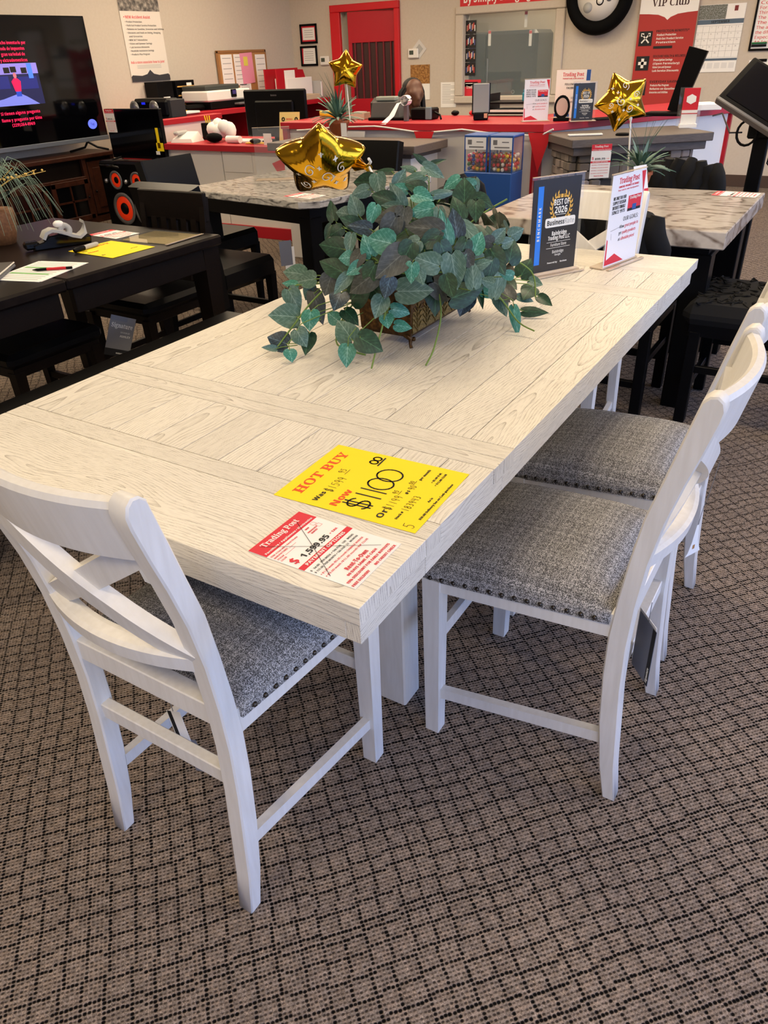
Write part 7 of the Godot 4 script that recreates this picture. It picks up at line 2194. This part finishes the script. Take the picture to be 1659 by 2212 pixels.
func person():
	# seated, bent forward over the desk, head turned to the right of the photo
	var o := thing("person", "person with long black locs in a navy top bent over the counter desk", "person", Vector3(-3.66, 0, -6.5), deg_to_rad(52))
	# local: facing +z
	var head := Vector3(0, 1.075, 0.20)
	var skin := pm(rgb(92, 58, 42), 0.5)
	var bones := [[head + Vector3(0, 0.035, -0.01), head + Vector3(0, 0.0, 0.012), 0.086, 0.078], [head + Vector3(0, -0.05, 0.04), head + Vector3(0, -0.085, 0.055), 0.055, 0.036], [head + Vector3(0, -0.005, 0.088), head + Vector3(0, -0.04, 0.108), 0.010, 0.015],
		[head + Vector3(0, -0.075, 0.088), head + Vector3(0, -0.08, 0.09), 0.018, 0.016], [head + Vector3(-0.03, 0.01, 0.07), head + Vector3(-0.045, 0.008, 0.062), 0.02, 0.018], [head + Vector3(0.03, 0.01, 0.07), head + Vector3(0.045, 0.008, 0.062), 0.02, 0.018],
		[head + Vector3(-0.086, -0.01, 0.0), head + Vector3(-0.088, -0.03, 0.0), 0.016, 0.012], [head + Vector3(0.086, -0.01, 0.0), head + Vector3(0.088, -0.03, 0.0), 0.016, 0.012], [head + Vector3(0, -0.06, -0.02), head + Vector3(0, -0.16, -0.08), 0.052, 0.056]]
	part(o, "head", nets(bones, Vector3(-0.13, 0.86, 0.04), Vector3(0.13, 1.2, 0.35), 0.011, 0.03), skin)
	for s in [-1, 1]:
		var g := G.new(); g.ball(head + Vector3(s * 0.033, 0.004, 0.083), 0.011, 8, 6)
		part(o, "eye", g.done(), M.print_black)
	var body := [[Vector3(0, 0.52, -0.12), Vector3(0, 0.80, 0.02), 0.17, 0.15], [Vector3(-0.12, 0.84, 0.06), Vector3(0.12, 0.84, 0.06), 0.08, 0.08], [Vector3(0, 0.86, 0.08), Vector3(0, 0.90, 0.11), 0.07, 0.055],
		[Vector3(-0.19, 0.84, 0.06), Vector3(-0.24, 0.64, 0.2), 0.062, 0.048], [Vector3(-0.24, 0.64, 0.2), Vector3(-0.1, 0.68, 0.42), 0.048, 0.034], [Vector3(0.19, 0.84, 0.06), Vector3(0.25, 0.64, 0.2), 0.062, 0.048], [Vector3(0.25, 0.64, 0.2), Vector3(0.12, 0.72, 0.4), 0.048, 0.034],
		[Vector3(-0.1, 0.5, -0.1), Vector3(-0.12, 0.5, 0.32), 0.09, 0.07], [Vector3(0.1, 0.5, -0.1), Vector3(0.12, 0.5, 0.32), 0.09, 0.07], [Vector3(-0.12, 0.5, 0.32), Vector3(-0.12, 0.06, 0.32), 0.062, 0.045], [Vector3(0.12, 0.5, 0.32), Vector3(0.12, 0.06, 0.32), 0.062, 0.045],
		[Vector3(-0.12, 0.045, 0.3), Vector3(-0.12, 0.04, 0.46), 0.042, 0.035], [Vector3(0.12, 0.045, 0.3), Vector3(0.12, 0.04, 0.46), 0.042, 0.035]]
	part(o, "clothed_body", nets(body, Vector3(-0.34, 0.0, -0.34), Vector3(0.34, 0.98, 0.54), 0.026, 0.05), pm(rgb(30, 40, 70), 0.8))
	# hands with separate fingers resting on the desk
	for s in [-1, 1]:
		var w := Vector3(-0.08, 0.685, 0.44) if s < 0 else Vector3(0.11, 0.725, 0.42)
		var hb := [[w, w + Vector3(0, 0.0, 0.05), 0.026, 0.03]]
		for k in 4:
			var kx := -0.027 + 0.018 * k
			var ln: float = [0.032, 0.04, 0.043, 0.036][k]
			hb.append([w + Vector3(kx, 0.004, 0.06), w + Vector3(kx, 0.012, 0.06 + ln), 0.009, 0.0085]); hb.append([w + Vector3(kx, 0.012, 0.06 + ln), w + Vector3(kx, -0.004, 0.06 + ln + 0.028), 0.0085, 0.0075])
		hb.append([w + Vector3(s * -0.025, 0, 0.02), w + Vector3(s * -0.055, -0.004, 0.055), 0.012, 0.009])
		part(o, "hand", nets(hb, w + Vector3(-0.08, -0.045, -0.04), w + Vector3(0.08, 0.05, 0.15), 0.006, 0.012), skin)
	# hair: cap and long locs falling behind
	var hair := pm(rgb(12, 11, 12), 0.7)
	var g := G.new()
	g.ball(head + Vector3(0, 0.05, -0.048), Vector3(0.098, 0.082, 0.09), 18, 12)
	part(o, "hair_cap", g.done(), hair)
	for k in 16:
		var a := lerpf(-2.6, 2.6, k / 15.0)
		var st := head + Vector3(0.085 * sin(a), 0.05, -0.04 - 0.075 * cos(a))
		if st.z > head.z + 0.01: st.z = head.z - 0.0
		part(o, "loc", tube_mesh([st, st + Vector3(0.03 * sin(a), -0.04, -0.03), st + Vector3(0.05 * sin(a), -0.13, -0.05), st + Vector3(0.06 * sin(a), -0.24, -0.04)], [0.016, 0.017, 0.015, 0.01], 7), hair)
	# brown office chair beside
	var c := thing("office_chair", "dark brown leather office chair back behind the receipt printer", "chair", Vector3(-4.02, 0, -6.78), 0.9)
	part(c, "backrest", bx(Vector3(0, 0.82, 0), Vector3(0.42, 0.42, 0.1), 0.045), noisy(rgb(44, 32, 30), rgb(58, 44, 42), 0.1, 131, 0.45, 6.0))
	part(c, "seat", bx(Vector3(0, 0.375, 0.22), Vector3(0.46, 0.09, 0.44), 0.04), M.leather)
	part(c, "column", tube_mesh([Vector3(0, 0.06, 0.2), Vector3(0, 0.34, 0.2)], 0.03, 10), M.black)
	for k in 5:
		var a := TAU * k / 5.0
		part(c, "base_spoke", tube_mesh([Vector3(0, 0.09, 0.2), Vector3(0.26 * cos(a), 0.03, 0.2 + 0.26 * sin(a))], [0.022, 0.014], 8), M.black)
	var d := thing("office_chair", "black round-topped desk chair behind the low desk", "chair", Vector3(-4.75, 0, -5.9), 0.2)
	part(d, "backrest", bx(Vector3(0, 0.74, 0), Vector3(0.44, 0.28, 0.07), 0.034), M.black_matt)
	part(d, "seat", bx(Vector3(0, 0.47, -0.22), Vector3(0.46, 0.08, 0.44), 0.035), M.black_matt)
	part(d, "column", tube_mesh([Vector3(0, 0.06, -0.2), Vector3(0, 0.44, -0.2)], 0.03, 10), M.black)
	for k in 5:
		var a := TAU * k / 5.0
		part(d, "base_spoke", tube_mesh([Vector3(0, 0.09, -0.2), Vector3(0.26 * cos(a), 0.03, -0.2 + 0.26 * sin(a))], [0.022, 0.014], 8), M.black)

# ---------------------------------------------------------------- screen on a stand at the right edge
func pos_stand():
	var o := thing("screen_stand", "black flat screen on a tall black stand at the right edge", "screen stand", Vector3(-0.09, 0, -4.1))
	part(o, "pole", bx(Vector3(-0.03, 0.5, -0.05), Vector3(0.075, 1.0, 0.05), 0.006), M.black)
	part(o, "base", bx(Vector3(0.0, 0.02, 0), Vector3(0.3, 0.04, 0.4), 0.01), M.black)
	part(o, "bracket", bx(Vector3(-0.04, 1.02, -0.02), Vector3(0.12, 0.14, 0.05), 0.008), M.black)
	var dir := Vector3(0.88, -0.46, 0.10).normalized()
	var sc := Transform3D(Basis(dir, Vector3(0.30, 0.72, -0.62).normalized(), Vector3.ZERO).orthonormalized(), Vector3.ZERO)
	var right := dir
	var up := (Vector3(0.35, 0.62, -0.7) - dir * dir.dot(Vector3(0.35, 0.62, -0.7))).normalized()
	sc = Transform3D(Basis(right, up, right.cross(up)), Vector3(-0.2, 1.165, 0.0))
	part(o, "screen_casing", bx(Vector3(0.2, 0.06, 0), Vector3(0.5, 0.3, 0.035), 0.008), M.black, sc)
	part(o, "screen_rim", bx(Vector3(0.2, -0.085, 0.004), Vector3(0.5, 0.02, 0.04), 0.004), M.steel, sc)
	part(o, "display", bx(Vector3(0.2, 0.07, 0.0185), Vector3(0.44, 0.24, 0.002)), M.black_gloss, sc)
	part(o, "sticker", bx(Vector3(-0.085, 1.08, 0.0), Vector3(0.03, 0.05, 0.004)), M.paper, Transform3D(Basis(Vector3.BACK, -0.4), Vector3(0.4, 0.05, 0.03)))
	part(o, "cable", tube_mesh([Vector3(-0.13, 0.98, 0.0), Vector3(-0.22, 0.96, -0.2), Vector3(-0.36, 1.02, -0.7), Vector3(-0.5, 0.97, -1.2)], 0.005, 6), M.black)
	part(o, "cable", tube_mesh([Vector3(0.0, 0.98, 0.02), Vector3(0.04, 0.92, 0.06), Vector3(0.03, 0.84, 0.04), Vector3(0.06, 0.8, 0.0), Vector3(0.12, 0.82, 0.0)], 0.004, 6), M.black)
	var g := G.new()
	var pts := []
	for k in 17: pts.append(Vector3(-0.1 + 0.05 * cos(TAU * k / 16.0), 0.98 + 0.06 * sin(TAU * k / 16.0), 0.02))
	g.tube(pts, 0.007, 6)
	part(o, "cable_loop", g.done(), M.black)

const LEAVES := [
	[-0.737,0.85,-0.801,0.66,0.56,0.5,-0.7,0.2,0.69,0.071,0.059,1],
	[-0.669,0.85,-0.811,0.19,0.7,0.68,0.3,-0.71,0.64,0.052,0.044,2],
	[-0.73,0.8,-0.755,0.53,0.57,0.63,-0.85,0.37,0.38,0.051,0.049,4],
	[-0.664,0.82,-0.759,0.42,0.43,0.8,0.62,-0.78,0.09,0.046,0.041,1],
	[-0.661,0.8,-0.783,0.49,0.73,0.48,0.25,-0.64,0.72,0.058,0.037,0],
	[-0.67,0.785,-0.722,0.55,0.72,0.42,0.54,-0.69,0.48,0.032,0.031,2],
	[-0.736,0.79,-0.726,0.76,0.5,0.42,-0.6,0.27,0.76,0.037,0.016,1],
	[-0.549,0.84,-0.793,0.34,0.75,0.57,-0.76,0.58,-0.3,0.07,0.053,1],
	[-0.52,0.8,-0.751,0.28,0.56,0.78,0.18,-0.83,0.53,0.051,0.04,2],
	[-0.47,0.83,-0.77,0.45,0.58,0.68,0.87,-0.44,-0.2,0.063,0.052,0],
	[-0.597,0.9,-0.838,0.49,0.79,0.36,0.17,-0.49,0.85,0.057,0.045,4],
	[-0.572,0.86,-0.849,0.54,0.76,0.35,0.82,-0.57,-0.01,0.05,0.039,0],
	[-0.638,0.84,-0.869,0.3,0.45,0.84,-0.85,0.53,0.02,0.035,0.033,2],
	[-0.7,0.86,-0.886,0.49,0.35,0.8,0.38,-0.91,0.17,0.082,0.041,3],
	[-0.752,0.88,-0.855,0.59,0.4,0.7,0.54,-0.84,0.02,0.06,0.043,1],
	[-0.8,0.92,-0.936,0.46,0.5,0.74,-0.88,0.18,0.43,0.057,0.047,1],
	[-0.727,0.92,-0.891,0.1,0.55,0.83,-0.96,-0.18,0.23,0.05,0.043,1],
	[-0.794,0.9,-0.905,0.5,0.6,0.63,-0.84,0.15,0.52,0.039,0.022,2],
	[-0.592,0.948,-0.796,0.47,0.04,0.88,-0.33,-0.92,0.21,0.051,0.042,3],
	[-0.485,0.966,-0.784,0.18,0.24,0.95,-0.78,-0.56,0.29,0.076,0.049,3],
	[-0.543,0.958,-0.785,0.47,0.4,0.79,-0.42,-0.68,0.59,0.054,0.028,1],
	[-0.425,0.96,-0.793,0.61,0.11,0.78,-0.16,-0.95,0.26,0.046,0.036,4],
	[-0.475,0.9,-0.833,0.46,0.44,0.77,-0.11,-0.83,0.54,0.051,0.04,1],
	[-0.463,0.87,-0.904,0.62,0.37,0.69,0.78,-0.25,-0.57,0.05,0.032,2],
	[-0.468,0.86,-0.852,0.31,0.74,0.59,0.5,-0.66,0.56,0.034,0.032,2],
	[-0.445,0.84,-0.884,0.45,0.65,0.62,0.88,-0.19,-0.44,0.041,0.029,2],
	[-0.578,0.986,-0.8,0.13,0.58,0.8,-0.96,0.28,-0.05,0.072,0.041,0],
	[-0.538,1.011,-0.802,0.42,0.43,0.8,-0.89,0.01,0.46,0.034,0.032,2],
	[-0.509,0.992,-0.791,0.37,0.43,0.82,-0.69,-0.47,0.55,0.042,0.028,2],
	[-0.73,0.89,-0.896,0.58,0.15,0.8,-0.28,-0.89,0.36,0.041,0.031,1],
	[-0.654,1.084,-0.918,0.24,0.42,0.87,-0.38,0.87,-0.32,0.048,0.027,0],
	[-0.597,1.09,-0.885,0.41,0.32,0.85,-0.91,0.16,0.37,0.033,0.031,1],
	[-0.57,1.105,-0.894,0.49,0.29,0.82,-0.42,0.9,-0.07,0.048,0.035,1],
	[-0.507,1.098,-0.872,0.66,0.49,0.57,-0.01,-0.75,0.66,0.049,0.03,2],
	[-0.627,1.052,-0.86,0.24,0.39,0.89,-0.28,-0.85,0.44,0.038,0.02,0],
	[-0.595,1.057,-0.848,0.4,0.33,0.86,-0.72,-0.47,0.52,0.035,0.028,0],
	[-0.522,1.071,-0.842,0.48,0.43,0.77,-0.88,0.19,0.44,0.051,0.03,4],
	[-0.591,1.026,-0.823,0.27,0.25,0.93,-0.96,0.14,0.25,0.059,0.046,0],
	[-0.457,1.049,-0.826,0.28,0.38,0.88,-0.96,0.19,0.22,0.06,0.052,2],
	[-0.487,1.036,-0.813,0.4,0.17,0.9,-0.43,0.9,0.01,0.048,0.036,2],
	[-0.539,1.041,-0.819,0.29,0.46,0.84,0.07,-0.88,0.46,0.047,0.026,1],
	[-0.388,1.041,-0.843,0.2,0.38,0.9,-0.73,-0.56,0.4,0.043,0.037,1],
	[-0.42,1.01,-0.811,0.46,0.36,0.81,-0.57,-0.58,0.58,0.085,0.058,3],
	[-0.378,0.992,-0.819,0.3,0.2,0.93,-0.01,-0.98,0.22,0.043,0.031,2],
	[-0.349,1.009,-0.845,0.54,0.19,0.82,-0.82,0.36,0.45,0.058,0.045,1],
	[-0.36,0.983,-0.826,0.38,0.18,0.91,0.36,-0.93,0.03,0.035,0.027,1],
	[-0.45,1.074,-0.85,0.43,0.15,0.89,-0.42,-0.84,0.34,0.062,0.044,3],
	[-0.458,1.094,-0.87,0.36,0.35,0.86,-0.88,-0.18,0.44,0.065,0.038,3],
	[-0.373,1.072,-0.88,0.34,0.45,0.83,-0.94,0.12,0.32,0.079,0.045,3],
	[-0.398,1.104,-0.908,0.39,0.48,0.79,-0.84,-0.16,0.51,0.056,0.035,2],
	[-0.418,1.128,-0.941,0.34,0.67,0.66,0.94,-0.24,-0.24,0.046,0.038,2],
	[-0.478,1.141,-0.95,0.4,0.42,0.82,-0.91,0.3,0.29,0.039,0.024,2],
	[-0.551,1.146,-0.97,0.26,0.49,0.83,0.39,-0.84,0.37,0.051,0.037,1],
	[-0.585,1.129,-0.946,0.51,0.31,0.81,-0.76,-0.28,0.59,0.044,0.029,1],
	[-0.604,1.142,-0.998,0.22,0.18,0.96,-0.97,-0.02,0.23,0.056,0.041,0],
	[-0.471,1.128,-0.922,0.36,0.17,0.92,-0.57,0.82,0.07,0.057,0.03,1],
	[-0.467,1.112,-0.894,0.22,0.43,0.87,-0.97,0.07,0.21,0.048,0.019,1],
	[-0.603,1.156,-1.086,0.27,0.52,0.81,-0.95,0,0.32,0.047,0.016,0],
	[-0.503,1.155,-0.989,0.53,0.27,0.8,0.34,0.8,-0.49,0.041,0.028,1],
	[-0.469,1.157,-1.001,0.34,0.55,0.76,-0.84,-0.18,0.51,0.059,0.024,1],
	[-0.454,1.165,-1.058,0.63,0.52,0.57,0.77,-0.44,-0.46,0.055,0.031,1],
	[-0.529,1.179,-1.138,0.55,0.19,0.81,-0.73,0.58,0.36,0.039,0.016,0],
	[-0.498,1.169,-1.158,0.21,0.54,0.81,0.84,0.33,-0.44,0.046,0.014,0],
	[-0.518,1.168,-1.061,0.43,0.56,0.7,-0.9,0.31,0.31,0.038,0.016,1],
	[-0.352,1.082,-0.909,0.43,0.39,0.81,0.33,-0.91,0.26,0.066,0.025,1],
	[-0.385,1.146,-1.032,0.26,0.61,0.75,-0.65,-0.46,0.61,0.043,0.03,2],
	[-0.36,1.14,-1.065,0.52,0.4,0.76,-0.85,0.36,0.39,0.035,0.024,2],
	[-0.348,1.136,-1.083,0.49,0.42,0.77,0.34,-0.9,0.28,0.033,0.015,1],
	[-0.347,1.127,-1.016,0.47,0.5,0.73,-0.23,0.86,-0.45,0.06,0.049,0],
	[-0.309,1.109,-1.037,0.51,0.49,0.7,0.83,-0.49,-0.26,0.045,0.032,0],
	[-0.308,1.097,-0.997,0.39,0.66,0.64,0.31,-0.75,0.58,0.049,0.036,0],
	[-0.383,1.13,-0.976,0.66,0.31,0.68,0.7,0.06,-0.71,0.057,0.019,1],
	[-0.324,1.074,-0.926,0.58,0.32,0.75,-0.27,0.94,-0.2,0.06,0.039,4],
	[-0.338,1.069,-0.904,0.48,0.31,0.82,-0.36,0.92,-0.13,0.072,0.031,2],
	[-0.276,1.035,-0.94,0.42,0.55,0.73,0.06,0.78,-0.62,0.05,0.035,2],
	[-0.262,1.036,-0.966,0.72,-0.08,0.69,-0.63,0.32,0.7,0.034,0.027,3],
	[-0.251,1.043,-1.004,0.55,0.25,0.79,0.48,0.69,-0.55,0.036,0.028,1],
	[-0.234,1.038,-1.062,0.63,0.27,0.73,0.62,0.4,-0.68,0.037,0.03,1],
	[-0.236,1.026,-1.017,0.76,0.27,0.59,0.56,0.2,-0.8,0.032,0.024,1],
	[-0.225,1.005,-1.018,0.63,0.39,0.67,-0.03,0.88,-0.48,0.056,0.049,0],
	[-0.239,0.997,-0.969,0.43,0.52,0.74,0.65,-0.75,0.15,0.064,0.04,0],
	[-0.337,0.87,-1.398,0.29,0.56,0.78,0.23,0.75,-0.62,0.058,0.05,0],
	[-0.299,0.84,-1.382,0.28,0.69,0.67,0.96,-0.19,-0.2,0.039,0.032,1],
	[-0.294,0.83,-1.33,0.31,0.89,0.32,-0.07,-0.32,0.95,0.054,0.047,0],
	[-0.26,0.8,-1.361,0.19,0.73,0.65,0.93,-0.35,0.13,0.047,0.029,0],
	[-0.265,0.785,-1.294,0.3,0.6,0.74,0.93,-0.01,-0.36,0.069,0.028,0],
	[-0.303,0.81,-1.319,0.6,0.56,0.57,0.79,-0.29,-0.54,0.049,0.023,1],
	[-0.266,0.8,-1.172,0.44,0.5,0.75,0.38,-0.86,0.35,0.076,0.027,2],
	[-0.322,0.85,-1.229,0.34,0.83,0.45,-0.7,0.54,-0.46,0.07,0.042,3],
	[-0.329,0.82,-1.221,0.47,0.68,0.56,0.61,-0.71,0.35,0.063,0.038,1],
	[-0.363,0.86,-1.064,0.44,0.38,0.82,-0.14,-0.87,0.48,0.059,0.047,4],
	[-0.361,0.85,-1.202,0.37,0.65,0.66,0.93,-0.26,-0.26,0.045,0.03,2],
	[-0.244,0.955,-0.937,0.66,-0.05,0.75,-0.7,0.33,0.64,0.034,0.025,1],
	[-0.268,0.973,-0.906,0.47,0.3,0.83,-0.21,0.95,-0.22,0.059,0.034,1],
	[-0.301,0.992,-0.876,0.49,0.12,0.87,0.21,-0.98,0.01,0.075,0.05,1],
	[-0.41,0.9,-0.992,0.66,0.48,0.59,0.29,-0.88,0.39,0.092,0.06,0],
	[-0.377,0.84,-1.19,0.27,0.6,0.76,0.43,-0.78,0.46,0.055,0.018,0],
	[-0.22,0.96,-0.991,0.55,0.19,0.81,-0.83,0.2,0.51,0.032,0.022,2],
	[-0.292,1,-0.89,0.38,0.04,0.92,0.47,0.85,-0.23,0.042,0.023,1],
	[-0.259,0.994,-0.93,0.34,0.45,0.83,0.79,0.34,-0.51,0.042,0.023,1],
	[-0.395,1.029,-0.831,0.36,0.2,0.91,-0.38,-0.86,0.34,0.052,0.041,0],
	[-0.325,1.026,-0.874,0.75,0.2,0.63,0.36,-0.92,-0.14,0.052,0.039,0],
	[-0.431,1.092,-0.876,0.45,0.47,0.76,0.07,-0.86,0.5,0.052,0.037,3],
	[-0.295,1.027,-0.906,0.63,0.29,0.72,-0.17,-0.85,0.5,0.056,0.035,0],
	[-0.357,1.05,-0.869,0.38,0.36,0.85,-0.71,-0.48,0.51,0.052,0.037,0],
	[-0.511,1.011,-0.799,0.04,0.5,0.87,-0.38,-0.79,0.47,0.046,0.036,3],
	[-0.469,0.986,-0.791,0.32,0.04,0.95,-0.45,-0.87,0.19,0.052,0.038,0],
	[-0.419,0.93,-0.913,0.37,0.61,0.7,0.13,-0.78,0.61,0.062,0.04,0],
	[-0.305,0.96,-0.86,0.38,-0.12,0.92,0.21,-0.95,-0.22,0.052,0.037,0],
	[-0.244,0.982,-0.948,0.6,0.23,0.77,-0.08,-0.94,0.34,0.049,0.034,0],
	[-0.282,1.008,-0.906,0.62,0.06,0.78,0.4,-0.88,-0.25,0.042,0.031,3],
	[-0.556,1.078,-0.855,0.74,0.33,0.58,-0.66,0.48,0.58,0.047,0.032,0],
	[-0.499,1.123,-0.909,0.35,0.35,0.87,-0.92,0.3,0.26,0.053,0.036,0],
	[-0.336,1.103,-0.963,0.51,0.6,0.62,-0.56,0.78,-0.3,0.052,0.036,0],
	[-0.443,1.142,-0.963,0.42,0.52,0.74,-0.9,0.31,0.3,0.047,0.032,0],
	[-0.335,0.86,-1.284,0.05,0.95,0.31,0.88,-0.19,0.44,0.051,0.036,0]]
